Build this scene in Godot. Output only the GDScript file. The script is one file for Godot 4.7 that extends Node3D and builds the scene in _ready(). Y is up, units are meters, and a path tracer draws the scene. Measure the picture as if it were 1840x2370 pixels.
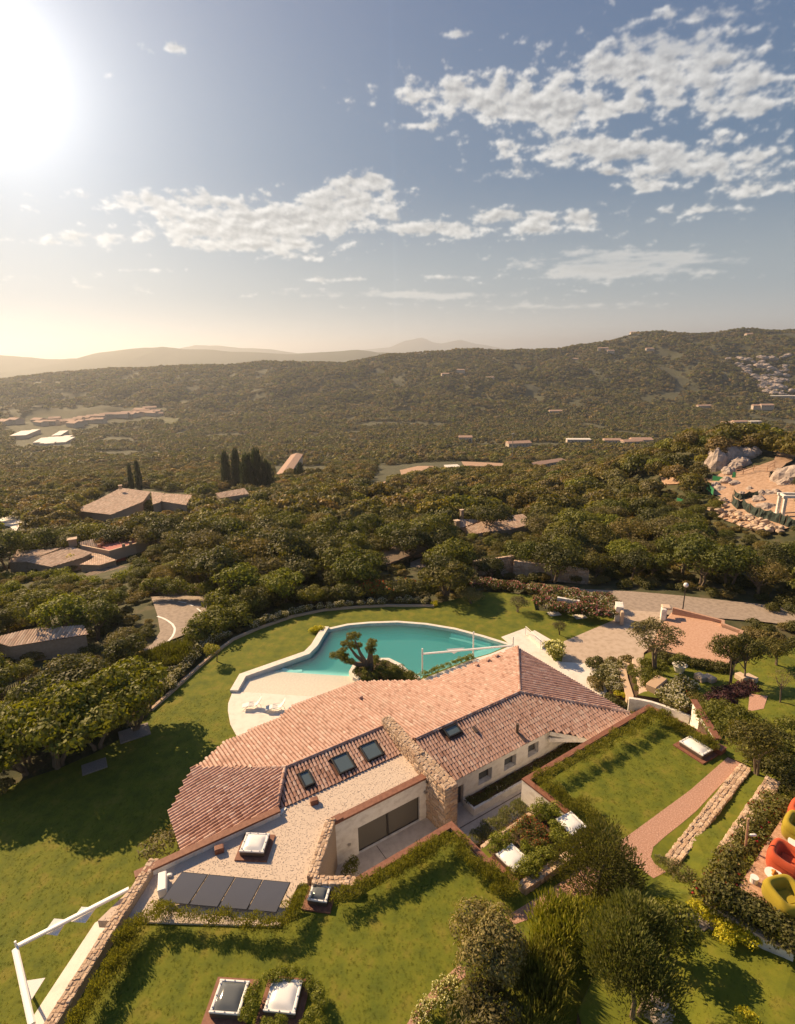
extends Node3D
# Hillside villa with a curved pool, seen from the air. Units are metres, y is up.

const AX := Vector2(0.843, -0.537)    # direction of the house's long axis in plan (x, z)
var rng := RandomNumberGenerator.new()
var taken := {}
var M := {}


func _ready() -> void:
	rng.seed = 20
	# camera
	var cam := Camera3D.new()
	cam.name = "camera"
	cam.position = Vector3(0, 34, 0)
	cam.rotation_degrees = Vector3(-16.0, 0, -1.0)
	cam.fov = 84.69
	cam.near = 0.5
	cam.far = 40000
	cam.current = true
	add_child(cam)
	# sky, air and exposure
	var env := Environment.new()
	env.background_mode = Environment.BG_SKY
	env.tonemap_mode = Environment.TONE_MAPPER_LINEAR
	env.tonemap_exposure = 1.75
	env.sdfgi_enabled = true
	env.ssao_enabled = true
	env.ssil_enabled = true
	env.volumetric_fog_enabled = true
	env.volumetric_fog_density = 0.00012
	env.volumetric_fog_albedo = Color(0.93, 0.96, 1.0)
	env.volumetric_fog_anisotropy = 0.5
	env.volumetric_fog_length = 3000.0
	var sky := Sky.new()
	var sm := PanoramaSkyMaterial.new()
	sm.panorama = sky_picture()
	sky.sky_material = sm
	env.sky = sky
	env.background_energy_multiplier = 1.0
	var we := WorldEnvironment.new()
	we.name = "world_environment"
	we.environment = env
	add_child(we)
	# low sun from the far left
	var sun := DirectionalLight3D.new()
	sun.name = "sun"
	sun.light_energy = 1.6
	sun.light_color = Color(1.0, 0.86, 0.68)
	sun.light_angular_distance = 0.6
	sun.shadow_enabled = true
	sun.rotation_degrees = Vector3(-34.0, -130.0, 0)
	add_child(sun)
	materials()
	meshes()
	land()
	gardens_ground()
	pool()
	villa()
	terraces()
	shade_frames()
	deck()
	neighbours()
	building_site()
	village()
	garden_plants()
	woods()
	print("done ", Time.get_ticks_msec())


# ---------------------------------------------------------------- bookkeeping
func numbered(called: String) -> String:
	var n: int = taken.get(called, -1) + 1
	taken[called] = n
	return called if n == 0 else "%s_%03d" % [called, n]


func tag(o: Node, label := "", category := "", group := "", kind := "") -> void:
	if label: o.set_meta("label", label)
	if category: o.set_meta("category", category)
	if group: o.set_meta("group", group)
	if kind: o.set_meta("kind", kind)


func thing(called: String, label: String, category: String, at := Vector3.ZERO, group := "") -> Node3D:
	var o := Node3D.new()
	o.name = numbered(called)
	add_child(o)
	o.position = at
	tag(o, label, category, group)
	return o


func part(parent: Node3D, called: String, mesh: Mesh, m: Material, local := false) -> MeshInstance3D:
	# a mesh in world coordinates unless local; it moves with its parent
	var o := MeshInstance3D.new()
	o.name = called
	o.mesh = mesh
	o.material_override = m
	parent.add_child(o, true)
	if not local and parent.get_parent() == self:
		o.position = -parent.position
	return o


func solo(called: String, mesh: Mesh, m: Material, label: String, category: String, group := "", at := Vector3.ZERO) -> MeshInstance3D:
	var o := MeshInstance3D.new()
	o.name = numbered(called)
	o.mesh = mesh
	o.material_override = m
	add_child(o)
	o.position = at
	tag(o, label, category, group)
	return o


func setting(called: String, mesh: Mesh, m: Material, kind := "structure") -> MeshInstance3D:
	var o := MeshInstance3D.new()
	o.name = numbered(called)
	o.mesh = mesh
	o.material_override = m
	add_child(o)
	o.set_meta("kind", kind)
	return o


func scatter(parent: Node, called: String, mesh: Mesh, m: Material, where: Array, kind := "stuff", tints := []) -> MultiMeshInstance3D:
	var mm := MultiMesh.new()
	mm.transform_format = MultiMesh.TRANSFORM_3D
	mm.use_colors = tints.size() > 0
	mm.mesh = mesh
	mm.instance_count = where.size()
	for i in where.size():
		mm.set_instance_transform(i, where[i])
		if tints: mm.set_instance_color(i, tints[i])
	var o := MultiMeshInstance3D.new()
	o.name = called
	o.multimesh = mm
	o.material_override = m
	parent.add_child(o, true)
	o.set_meta("kind", kind)
	return o


# ---------------------------------------------------------------- mesh building
class MB:
	var v := PackedVector3Array()
	var n := PackedVector3Array()
	var c := PackedColorArray()
	var col := Color.WHITE
	func tri(a: Vector3, b: Vector3, d: Vector3) -> void:
		var k := (d - a).cross(b - a).normalized()
		v.append(a); v.append(b); v.append(d)
		n.append(k); n.append(k); n.append(k)
		c.append(col); c.append(col); c.append(col)
	func tri_up(a: Vector3, b: Vector3, d: Vector3) -> void:
		if (d - a).cross(b - a).y < 0: tri(a, d, b)
		else: tri(a, b, d)
	func quad(a: Vector3, b: Vector3, d: Vector3, e: Vector3) -> void:
		tri(a, b, d); tri(a, d, e)
	func hexa(p: Array) -> void:   # 0-3 bottom ring, 4-7 top ring above them
		var mid := Vector3.ZERO
		for q in p: mid += q / 8.0
		for f in [[0, 1, 2, 3], [4, 5, 6, 7], [0, 1, 5, 4], [1, 2, 6, 5], [2, 3, 7, 6], [3, 0, 4, 7]]:
			var a: Vector3 = p[f[0]]; var b: Vector3 = p[f[1]]; var d: Vector3 = p[f[2]]; var e: Vector3 = p[f[3]]
			if (d - a).cross(b - a).dot((a + b + d + e) / 4.0 - mid) < 0: quad(a, e, d, b)
			else: quad(a, b, d, e)
	func box(lo: Vector3, hi: Vector3) -> void:
		obox(Transform3D(Basis(), (lo + hi) / 2), hi - lo)
	func obox(t: Transform3D, s: Vector3) -> void:
		var p := []
		for y in [-0.5, 0.5]:
			for q in [Vector2(-0.5, -0.5), Vector2(0.5, -0.5), Vector2(0.5, 0.5), Vector2(-0.5, 0.5)]:
				p.append(t * Vector3(q.x * s.x, y * s.y, q.y * s.z))
		hexa(p)
	func prism(poly: Array, y0: float, y1: float, bottom := true) -> void:
		var pp := PackedVector2Array(poly)
		var ix := Geometry2D.triangulate_polygon(pp)
		for i in range(0, ix.size(), 3):
			var a: Vector2 = pp[ix[i]]; var b: Vector2 = pp[ix[i + 1]]; var d: Vector2 = pp[ix[i + 2]]
			tri_up(Vector3(a.x, y1, a.y), Vector3(b.x, y1, b.y), Vector3(d.x, y1, d.y))
			if bottom:
				var k := v.size()
				tri_up(Vector3(a.x, y0, a.y), Vector3(b.x, y0, b.y), Vector3(d.x, y0, d.y))
				var t := v[k + 1]; v[k + 1] = v[k + 2]; v[k + 2] = t
				for j in 3: n[k + j] = Vector3.DOWN
		if y1 - y0 < 0.001: return
		var cw := Geometry2D.is_polygon_clockwise(pp)
		for i in pp.size():
			var a: Vector2 = pp[i]; var b: Vector2 = pp[(i + 1) % pp.size()]
			if cw: 
				var t := a; a = b; b = t
			quad(Vector3(a.x, y0, a.y), Vector3(a.x, y1, a.y), Vector3(b.x, y1, b.y), Vector3(b.x, y0, b.y))
			var k := v.size() - 6
			var o := n[k]
			var mid := (a + b) / 2 + Vector2(o.x, o.z) * 0.01
			if Geometry2D.is_point_in_polygon(mid, pp):
				for j in [0, 3]:
					var t2 := v[k + j + 1]; v[k + j + 1] = v[k + j + 2]; v[k + j + 2] = t2
				for j in 6: n[k + j] = -o
	func sheet(poly: Array, hf: Callable) -> void:
		var pp := PackedVector2Array(poly)
		var ix := Geometry2D.triangulate_polygon(pp)
		for i in range(0, ix.size(), 3):
			var a: Vector2 = pp[ix[i]]; var b: Vector2 = pp[ix[i + 1]]; var d: Vector2 = pp[ix[i + 2]]
			tri_up(Vector3(a.x, hf.call(a.x, a.y), a.y), Vector3(b.x, hf.call(b.x, b.y), b.y), Vector3(d.x, hf.call(d.x, d.y), d.y))
	func gridded(poly: Array, cell: float, hf: Callable) -> void:
		# the polygon cut into cells so that it can follow a height
		var pp := PackedVector2Array(poly)
		var lo := pp[0]; var hi := pp[0]
		for q in pp: lo = lo.min(q); hi = hi.max(q)
		var nx := int(ceil((hi.x - lo.x) / cell)); var nz := int(ceil((hi.y - lo.y) / cell))
		for i in nx:
			for j in nz:
				var a := lo + Vector2(i, j) * cell
				var sq := PackedVector2Array([a, a + Vector2(cell, 0), a + Vector2(cell, cell), a + Vector2(0, cell)])
				var inside := true
				for q in sq:
					if not Geometry2D.is_point_in_polygon(q, pp): inside = false
				if inside: sheet(Array(sq), hf)
				else:
					for r in Geometry2D.intersect_polygons(sq, pp): sheet(Array(r), hf)
	func tube(p: Array, r: Array, sides := 6, cap := true) -> void:
		var rings := []
		for i in p.size():
			var d: Vector3 = (p[mini(i + 1, p.size() - 1)] - p[maxi(i - 1, 0)]).normalized()
			var s := d.cross(Vector3.UP if absf(d.y) < 0.9 else Vector3.RIGHT).normalized()
			var t := d.cross(s)
			var ring := []
			for k in sides:
				var a := TAU * k / sides
				ring.append(p[i] + (s * cos(a) + t * sin(a)) * r[i])
			rings.append(ring)
		for i in p.size() - 1:
			for k in sides:
				var k2 := (k + 1) % sides
				quad(rings[i][k], rings[i][k2], rings[i + 1][k2], rings[i + 1][k])
		if cap:
			for k in sides - 2:
				tri(rings[-1][0], rings[-1][k + 1], rings[-1][k + 2])
				tri(rings[0][0], rings[0][k + 2], rings[0][k + 1])
	func done() -> ArrayMesh:
		var a := []
		a.resize(Mesh.ARRAY_MAX)
		a[Mesh.ARRAY_VERTEX] = v
		a[Mesh.ARRAY_NORMAL] = n
		a[Mesh.ARRAY_COLOR] = c
		var m := ArrayMesh.new()
		m.add_surface_from_arrays(Mesh.PRIMITIVE_TRIANGLES, a)
		return m
	func smooth() -> ArrayMesh:
		var st := SurfaceTool.new()
		st.begin(Mesh.PRIMITIVE_TRIANGLES)
		st.set_smooth_group(0)
		for i in v.size():
			st.set_color(c[i])
			st.add_vertex(v[i])
		st.index()
		st.generate_normals()
		return st.commit()


func prism_mesh(poly: Array, y0: float, y1: float) -> ArrayMesh:
	var b := MB.new()
	b.prism(poly, y0, y1)
	return b.done()


func box_mesh(t: Transform3D, s: Vector3, bevel := 0.0) -> ArrayMesh:
	var b := MB.new()
	if bevel <= 0.0: b.obox(t, s)
	else:
		var k := bevel
		var e := [Vector3(0, 0, 0)]
		var h := s / 2
		# a box with chamfered edges: three slabs' hull points
		var P := func(sx, sy, sz, w):
			var q := Vector3(h.x * sx, h.y * sy, h.z * sz)
			if w != 0: q.x -= k * sx
			if w != 1: q.y -= k * sy
			if w != 2: q.z -= k * sz
			if w == 0: q.x += k * sx
			return t * q
		for sgn in [-1.0, 1.0]:
			for w in 3:
				var c4 := []
				for uv in [Vector2(-1, -1), Vector2(1, -1), Vector2(1, 1), Vector2(-1, 1)]:
					var f := [0.0, 0.0, 0.0]
					f[w] = sgn; f[(w + 1) % 3] = uv.x; f[(w + 2) % 3] = uv.y
					c4.append(P.call(f[0], f[1], f[2], w))
				face_out(b, c4, t.origin)
		for w in 3:
			var w1 := (w + 1) % 3; var w2 := (w + 2) % 3
			for s1 in [-1.0, 1.0]:
				for s2 in [-1.0, 1.0]:
					var c4 := []
					for q in [[-1.0, w1], [1.0, w1], [1.0, w2], [-1.0, w2]]:
						var f := [0.0, 0.0, 0.0]
						f[w] = q[0]; f[w1] = s1; f[w2] = s2
						c4.append(P.call(f[0], f[1], f[2], q[1]))
					face_out(b, c4, t.origin)
		for sx in [-1.0, 1.0]:
			for sy in [-1.0, 1.0]:
				for sz in [-1.0, 1.0]:
					face_out(b, [P.call(sx, sy, sz, 0), P.call(sx, sy, sz, 1), P.call(sx, sy, sz, 2)], t.origin)
	return b.done()


func face_out(b: MB, p: Array, mid: Vector3) -> void:
	var k: Vector3 = (p[2] - p[0]).cross(p[1] - p[0])
	if k.dot(p[0] - mid) < 0: p.reverse()
	b.tri(p[0], p[1], p[2])
	if p.size() > 3: b.tri(p[0], p[2], p[3])


func frame(a: Vector3, b: Vector3) -> Transform3D:   # x along a-b in plan, y up, origin at a
	var d := Vector3(b.x - a.x, 0, b.z - a.z).normalized()
	return Transform3D(Basis(d, Vector3.UP, d.cross(Vector3.UP)), a)


func U(u: float, w: float, h := 0.0) -> Vector3:   # house axes: u along the ridge, w away towards the pool
	return Vector3(0.843 * u - 0.537 * w, h, -0.537 * u - 0.843 * w)


func U2(u: float, w: float) -> Vector2:
	return Vector2(0.843 * u - 0.537 * w, -0.537 * u - 0.843 * w)


func to_uw(x: float, z: float) -> Vector2:
	return Vector2(0.843 * x - 0.537 * z, -(0.537 * x + 0.843 * z))


func hbasis() -> Basis:   # x = u, y = up, z = -w
	return Basis(Vector3(0.843, 0, -0.537), Vector3.UP, Vector3(0.537, 0, 0.843))


func ubox(lo: Vector3, hi: Vector3) -> ArrayMesh:   # box in house axes given as (u, height, w)
	var b := MB.new()
	var p := []
	for y in [lo.y, hi.y]:
		for q in [Vector2(lo.x, lo.z), Vector2(hi.x, lo.z), Vector2(hi.x, hi.z), Vector2(lo.x, hi.z)]:
			p.append(U(q.x, q.y, y))
	b.hexa(p)
	return b.done()


func wall_along(pts: Array, thick: float, y0: float, y1: float, side := 0.5) -> ArrayMesh:
	# a wall of even thickness along a line of plan points, mitred at the corners
	var b := MB.new()
	var L := []; var R := []
	for i in pts.size():
		var p: Vector2 = pts[i]
		var d0: Vector2 = (p - pts[i - 1]).normalized() if i > 0 else (pts[1] - p).normalized()
		var d1: Vector2 = (pts[i + 1] - p).normalized() if i < pts.size() - 1 else d0
		var k := (d0.orthogonal() + d1.orthogonal()).normalized()
		var s := thick / maxf(0.4, k.dot(d0.orthogonal()))
		L.append(p + k * s * side)
		R.append(p - k * s * (1.0 - side))
	for i in pts.size() - 1:
		var q := []
		for y in [y0, y1]:
			for e in [L[i], L[i + 1], R[i + 1], R[i]]: q.append(Vector3(e.x, y, e.y))
		b.hexa(q)
	return b.done()


func inside(x: float, z: float, poly: Array) -> bool:
	return Geometry2D.is_point_in_polygon(Vector2(x, z), PackedVector2Array(poly))


func spread_on(poly: Array, per_m2: float, yf: Callable, smin: float, smax: float, avoid := []) -> Array:
	var lo: Vector2 = poly[0]; var hi: Vector2 = poly[0]
	for q in poly: lo = lo.min(q); hi = hi.max(q)
	var out := []
	var pp := PackedVector2Array(poly)
	var keep := []
	for a in avoid: keep.append(PackedVector2Array(a))
	for i in int((hi.x - lo.x) * (hi.y - lo.y) * per_m2):
		var q := Vector2(rng.randf_range(lo.x, hi.x), rng.randf_range(lo.y, hi.y))
		if not Geometry2D.is_point_in_polygon(q, pp): continue
		var bad := false
		for a in keep:
			if Geometry2D.is_point_in_polygon(q, a): bad = true
		if bad: continue
		var s := rng.randf_range(smin, smax)
		out.append(Transform3D(Basis(Vector3.UP, rng.randf() * TAU).scaled(Vector3(s, s * rng.randf_range(0.7, 1.3), s)), Vector3(q.x, yf.call(q.x, q.y), q.y)))
	return out


# ---------------------------------------------------------------- materials
func flat(col: Color, rough := 0.8, metal := 0.0) -> StandardMaterial3D:
	var m := StandardMaterial3D.new()
	m.albedo_color = col.linear_to_srgb()
	m.roughness = rough
	m.metallic = metal
	return m


func noise_tex(sd: int, freq: float, cols: Array, octaves := 5, size := 512, kind := FastNoiseLite.TYPE_SIMPLEX_SMOOTH) -> NoiseTexture2D:
	var f := FastNoiseLite.new()
	f.seed = sd
	f.noise_type = kind
	f.frequency = freq
	f.fractal_octaves = octaves
	f.fractal_gain = 0.6
	var t := NoiseTexture2D.new()
	t.width = size
	t.height = size
	t.seamless = true
	t.noise = f
	if cols:
		var g := Gradient.new()
		g.offsets = PackedFloat32Array()
		g.colors = PackedColorArray()
		for i in cols.size(): g.add_point(0.2 + 0.6 * i / maxf(1, cols.size() - 1), (cols[i] as Color).linear_to_srgb())
		t.color_ramp = g
	return t


func surf(cols: Array, metres: float, sd: int, rough := 0.85, freq := 0.02, bump := 0.0, bump_freq := 0.05, kind := FastNoiseLite.TYPE_SIMPLEX_SMOOTH) -> StandardMaterial3D:
	# a material whose colour and relief come from noise laid over the world
	var m := StandardMaterial3D.new()
	m.albedo_texture = noise_tex(sd, freq, cols, 6, 512, kind)
	m.roughness = rough
	m.uv1_triplanar = true
	m.uv1_world_triplanar = true
	m.uv1_scale = Vector3.ONE / metres
	if bump > 0.0:
		m.heightmap_enabled = true
		m.heightmap_scale = bump
		m.heightmap_texture = noise_tex(sd + 7, bump_freq, [], 4, 512, kind)
	return m


func leaf_mat(tint: Color, back := 0.8) -> StandardMaterial3D:
	var m := StandardMaterial3D.new()
	m.vertex_color_use_as_albedo = true
	m.albedo_color = tint.linear_to_srgb()
	m.roughness = 0.65
	m.backlight_enabled = true
	m.backlight = Color(back, back, back * 0.45).linear_to_srgb()
	m.cull_mode = BaseMaterial3D.CULL_DISABLED
	return m


func vert_mat(rough := 0.85) -> StandardMaterial3D:
	var m := StandardMaterial3D.new()
	m.vertex_color_use_as_albedo = true
	m.roughness = rough
	return m


func materials() -> void:
	M.lawn = surf([Color(0.088, 0.112, 0.003), Color(0.112, 0.132, 0.004), Color(0.132, 0.146, 0.005), Color(0.17, 0.158, 0.014)], 13.0, 3, 0.95, 0.012, 0.8, 0.08)
	M.lawn.detail_enabled = true
	M.lawn.detail_blend_mode = BaseMaterial3D.BLEND_MODE_MUL
	M.lawn.detail_albedo = noise_tex(44, 0.03, [Color(0.86, 0.87, 0.84), Color(1, 1, 1), Color(1.0, 1.0, 0.94)], 5)
	M.meadow = surf([Color(0.05, 0.07, 0.012), Color(0.1, 0.105, 0.03), Color(0.17, 0.13, 0.06)], 30.0, 5, 0.95, 0.02)
	M.scrub = surf([Color(0.035, 0.04, 0.011), Color(0.055, 0.058, 0.018), Color(0.10, 0.082, 0.04)], 40.0, 6, 0.95, 0.02)
	M.white = surf([Color(0.60, 0.56, 0.5), Color(0.74, 0.71, 0.65), Color(0.78, 0.75, 0.69)], 4.0, 8, 0.8, 0.012, 0.4, 0.1)
	M.paving = surf([Color(0.46, 0.40, 0.34), Color(0.52, 0.46, 0.39), Color(0.56, 0.5, 0.43)], 5.0, 9, 0.75, 0.015, 0.1, 0.1)
	M.pale = surf([Color(0.66, 0.61, 0.54), Color(0.72, 0.67, 0.6), Color(0.75, 0.7, 0.63)], 7.0, 10, 0.7, 0.012)
	M.sand = surf([Color(0.62, 0.55, 0.45), Color(0.68, 0.61, 0.5), Color(0.72, 0.65, 0.54)], 3.0, 12, 0.8, 0.02)
	M.pool = surf([Color(0.26, 0.74, 0.72), Color(0.33, 0.80, 0.78)], 2.0, 13, 0.6, 0.03)
	M.gravel = surf([Color(0.46, 0.37, 0.29), Color(0.58, 0.48, 0.39), Color(0.68, 0.58, 0.48)], 0.7, 14, 0.95, 0.09, 0.3, 0.12)
	M.pink = surf([Color(0.36, 0.2, 0.14), Color(0.50, 0.29, 0.21), Color(0.58, 0.38, 0.30)], 1.4, 15, 0.95, 0.03, 3.0, 0.05, FastNoiseLite.TYPE_CELLULAR)
	M.cap = surf([Color(0.17, 0.068, 0.040), Color(0.21, 0.085, 0.05), Color(0.235, 0.105, 0.065)], 3.0, 16, 0.7, 0.015)
	M.road = surf([Color(0.25, 0.2, 0.16), Color(0.31, 0.25, 0.2), Color(0.35, 0.285, 0.23)], 8.0, 17, 0.9, 0.02)
	M.drive = surf([Color(0.40, 0.31, 0.23), Color(0.47, 0.37, 0.28), Color(0.5, 0.4, 0.31)], 8.0, 18, 0.85, 0.015, 0.2, 0.1)
	M.brick = surf([Color(0.40, 0.23, 0.15), Color(0.46, 0.28, 0.19), Color(0.5, 0.32, 0.23)], 4.0, 19, 0.85, 0.02)
	M.mortar = surf([Color(0.34, 0.25, 0.17), Color(0.42, 0.32, 0.23)], 2.0, 20, 0.95, 0.03)
	M.soil = surf([Color(0.05, 0.03, 0.018), Color(0.1, 0.06, 0.035), Color(0.14, 0.09, 0.05)], 2.0, 21, 0.95, 0.03, 3.0, 0.05)
	M.earth = surf([Color(0.30, 0.19, 0.12), Color(0.4, 0.26, 0.17), Color(0.46, 0.33, 0.24)], 12.0, 22, 0.95, 0.02, 4.0, 0.05)
	M.rock = surf([Color(0.28, 0.22, 0.18), Color(0.4, 0.33, 0.28), Color(0.48, 0.4, 0.34)], 10.0, 23, 0.95, 0.02, 8.0, 0.03)
	M.wood = surf([Color(0.36, 0.2, 0.12), Color(0.46, 0.27, 0.165), Color(0.52, 0.33, 0.21)], 2.0, 24, 0.7, 0.02)
	M.slab = surf([Color(0.13, 0.06, 0.04), Color(0.19, 0.085, 0.055)], 3.0, 25, 0.9, 0.02)
	M.greystone = surf([Color(0.2, 0.17, 0.15), Color(0.3, 0.26, 0.23)], 2.0, 26, 0.9, 0.03)
	M.reed = surf([Color(0.17, 0.125, 0.085), Color(0.25, 0.19, 0.135)], 3.0, 27, 0.95, 0.03)
	M.plaster = surf([Color(0.36, 0.27, 0.19), Color(0.45, 0.35, 0.26)], 5.0, 28, 0.9, 0.02)
	M.tile = []
	for c in [Color(0.46, 0.275, 0.21), Color(0.40, 0.225, 0.165), Color(0.51, 0.33, 0.26), Color(0.33, 0.18, 0.13), Color(0.55, 0.39, 0.32)]:
		M.tile.append(surf([c * 0.72, c, c * 1.12], 0.8, 60 + M.tile.size(), 0.85, 0.02))
	M.roofing = vert_mat()
	M.stone = []
	for c in [Color(0.50, 0.35, 0.23), Color(0.57, 0.42, 0.29), Color(0.44, 0.30, 0.20), Color(0.60, 0.46, 0.34), Color(0.48, 0.36, 0.26)]:
		M.stone.append(surf([c * 0.7, c, c * 1.15], 0.6, 70 + M.stone.size(), 0.95, 0.03))
	M.glass = flat(Color(0.085, 0.09, 0.088), 0.1)
	M.glass.metallic_specular = 0.6
	M.panel = flat(Color(0.17, 0.17, 0.18), 0.25)
	M.roof_glass = flat(Color(0.11, 0.15, 0.165), 0.1)
	M.door_glass = flat(Color(0.13, 0.12, 0.1), 0.12)
	M.panel.metallic_specular = 0.6
	M.dome = flat(Color(0.78, 0.78, 0.76), 0.25)
	M.clear_dome = flat(Color(0.12, 0.13, 0.13), 0.1)
	M.white_paint = flat(Color(0.78, 0.76, 0.72), 0.5)
	M.sail = flat(Color(0.80, 0.78, 0.73), 0.8)
	M.dark_metal = flat(Color(0.03, 0.028, 0.025), 0.45)
	M.bronze = flat(Color(0.1, 0.07, 0.05), 0.5)
	M.steel = flat(Color(0.45, 0.43, 0.4), 0.35, 0.9)
	M.bark = surf([Color(0.10, 0.07, 0.045), Color(0.17, 0.125, 0.085), Color(0.22, 0.17, 0.12)], 0.7, 30, 0.95, 0.03)
	M.far_wall = flat(Color(0.5, 0.42, 0.34), 0.9)
	M.far_roof = flat(Color(0.40, 0.26, 0.19), 0.9)
	M.plank2 = surf([Color(0.42, 0.25, 0.16), Color(0.52, 0.32, 0.2), Color(0.58, 0.38, 0.26)], 2.0, 29, 0.7, 0.02)
	M.dark_room = flat(Color(0.05, 0.045, 0.04), 0.9)
	M.leaf = leaf_mat(Color.WHITE)
	M.water = StandardMaterial3D.new()
	M.water.albedo_color = Color(0.9, 0.97, 0.97, 0.04)
	M.water.transparency = BaseMaterial3D.TRANSPARENCY_ALPHA
	M.water.roughness = 0.04
	M.water.metallic_specular = 0.4
	M.water.normal_enabled = true
	M.water.normal_scale = 0.8
	var wn := FastNoiseLite.new()
	wn.seed = 5
	wn.frequency = 0.02
	var wt := NoiseTexture2D.new()
	wt.width = 512; wt.height = 512; wt.seamless = true; wt.as_normal_map = true; wt.bump_strength = 4.0
	wt.noise = wn
	M.water.normal_texture = wt
	M.water.uv1_triplanar = true
	M.water.uv1_world_triplanar = true
	M.water.uv1_scale = Vector3.ONE / 3.2



# ---------------------------------------------------------------- sky
func sky_colour(az: float, el: float) -> Color:
	# clear air: deep blue above, cream at the horizon, brighter round the low sun
	var e := clampf(el / 60.0, 0.0, 1.0)
	var top := Color(0.044, 0.082, 0.165)
	var mid := Color(0.072, 0.122, 0.19)
	var low := Color(0.22, 0.255, 0.27)
	var rim := Color(0.38, 0.375, 0.345)
	var c := rim.lerp(low, smoothstep(0.0, 5.0, el)).lerp(mid, smoothstep(3.0, 16.0, el)).lerp(top, smoothstep(12.0, 32.0, el))
	var a := deg_to_rad(az); var b := deg_to_rad(el)
	var d := Vector3(sin(a) * cos(b), sin(b), -cos(a) * cos(b))
	var s := SUN_GLOW
	var g := rad_to_deg(acos(clampf(d.dot(s), -1, 1)))
	var near := 1.0 * exp(-pow(g / 4.6, 2.0)) + 0.72 * exp(-g / 6.2)
	var wide := 0.2 * exp(-g / 19.0)
	return Color(c.r + near + wide, c.g + near * 0.97 + wide * 1.0, c.b + near * 0.92 + wide * 0.99)


const SUN_GLOW := Vector3(-0.49, 0.335, -0.80)


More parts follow.
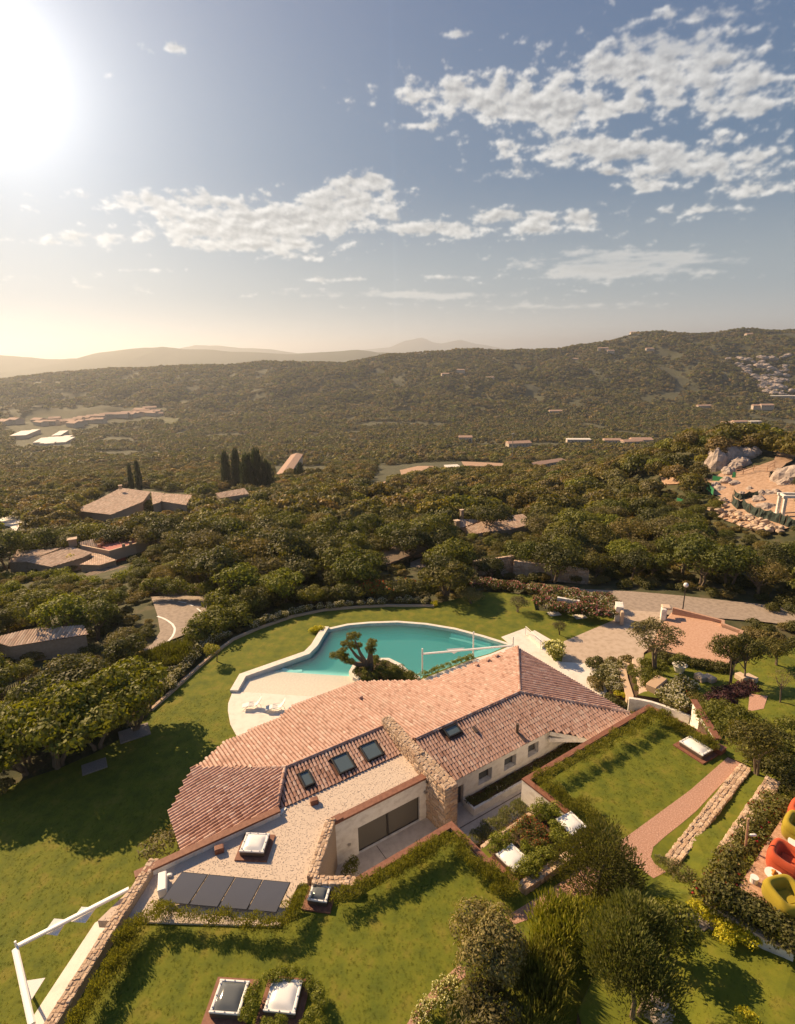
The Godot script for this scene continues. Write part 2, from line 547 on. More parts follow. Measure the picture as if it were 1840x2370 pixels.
func sky_picture() -> ImageTexture:
	var W := 4096
	var H := 2048
	var low := Image.create(256, 128, false, Image.FORMAT_RGBF)
	for y in 128:
		for x in 256:
			low.set_pixel(x, y, sky_colour((x + 0.5) / 256.0 * 360.0, 90.0 - (y + 0.5) / 128.0 * 180.0))
	# the part with steep gradients round the sun is computed finer
	var im := low
	im.resize(W, H, Image.INTERPOLATE_CUBIC)
	var puff := FastNoiseLite.new()
	puff.seed = 11; puff.frequency = 1.0; puff.fractal_octaves = 6; puff.fractal_gain = 0.62
	var broad := FastNoiseLite.new()
	broad.seed = 4; broad.frequency = 1.0; broad.fractal_octaves = 2
	# banks of cloud: azimuth, height, half width, half height (degrees), weight, wisp
	var banks := [[7.25, 20.28, 7.51, 1.45, 1.15, 0.0, -0.05], [11.7, 18.9, 4.29, 0.81, 0.8, 0.0, -0.08], [19.48, 20.78, 6.9, 1.41, 0.8, 0.15, -0.13], [27.47, 18.72, 5.8, 2.09, 0.75, 0.3, -0.17], [18.6, 18.54, 4.69, 0.79, 0.95, 0.0, -0.12], [28.66, 16.96, 1.88, 0.87, 0.9, 0.0, -0.17], [14.88, 17.93, 1.92, 0.5, 0.9, 0.0, -0.09], [3.17, 18.39, 1.86, 0.32, 0.8, 0.0, -0.03], [16.55, 16.08, 8.44, 1.04, 1.1, 0.0, -0.09], [26.16, 13.87, 7.03, 1.33, 0.95, 0.15, -0.13], [22.08, 12.88, 2.17, 0.67, 0.85, 0.0, -0.1], [10.68, 14.75, 3.44, 0.48, 0.85, 0.2, -0.06], [30.05, 11.61, 2.81, 0.64, 1, 0.0, -0.13], [25.88, 10.62, 3.07, 0.61, 0.9, 0.1, -0.1], [19.01, 14.02, 1.51, 0.34, 0.8, 0.0, -0.1], [-3.7, 13.14, 5.14, 1.36, 1.15, 0.0, 0.0], [-2.79, 14.58, 2.55, 0.53, 1, 0.0, 0.0], [-15.12, 10.92, 7.48, 1.63, 1, 0.05, 0.03], [-20.75, 12.42, 6.61, 0.76, 0.85, 0.1, 0.06], [-8.49, 11.08, 8.61, 1.3, 0.9, 0.0, 0.01], [5.31, 10.56, 4.91, 0.76, 1.1, 0.0, -0.03], [-11.99, 9.32, 6.4, 0.53, 0.9, 0.1, 0.02], [10.81, 11.46, 4.11, 0.62, 0.95, 0.0, -0.05], [16.95, 10.71, 3.51, 0.8, 1, 0.0, -0.07], [12.94, 10.23, 2.25, 0.49, 0.9, 0.0, -0.06], [-7.8, 8.48, 3.91, 0.39, 0.8, 0.1, 0], [20.75, 7.12, 9.69, 1.2, 1, 0.9, -0.06], [17.68, 6.15, 5.85, 0.7, 0.6, 0.9, -0.05], [-25.84, 9.51, 4.37, 0.35, 0.75, 0.2, 0.06], [-27.65, 8.87, 4.25, 0.35, 0.6, 0.3, 0.06], [-6.17, 6.52, 4.86, 0.24, 0.75, 0.4, 0.0], [-22.94, 7.09, 3.45, 0.19, 0.7, 0.4, 0.03], [5.35, 6.55, 3.5, 0.24, 0.7, 0.4, -0.03], [0.45, 5.09, 14.45, 0.58, 0.7, 0.9, -0.02], [15.8, 3.64, 12.72, 0.49, 0.6, 0.9, -0.03], [-30.4, 6.29, 3.05, 0.21, 0.6, 0.5, 0.05], [-26.43, 5.54, 5.98, 0.3, 0.5, 0.8, 0.03], [-17.71, 22.76, 1.91, 0.33, 0.95, 0.1, 0.1], [5.57, 24.25, 1.78, 0.22, 0.6, 0.5, -0.05], [22.47, 22.01, 8.94, 1.6, 0.45, 0.8, -0.16], [24.94, 23.15, 6.2, 0.64, 0.45, 0.8, -0.18], [-22.39, 20.66, 2.11, 0.23, 0.45, 0.7, 0.12]]
	var ds := 360.0 / W
	var y0 := int((90.0 - 46.0) / ds)
	var y1 := int((90.0 - 1.2) / ds)
	for y in range(y0, y1):
		var el := 90.0 - (y + 0.5) * ds
		var k := 1.0 / maxf(0.12, sin(deg_to_rad(el + 3.0)))     # clouds lie in a layer: flatter towards the horizon
		var row := []
		for b in banks:
			if absf(el - b[1]) < 2.2 * b[3] + absf(b[6]) * 2.2 * b[2]: row.append(b)
		for x in W:
			var az := (x + 0.5) * ds
			if az > 180.0: az -= 360.0
			var cover := -0.46
			var wisp := 0.0
			for b in row:
				var dx: float = (az - b[0]) / b[2]
				if dx > 2.2 or dx < -2.2: continue
				var dy: float = (el - b[1] - b[6] * (az - b[0])) / b[3]
				if dy > 2.2 or dy < -2.2: continue
				var g: float = b[4] * exp(-(dx * dx + dy * dy))
				cover += g
				wisp = maxf(wisp, b[5] * g)
			if absf(az) > 40.0: cover += 0.85 * maxf(0.0, broad.get_noise_2d(az * 0.03, el * 0.11)) * smoothstep(40.0, 55.0, absf(az)) * smoothstep(5.0, 12.0, el)
			if cover < -0.42: continue
			var px := az * 0.36
			var py := el * (0.62 + 0.10 * k)
			var k2 := minf(1.0, wisp)
			var n := puff.get_noise_2d(px, py)
			if k2 > 0.05: n = lerpf(n, puff.get_noise_2d(px * 0.3 + py * 0.25 + 40.0, py * 1.3), k2)
			var t := cover * 1.12 + n * 1.2 + 0.04
			if t <= 0.0: continue
			var alpha := smoothstep(0.0, 0.62, t) * lerpf(0.96, 0.55, minf(1.0, wisp))
			var n2 := puff.get_noise_2d(px - 0.10, py + 0.22)
			if k2 > 0.3: n2 = n
			var lit := clampf(0.78 + (n - n2) * 0.55 - 0.14 * smoothstep(0.35, 1.0, t), 0.45, 1.0)
			var base := im.get_pixel(x, y)
			var warm := clampf((base.r - 0.1) * 1.2, 0.0, 0.6)
			var cc := Color(0.62, 0.59, 0.54) * (lit * 0.78)
			cc += Color(base.r, base.g, base.b) * (0.28 + 0.5 * warm)
			im.set_pixel(x, y, base.lerp(cc, alpha))
	return ImageTexture.create_from_image(im)



# ---------------------------------------------------------------- shared meshes
func tile_mesh(length: float, r0: float, r1: float) -> ArrayMesh:
	# a barrel tile lying along -z (up the slope), hollow side down, with a thick lower lip
	var b := MB.new()
	var k := 5
	for i in k:
		var a0 := PI * i / k; var a1 := PI * (i + 1) / k
		var p := [Vector3(cos(a0) * r0, sin(a0) * r0, length / 2), Vector3(cos(a1) * r0, sin(a1) * r0, length / 2), Vector3(cos(a1) * r1, sin(a1) * r1 - 0.012, -length / 2), Vector3(cos(a0) * r1, sin(a0) * r1 - 0.012, -length / 2)]
		b.quad(p[0], p[3], p[2], p[1])
		var q0: Vector3 = p[0] * Vector3(0.82, 0.82, 1); var q1: Vector3 = p[1] * Vector3(0.82, 0.82, 1)
		b.quad(p[0], p[1], q1, q0)
	return b.done()


func stone_mesh(sd: int) -> ArrayMesh:
	# a rough block: a unit box with uneven chamfered corners
	var r := RandomNumberGenerator.new()
	r.seed = sd
	var b := MB.new()
	var cut := {}
	var P := func(sx, sy, sz, w):
		var key := "%d%d%d" % [sx, sy, sz]
		if not cut.has(key): cut[key] = [Vector3(r.randf_range(0.36, 0.5), r.randf_range(0.38, 0.5), r.randf_range(0.36, 0.5)), r.randf_range(0.07, 0.16)]
		var q: Vector3 = cut[key][0] * Vector3(sx, sy, sz)
		var k: float = cut[key][1]
		if w != 0: q.x -= k * sx
		if w != 1: q.y -= k * sy
		if w != 2: q.z -= k * sz
		return q
	for sgn in [-1, 1]:
		for w in 3:
			var c4 := []
			for uv in [Vector2i(-1, -1), Vector2i(1, -1), Vector2i(1, 1), Vector2i(-1, 1)]:
				var f := [0, 0, 0]
				f[w] = sgn; f[(w + 1) % 3] = uv.x; f[(w + 2) % 3] = uv.y
				c4.append(P.call(f[0], f[1], f[2], w))
			face_out(b, c4, Vector3.ZERO)
	for w in 3:
		var w1 := (w + 1) % 3; var w2 := (w + 2) % 3
		for s1 in [-1, 1]:
			for s2 in [-1, 1]:
				var c4 := []
				for q in [[-1, w1], [1, w1], [1, w2], [-1, w2]]:
					var f := [0, 0, 0]
					f[w] = q[0]; f[w1] = s1; f[w2] = s2
					c4.append(P.call(f[0], f[1], f[2], q[1]))
				face_out(b, c4, Vector3.ZERO)
	for sx in [-1, 1]:
		for sy in [-1, 1]:
			for sz in [-1, 1]:
				face_out(b, [P.call(sx, sy, sz, 0), P.call(sx, sy, sz, 1), P.call(sx, sy, sz, 2)], Vector3.ZERO)
	return b.done()


func boulder_mesh(sd: int, cuts := 3) -> ArrayMesh:
	# an icosphere pushed about by noise: weathered granite
	var s := SphereMesh.new()
	s.radius = 1.0; s.height = 2.0; s.radial_segments = 12 * cuts / 2; s.rings = 6 * cuts / 2
	var a := s.surface_get_arrays(0)
	var f := FastNoiseLite.new()
	f.seed = sd; f.frequency = 0.7; f.fractal_octaves = 3
	var g := FastNoiseLite.new()
	g.seed = sd + 1; g.frequency = 0.55; g.noise_type = FastNoiseLite.TYPE_CELLULAR; g.cellular_return_type = FastNoiseLite.RETURN_CELL_VALUE
	var st := SurfaceTool.new()
	st.begin(Mesh.PRIMITIVE_TRIANGLES)
	st.set_smooth_group(-1)
	var v: PackedVector3Array = a[Mesh.ARRAY_VERTEX]
	for i in a[Mesh.ARRAY_INDEX]:
		var p := v[i]
		st.add_vertex(p * (1.0 + 0.45 * f.get_noise_3dv(p) + 0.14 * g.get_noise_3dv(p * 2.2)))
	st.generate_normals()
	return st.commit()


func rand_dir() -> Vector3:
	var y := rng.randf_range(-1, 1)
	var a := rng.randf() * TAU
	var r := sqrt(1 - y * y)
	return Vector3(cos(a) * r, y, sin(a) * r)


func foliage(n: int, lobes: Array, leaf: float, cols: Array, o := {}) -> ArrayMesh:
	# leaf-sized faces spread through the outer part of overlapping lobes; each lobe is [centre, radii]
	var inner: float = o.get("inner", 0.5)
	var up: float = o.get("up", 0.0)           # 0: leaves face anywhere, 1: shoots that stand up
	var slim: float = o.get("slim", 0.55)
	var under: float = o.get("under", 0.45)    # how far below a lobe's middle leaves still grow
	var rag: float = o.get("rag", 0.12)
	var V := PackedVector3Array(); var N := PackedVector3Array(); var C := PackedColorArray()
	var weight := 0.0
	var acc := []
	for l in lobes:
		weight += pow(l[1].x * l[1].y * l[1].z, 0.66)
		acc.append(weight)
	var f := FastNoiseLite.new()
	f.seed = rng.randi() % 1000; f.frequency = 2.2 / maxf(0.3, lobes[0][1].x)
	var made := 0
	var tries := 0
	while made < n and tries < n * 6:
		tries += 1
		var w := rng.randf() * weight
		var li := 0
		while li < acc.size() - 1 and acc[li] < w: li += 1
		var l: Array = lobes[li]
		var d := rand_dir()
		if d.y < -under: continue
		var lump: float = f.get_noise_3dv(l[0] + d * l[1])
		if o.get("gaps", 0.0) > 0 and f.get_noise_3dv((l[0] + d * l[1]) * 1.6 + Vector3(9, 9, 9)) > 0.5 - o.gaps: continue
		var r := lerpf(inner, 1.0, sqrt(rng.randf())) * (1.0 + 0.28 * lump) + rng.randf_range(-rag, rag) * rng.randf()
		var p: Vector3 = l[0] + d * l[1] * r
		if p.y < o.get("floor", -99.0): continue
		var nn := (d + rand_dir() * 0.6).normalized()
		var t := nn.cross(rand_dir()).normalized()
		if up > 0: t = (Vector3.UP * up + d * 0.45 + rand_dir() * 0.35).normalized()
		var s := nn.cross(t).normalized()
		var k := leaf * rng.randf_range(0.6, 1.35)
		var a: Vector3 = p - t * k; var b := p + s * k * slim + t * k * 0.1; var c := p + t * k + nn * k * 0.15; var e := p - s * k * slim + t * k * 0.1
		var col: Color = cols[rng.randi() % cols.size()]
		col = col.lerp(cols[rng.randi() % cols.size()], rng.randf())
		var g := rng.randf_range(1.3, 2.15)
		col = Color(col.r * g * 1.16, col.g * g, col.b * g)
		var q := (c - a).cross(b - a).normalized()
		for z in [a, b, c, a, c, e]: V.append(z); N.append(q); C.append(col)
		made += 1
	for fl in o.get("flowers", []):           # [count, colour, size]
		for i in fl[0]:
			var l: Array = lobes[rng.randi() % lobes.size()]
			var d := rand_dir()
			d.y = absf(d.y)
			var p: Vector3 = l[0] + d * l[1] * rng.randf_range(0.95, 1.12)
			for j in 3:
				var nn := rand_dir()
				var t: Vector3 = nn.cross(rand_dir()).normalized() * fl[2]
				var s: Vector3 = nn.cross(t)
				var pc: Vector3 = p + rand_dir() * fl[2]
				var g := rng.randf_range(0.8, 1.1)
				for z in [pc - t, pc + s, pc + t, pc - t, pc + t, pc - s]: V.append(z); N.append(nn); C.append(Color(fl[1].r * g, fl[1].g * g, fl[1].b * g))
	var arr := []
	arr.resize(Mesh.ARRAY_MAX)
	arr[Mesh.ARRAY_VERTEX] = V; arr[Mesh.ARRAY_NORMAL] = N; arr[Mesh.ARRAY_COLOR] = C
	var m := ArrayMesh.new()
	m.add_surface_from_arrays(Mesh.PRIMITIVE_TRIANGLES, arr)
	return m


func lobes_of(n: int, spread: Vector3, size: float, lift := 0.0) -> Array:
	# lobes round a crown of about unit radius
	var out := [[Vector3(0, lift, 0), spread * 0.72]]
	for i in n:
		var d := rand_dir()
		if d.y < -0.35: d.y *= -0.6
		var k := size * rng.randf_range(0.75, 1.2)
		out.append([Vector3(d.x * spread.x, d.y * spread.y, d.z * spread.z) * 0.68 + Vector3(0, lift, 0), Vector3(k, k * 0.8 * spread.y / spread.x + k * 0.1, k)])
	return out


func trunk_mesh(h: float, r: float, limbs: int, lean := 0.2, spread := 0.6, stems := 1) -> ArrayMesh:
	# stems that bend and fork into limbs; h is where the crown's middle sits
	var b := MB.new()
	for s in stems:
		var a0 := rng.randf() * TAU
		var off := Vector3(cos(a0), 0, sin(a0)) * (r * 1.6 if stems > 1 else 0.0)
		var tip := Vector3(cos(a0) * lean * h, h * 0.62, sin(a0) * lean * h) + off
		var midp := off.lerp(tip, 0.5) + Vector3(rng.randf_range(-1, 1), 0, rng.randf_range(-1, 1)) * h * 0.06
		b.tube([off - Vector3(0, 0.15, 0), off + Vector3(0, 0.05 * h, 0), midp, tip], [r * 1.5, r * 1.05, r * 0.85, r * 0.6], 7)
		for i in limbs:
			var a := TAU * (i + rng.randf() * 0.7) / limbs
			var from := off.lerp(tip, rng.randf_range(0.6, 1.0))
			if limbs > 0:
				var to := from + Vector3(cos(a) * spread * h, h * rng.randf_range(0.3, 0.65), sin(a) * spread * h)
				var k := from.lerp(to, 0.5) + Vector3(0, -h * 0.06, 0) + rand_dir() * h * 0.05
				b.tube([from, k, to], [r * 0.5, r * 0.34, r * 0.12], 5)
				var to2 := k + (to - k).rotated(Vector3.UP, rng.randf_range(-0.9, 0.9)) * 0.9
				b.tube([k, to2], [r * 0.3, r * 0.08], 5)
	return b.done()


const OAK := [Color(0.042, 0.052, 0.009), Color(0.058, 0.068, 0.012), Color(0.075, 0.083, 0.016), Color(0.048, 0.052, 0.013)]
const LENTISK := [Color(0.058, 0.075, 0.009), Color(0.08, 0.098, 0.012), Color(0.10, 0.115, 0.016)]
const OLIVE := [Color(0.085, 0.085, 0.032), Color(0.11, 0.105, 0.045), Color(0.07, 0.075, 0.022)]
const PINE := [Color(0.062, 0.082, 0.006), Color(0.088, 0.108, 0.009), Color(0.11, 0.125, 0.012)]
const FRESH := [Color(0.08, 0.13, 0.01), Color(0.11, 0.16, 0.016), Color(0.13, 0.17, 0.03)]
const ROSEMARY := [Color(0.068, 0.08, 0.016), Color(0.095, 0.105, 0.02), Color(0.12, 0.125, 0.026), Color(0.055, 0.06, 0.013)]
const LIME := [Color(0.28, 0.30, 0.012), Color(0.22, 0.26, 0.012), Color(0.34, 0.33, 0.02)]
const PLUM := [Color(0.05, 0.022, 0.025), Color(0.075, 0.03, 0.035), Color(0.04, 0.03, 0.025)]
const DRY := [Color(0.11, 0.085, 0.045), Color(0.09, 0.075, 0.04), Color(0.13, 0.1, 0.06)]
const VARIEGATED := [Color(0.12, 0.12, 0.035), Color(0.19, 0.18, 0.07), Color(0.08, 0.09, 0.02), Color(0.15, 0.14, 0.05)]


func meshes() -> void:
	M.m_tile = tile_mesh(0.44, 0.135, 0.098)
	M.m_ridge = tile_mesh(0.46, 0.16, 0.145)
	M.m_stone = []
	for i in 6: M.m_stone.append(stone_mesh(100 + i))
	M.m_boulder = []
	for i in 5: M.m_boulder.append(boulder_mesh(200 + i))
	M.m_rubble = []
	for i in 3: M.m_rubble.append(stone_mesh(300 + i))
	# crowns of about unit radius, middle at the origin
	M.c_oak = []; M.c_olive = []; M.c_lentisk = []; M.c_pine = []
	for i in 4: M.c_oak.append(foliage(3200, lobes_of(13, Vector3(1, 0.8, 1), 0.40), 0.052, OAK, {"gaps": 0.06}))
	for i in 3: M.c_lentisk.append(foliage(3200, lobes_of(15, Vector3(1, 0.75, 1), 0.36), 0.05, LENTISK, {"gaps": 0.05}))
	for i in 3: M.c_olive.append(foliage(2800, lobes_of(14, Vector3(1, 0.75, 1), 0.36), 0.05, OLIVE, {"gaps": 0.16, "slim": 0.35}))
	for i in 3: M.c_pine.append(foliage(9000, lobes_of(22, Vector3(1, 0.5, 1), 0.34), 0.045, PINE, {"under": 0.55, "inner": 0.45}))
	M.c_cypress = foliage(2200, [[Vector3(0, 0, 0), Vector3(1, 1, 1)], [Vector3(0, -0.45, 0), Vector3(1.0, 0.6, 1.0)], [Vector3(0, 0.4, 0), Vector3(0.6, 0.65, 0.6)]], 0.12, [Color(0.018, 0.03, 0.008), Color(0.028, 0.042, 0.012)], {"up": 0.9, "slim": 0.4, "under": 0.95})
	M.t_low = []
	for i in 3: M.t_low.append(trunk_mesh(1.0, 0.05, 4, 0.15, 0.5, 2))
	# far crowns, a few dozen faces each
	M.c_far = []
	for i in 4: M.c_far.append(foliage(150, lobes_of(6, Vector3(1, 0.7, 1), 0.45), 0.24, [OAK, LENTISK, OLIVE, OAK][i], {"inner": 0.75, "slim": 0.8}))
	M.c_mid = []
	for i in 4: M.c_mid.append(foliage(1100, lobes_of(12, Vector3(1, 0.75, 1), 0.40), 0.085, [OAK, LENTISK, OLIVE, OAK][i], {"slim": 0.7, "inner": 0.65}))
	M.l_oak = leaf_mat(Color(1, 1, 1)); M.l_dark = leaf_mat(Color(0.75, 0.8, 0.8)); M.l_warm = leaf_mat(Color(1.2, 1.1, 0.85)); M.l_bright = leaf_mat(Color(1.35, 1.4, 1.0))
	M.bush = {}
	M.bush.rosemary = []
	for i in 4: M.bush.rosemary.append(foliage(900, lobes_of(6, Vector3(1, 0.8, 1), 0.5), 0.10, ROSEMARY, {"up": 0.8, "slim": 0.3, "rag": 0.3, "floor": -0.8}))
	M.bush.round = []
	for i in 3: M.bush.round.append(foliage(1100, lobes_of(7, Vector3(1, 0.85, 1), 0.45), 0.075, LENTISK, {"floor": -0.8}))
	M.bush.dark = [foliage(1100, lobes_of(8, Vector3(1, 0.8, 1), 0.42), 0.08, OAK, {"floor": -0.8})]
	M.bush.white = []
	for i in 2: M.bush.white.append(foliage(800, lobes_of(6, Vector3(1, 0.8, 1), 0.45), 0.09, ROSEMARY, {"floor": -0.8, "flowers": [[110, Color(0.75, 0.7, 0.6), 0.05]]}))
	M.bush.pink = [foliage(900, lobes_of(6, Vector3(1, 0.85, 1), 0.45), 0.085, OAK, {"floor": -0.8, "flowers": [[70, Color(0.62, 0.2, 0.26), 0.05], [25, Color(0.75, 0.65, 0.58), 0.05]]}), foliage(900, lobes_of(6, Vector3(1, 0.85, 1), 0.45), 0.085, ROSEMARY, {"floor": -0.8, "flowers": [[80, Color(0.76, 0.7, 0.62), 0.05], [20, Color(0.62, 0.2, 0.26), 0.05]]})]
	M.bush.red = [foliage(800, lobes_of(6, Vector3(1, 0.85, 1), 0.45), 0.085, ROSEMARY, {"floor": -0.8, "flowers": [[12, Color(0.45, 0.03, 0.03), 0.055]]})]
	M.bush.lime = [foliage(900, lobes_of(7, Vector3(1, 0.6, 1), 0.42), 0.08, LIME, {"floor": -0.5})]
	M.bush.plum = [foliage(1100, lobes_of(7, Vector3(1, 0.8, 1), 0.45), 0.08, PLUM, {"floor": -0.8, "rag": 0.25})]
	M.bush.broom = [foliage(1900, lobes_of(6, Vector3(1, 0.85, 1), 0.5), 0.13, [Color(0.07, 0.088, 0.01), Color(0.10, 0.115, 0.015), Color(0.13, 0.135, 0.03)], {"up": 1.3, "slim": 0.13, "rag": 0.5, "floor": -0.8})]
	M.bush.lavender = [foliage(700, lobes_of(4, Vector3(1, 0.7, 1), 0.5), 0.15, [Color(0.10, 0.13, 0.06), Color(0.14, 0.16, 0.08)], {"up": 1.0, "slim": 0.18, "rag": 0.3, "floor": -0.6, "flowers": [[14, Color(0.3, 0.24, 0.42), 0.05]]})]
	M.bush.dry = [foliage(900, lobes_of(6, Vector3(1, 0.85, 1), 0.45), 0.09, DRY, {"slim": 0.3, "rag": 0.3, "gaps": 0.12})]
	M.bush.orange = [foliage(900, lobes_of(6, Vector3(1, 0.8, 1), 0.45), 0.085, ROSEMARY, {"floor": -0.8, "flowers": [[45, Color(0.5, 0.09, 0.03), 0.045]]})]
	M.bush.grey = [foliage(900, lobes_of(6, Vector3(1, 0.8, 1), 0.45), 0.08, OLIVE, {"slim": 0.35, "floor": -0.8})]
	# tufts of grass
	var b := MB.new()
	for i in 16:
		var a := rng.randf() * TAU
		var p := Vector3(cos(a), 0, sin(a)) * rng.randf() * 0.85
		var lean := Vector3(rng.randf_range(-0.5, 0.5), 1, rng.randf_range(-0.5, 0.5)) * rng.randf_range(0.25, 0.5)
		var s := Vector3(cos(a + 1.3), 0, sin(a + 1.3)) * 0.09
		b.col = Color(0.12, 0.14, 0.011).lerp(Color(0.17, 0.175, 0.02), rng.randf())
		b.tri(p - s, p + lean * Vector3(1, 0.6, 1), p + s)
	M.m_tuft = b.done()


func terr(x: float, z: float) -> float:
	var d := -z
	var h := table(PROFILE, d)
	h += 11.0 * smoothstep(45.0, 100.0, x) * smoothstep(60.0, 110.0, d) * (1.0 - smoothstep(170.0, 330.0, d))
	h += 8.0 * exp(-pow((x - 95.0) / 22.0, 2) - pow((d - 165.0) / 28.0, 2))
	h -= 3.5 * smoothstep(30.0, 70.0, -x) * smoothstep(50.0, 80.0, d) * (1.0 - smoothstep(200.0, 400.0, d))
	var c := table(CREST, x)
	if d <= 1800.0: h += (c + 100.0) * smoothstep(1000.0, 1800.0, d)
	else: h += (c + 100.0) * (1.0 - smoothstep(1800.0, 3200.0, d))
	return h


func table(t: Array, x: float) -> float:
	if x <= t[0].x: return t[0].y
	for i in t.size() - 1:
		if x <= t[i + 1].x: return lerpf(t[i].y, t[i + 1].y, (x - t[i].x) / (t[i + 1].x - t[i].x))
	return t[-1].y


func east(x: float, z: float) -> float:   # the garden east and south of the house climbs to the upper terrace
	var s := 0.0; var w := 0.0
	for c in EAST:
		var k := 1.0 / pow((x - c.x) * (x - c.x) + (z - c.z) * (z - c.z) + 3.0, 1.5)
		s += k * c.y; w += k
	return s / w


const PROFILE := [Vector2(-400, 6), Vector2(-60, 2), Vector2(0, 0), Vector2(60, 0), Vector2(75, -0.6), Vector2(100, -4), Vector2(140, -9), Vector2(200, -18), Vector2(300, -34), Vector2(450, -58), Vector2(650, -82), Vector2(900, -97), Vector2(1100, -100), Vector2(30000, -100)]
const CREST := [Vector2(-4000, -76.85), Vector2(-1231.04, -36.85), Vector2(-1084.84, -18.39), Vector2(-869.76, -7.71), Vector2(-669.31, -1.37), Vector2(-512.88, -3.36), Vector2(-406.38, 5.2), Vector2(-157.99, -2.88), Vector2(-18.25, 20.57), Vector2(77.83, 25.37), Vector2(225.7, 30.58), Vector2(351.08, 25.92), Vector2(513.62, 27.03), Vector2(571.3, 40.12), Vector2(680.77, 50.26), Vector2(752.96, 71.34), Vector2(804.1, 75.53), Vector2(900.57, 65.6), Vector2(973.47, 65.14), Vector2(1067.08, 76.7), Vector2(1156.41, 72.19), Vector2(1226.74, 71.03), Vector2(2600, 91.03), Vector2(5000, 51.03)]
const EAST := [Vector3(27.94, 1.4, -49.87), Vector3(25.57, 1.3, -47.72), Vector3(30.3, 1.5, -49.97), Vector3(33.8, 1.9, -48.91), Vector3(32.73, 2.6, -44.44), Vector3(34.57, 3, -43.53), Vector3(29.55, 2.3, -44.68), Vector3(27.08, 3, -41.15), Vector3(25.42, 3.3, -38.9), Vector3(25.24, 3.3, -36.51), Vector3(26.2, 3.4, -35.28), Vector3(21.02, 3.4, -30.8), Vector3(17.02, 3.4, -27.35), Vector3(15.83, 3.3, -26.48), Vector3(26.46, 3.6, -34.31), Vector3(19.45, 4.2, -27.17), Vector3(16.09, 5, -23.6), Vector3(14.38, 4.5, -22.82), Vector3(16.42, 5.2, -20.99), Vector3(18.91, 5.5, -20.19), Vector3(16.88, 5.6, -17.25), Vector3(10.54, 4, -18.53), Vector3(27.29, 4.6, -32.18), Vector3(27.85, 1.2, -54.41), Vector3(33.02, 1.3, -51.64), Vector3(39.75, 2.2, -52.33)]



# ---------------------------------------------------------------- land, lawns, roads, pool
var LAWN: Array = xz([-33.02, -38.21, -30.98, -39.59, -29.43, -40.49, -27.36, -42.35, -25.62, -44.79, -24.82, -47.27, -24.88, -49.24, -24.14, -50.92, -23.41, -55.16, -22.72, -58.27, -21.59, -61.05, -20.72, -63.29, -18.21, -65.57, -14.37, -68.96, -10.46, -70.67, -5.25, -71.55, -1.53, -71.83, 4.86, -71.63, 9.29, -73.85, 12.22, -75.36, 15.22, -75.23, 19.05, -74.02, 18.43, -69.23, 23.13, -67.92, 28.16, -66.63, 28.52, -66.42, 19.76, -60.69, 18.30, -56.08, 20.21, -51.98, -13.51, -30.50, -18.37, -27.29, -19.97, -21.25, -19.00, -10.00, -60.00, -10.00, -60.00, -38.00])
var POOL: Array = xz([-17.22, -51.4, -17, -54.07, -10.8, -58.69, -10.14, -60.43, -9.75, -62.76, -9.16, -64.88, -6.68, -65.93, -3.98, -66.36, -0.24, -66.49, 3.45, -65.71, 7.01, -64.29, 10.32, -62.19, 13.09, -60.13, 10.38, -58.19, 8.36, -57.24, 2.6, -53.76, 1.99, -53.08, 0.74, -54.38, -0.08, -55.81, -1.38, -57.02, -3.57, -57.06, -5.12, -55.73, -5.39, -54.58, -4.97, -53.62, -4.1, -52.9, -5.29, -51.04, -7.16, -49.96, -11.17, -50.54, -15.88, -51.25])
var ISLAND: Array = xz([1.99, -53.08, 0.74, -54.38, -0.08, -55.81, -1.38, -57.02, -3.57, -57.06, -5.12, -55.73, -5.39, -54.58, -4.97, -53.62, -4.1, -52.9, -1.32, -51.96])
var ROADS: Array = [xz([-37.93, -79.1, -28.31, -78.13, -25.75, -71.34, -26.86, -64.83, -28.6, -62.74, -29.46, -61.1, -30.8, -57.86, -32.11, -58.4, -30.33, -61.86, -30.8, -65.37, -33.35, -70.69]), xz([20.4, -79.65, 24.95, -78.64, 34.2, -76.52, 40.79, -74.11, 49.72, -70.63, 58.81, -66.77, 54.84, -61.66, 46.35, -65.25, 37.3, -67.5, 30.09, -68.68, 27.99, -73.56, 24.33, -76.5, 19.93, -77.66])]
var UPPER: Array = xz([-16.59, -19.17, -15.56, -26.97, -15.64, -24.44, -13.89, -24.62, -6.62, -23.97, -6.47, -24.49, -6.53, -26.03, -5.92, -26.25, -2.92, -26.20, -2.67, -26.49, 3.24, -30.41, 4.93, -28.52, 10.10, -32.04, 10.54, -32.31, 9.07, -34.16, 22.04, -42.76, 25.17, -38.79, 25.29, -36.95, 25.31, -36.43, 26.24, -35.32, 17.09, -27.39, 15.81, -26.43, 11.76, -23.25, 8.03, -18.80, 8.00, -9.00, -18.00, -9.00])
var EASTERN: Array = xz([25.17, -38.79, 25.29, -36.95, 25.31, -36.43, 26.24, -35.32, 17.09, -27.39, 15.81, -26.43, 11.76, -23.25, 8.03, -18.80, 8.00, -9.00, 60.00, -9.00, 66.00, -52.00, 43.34, -54.66, 38.68, -53.36, 34.10, -51.95, 31.08, -53.26, 27.83, -55.75, 27.02, -55.21, 23.93, -47.99, 22.81, -47.15, 24.87, -46.81, 25.87, -44.87, 26.41, -43.83, 26.19, -43.48])


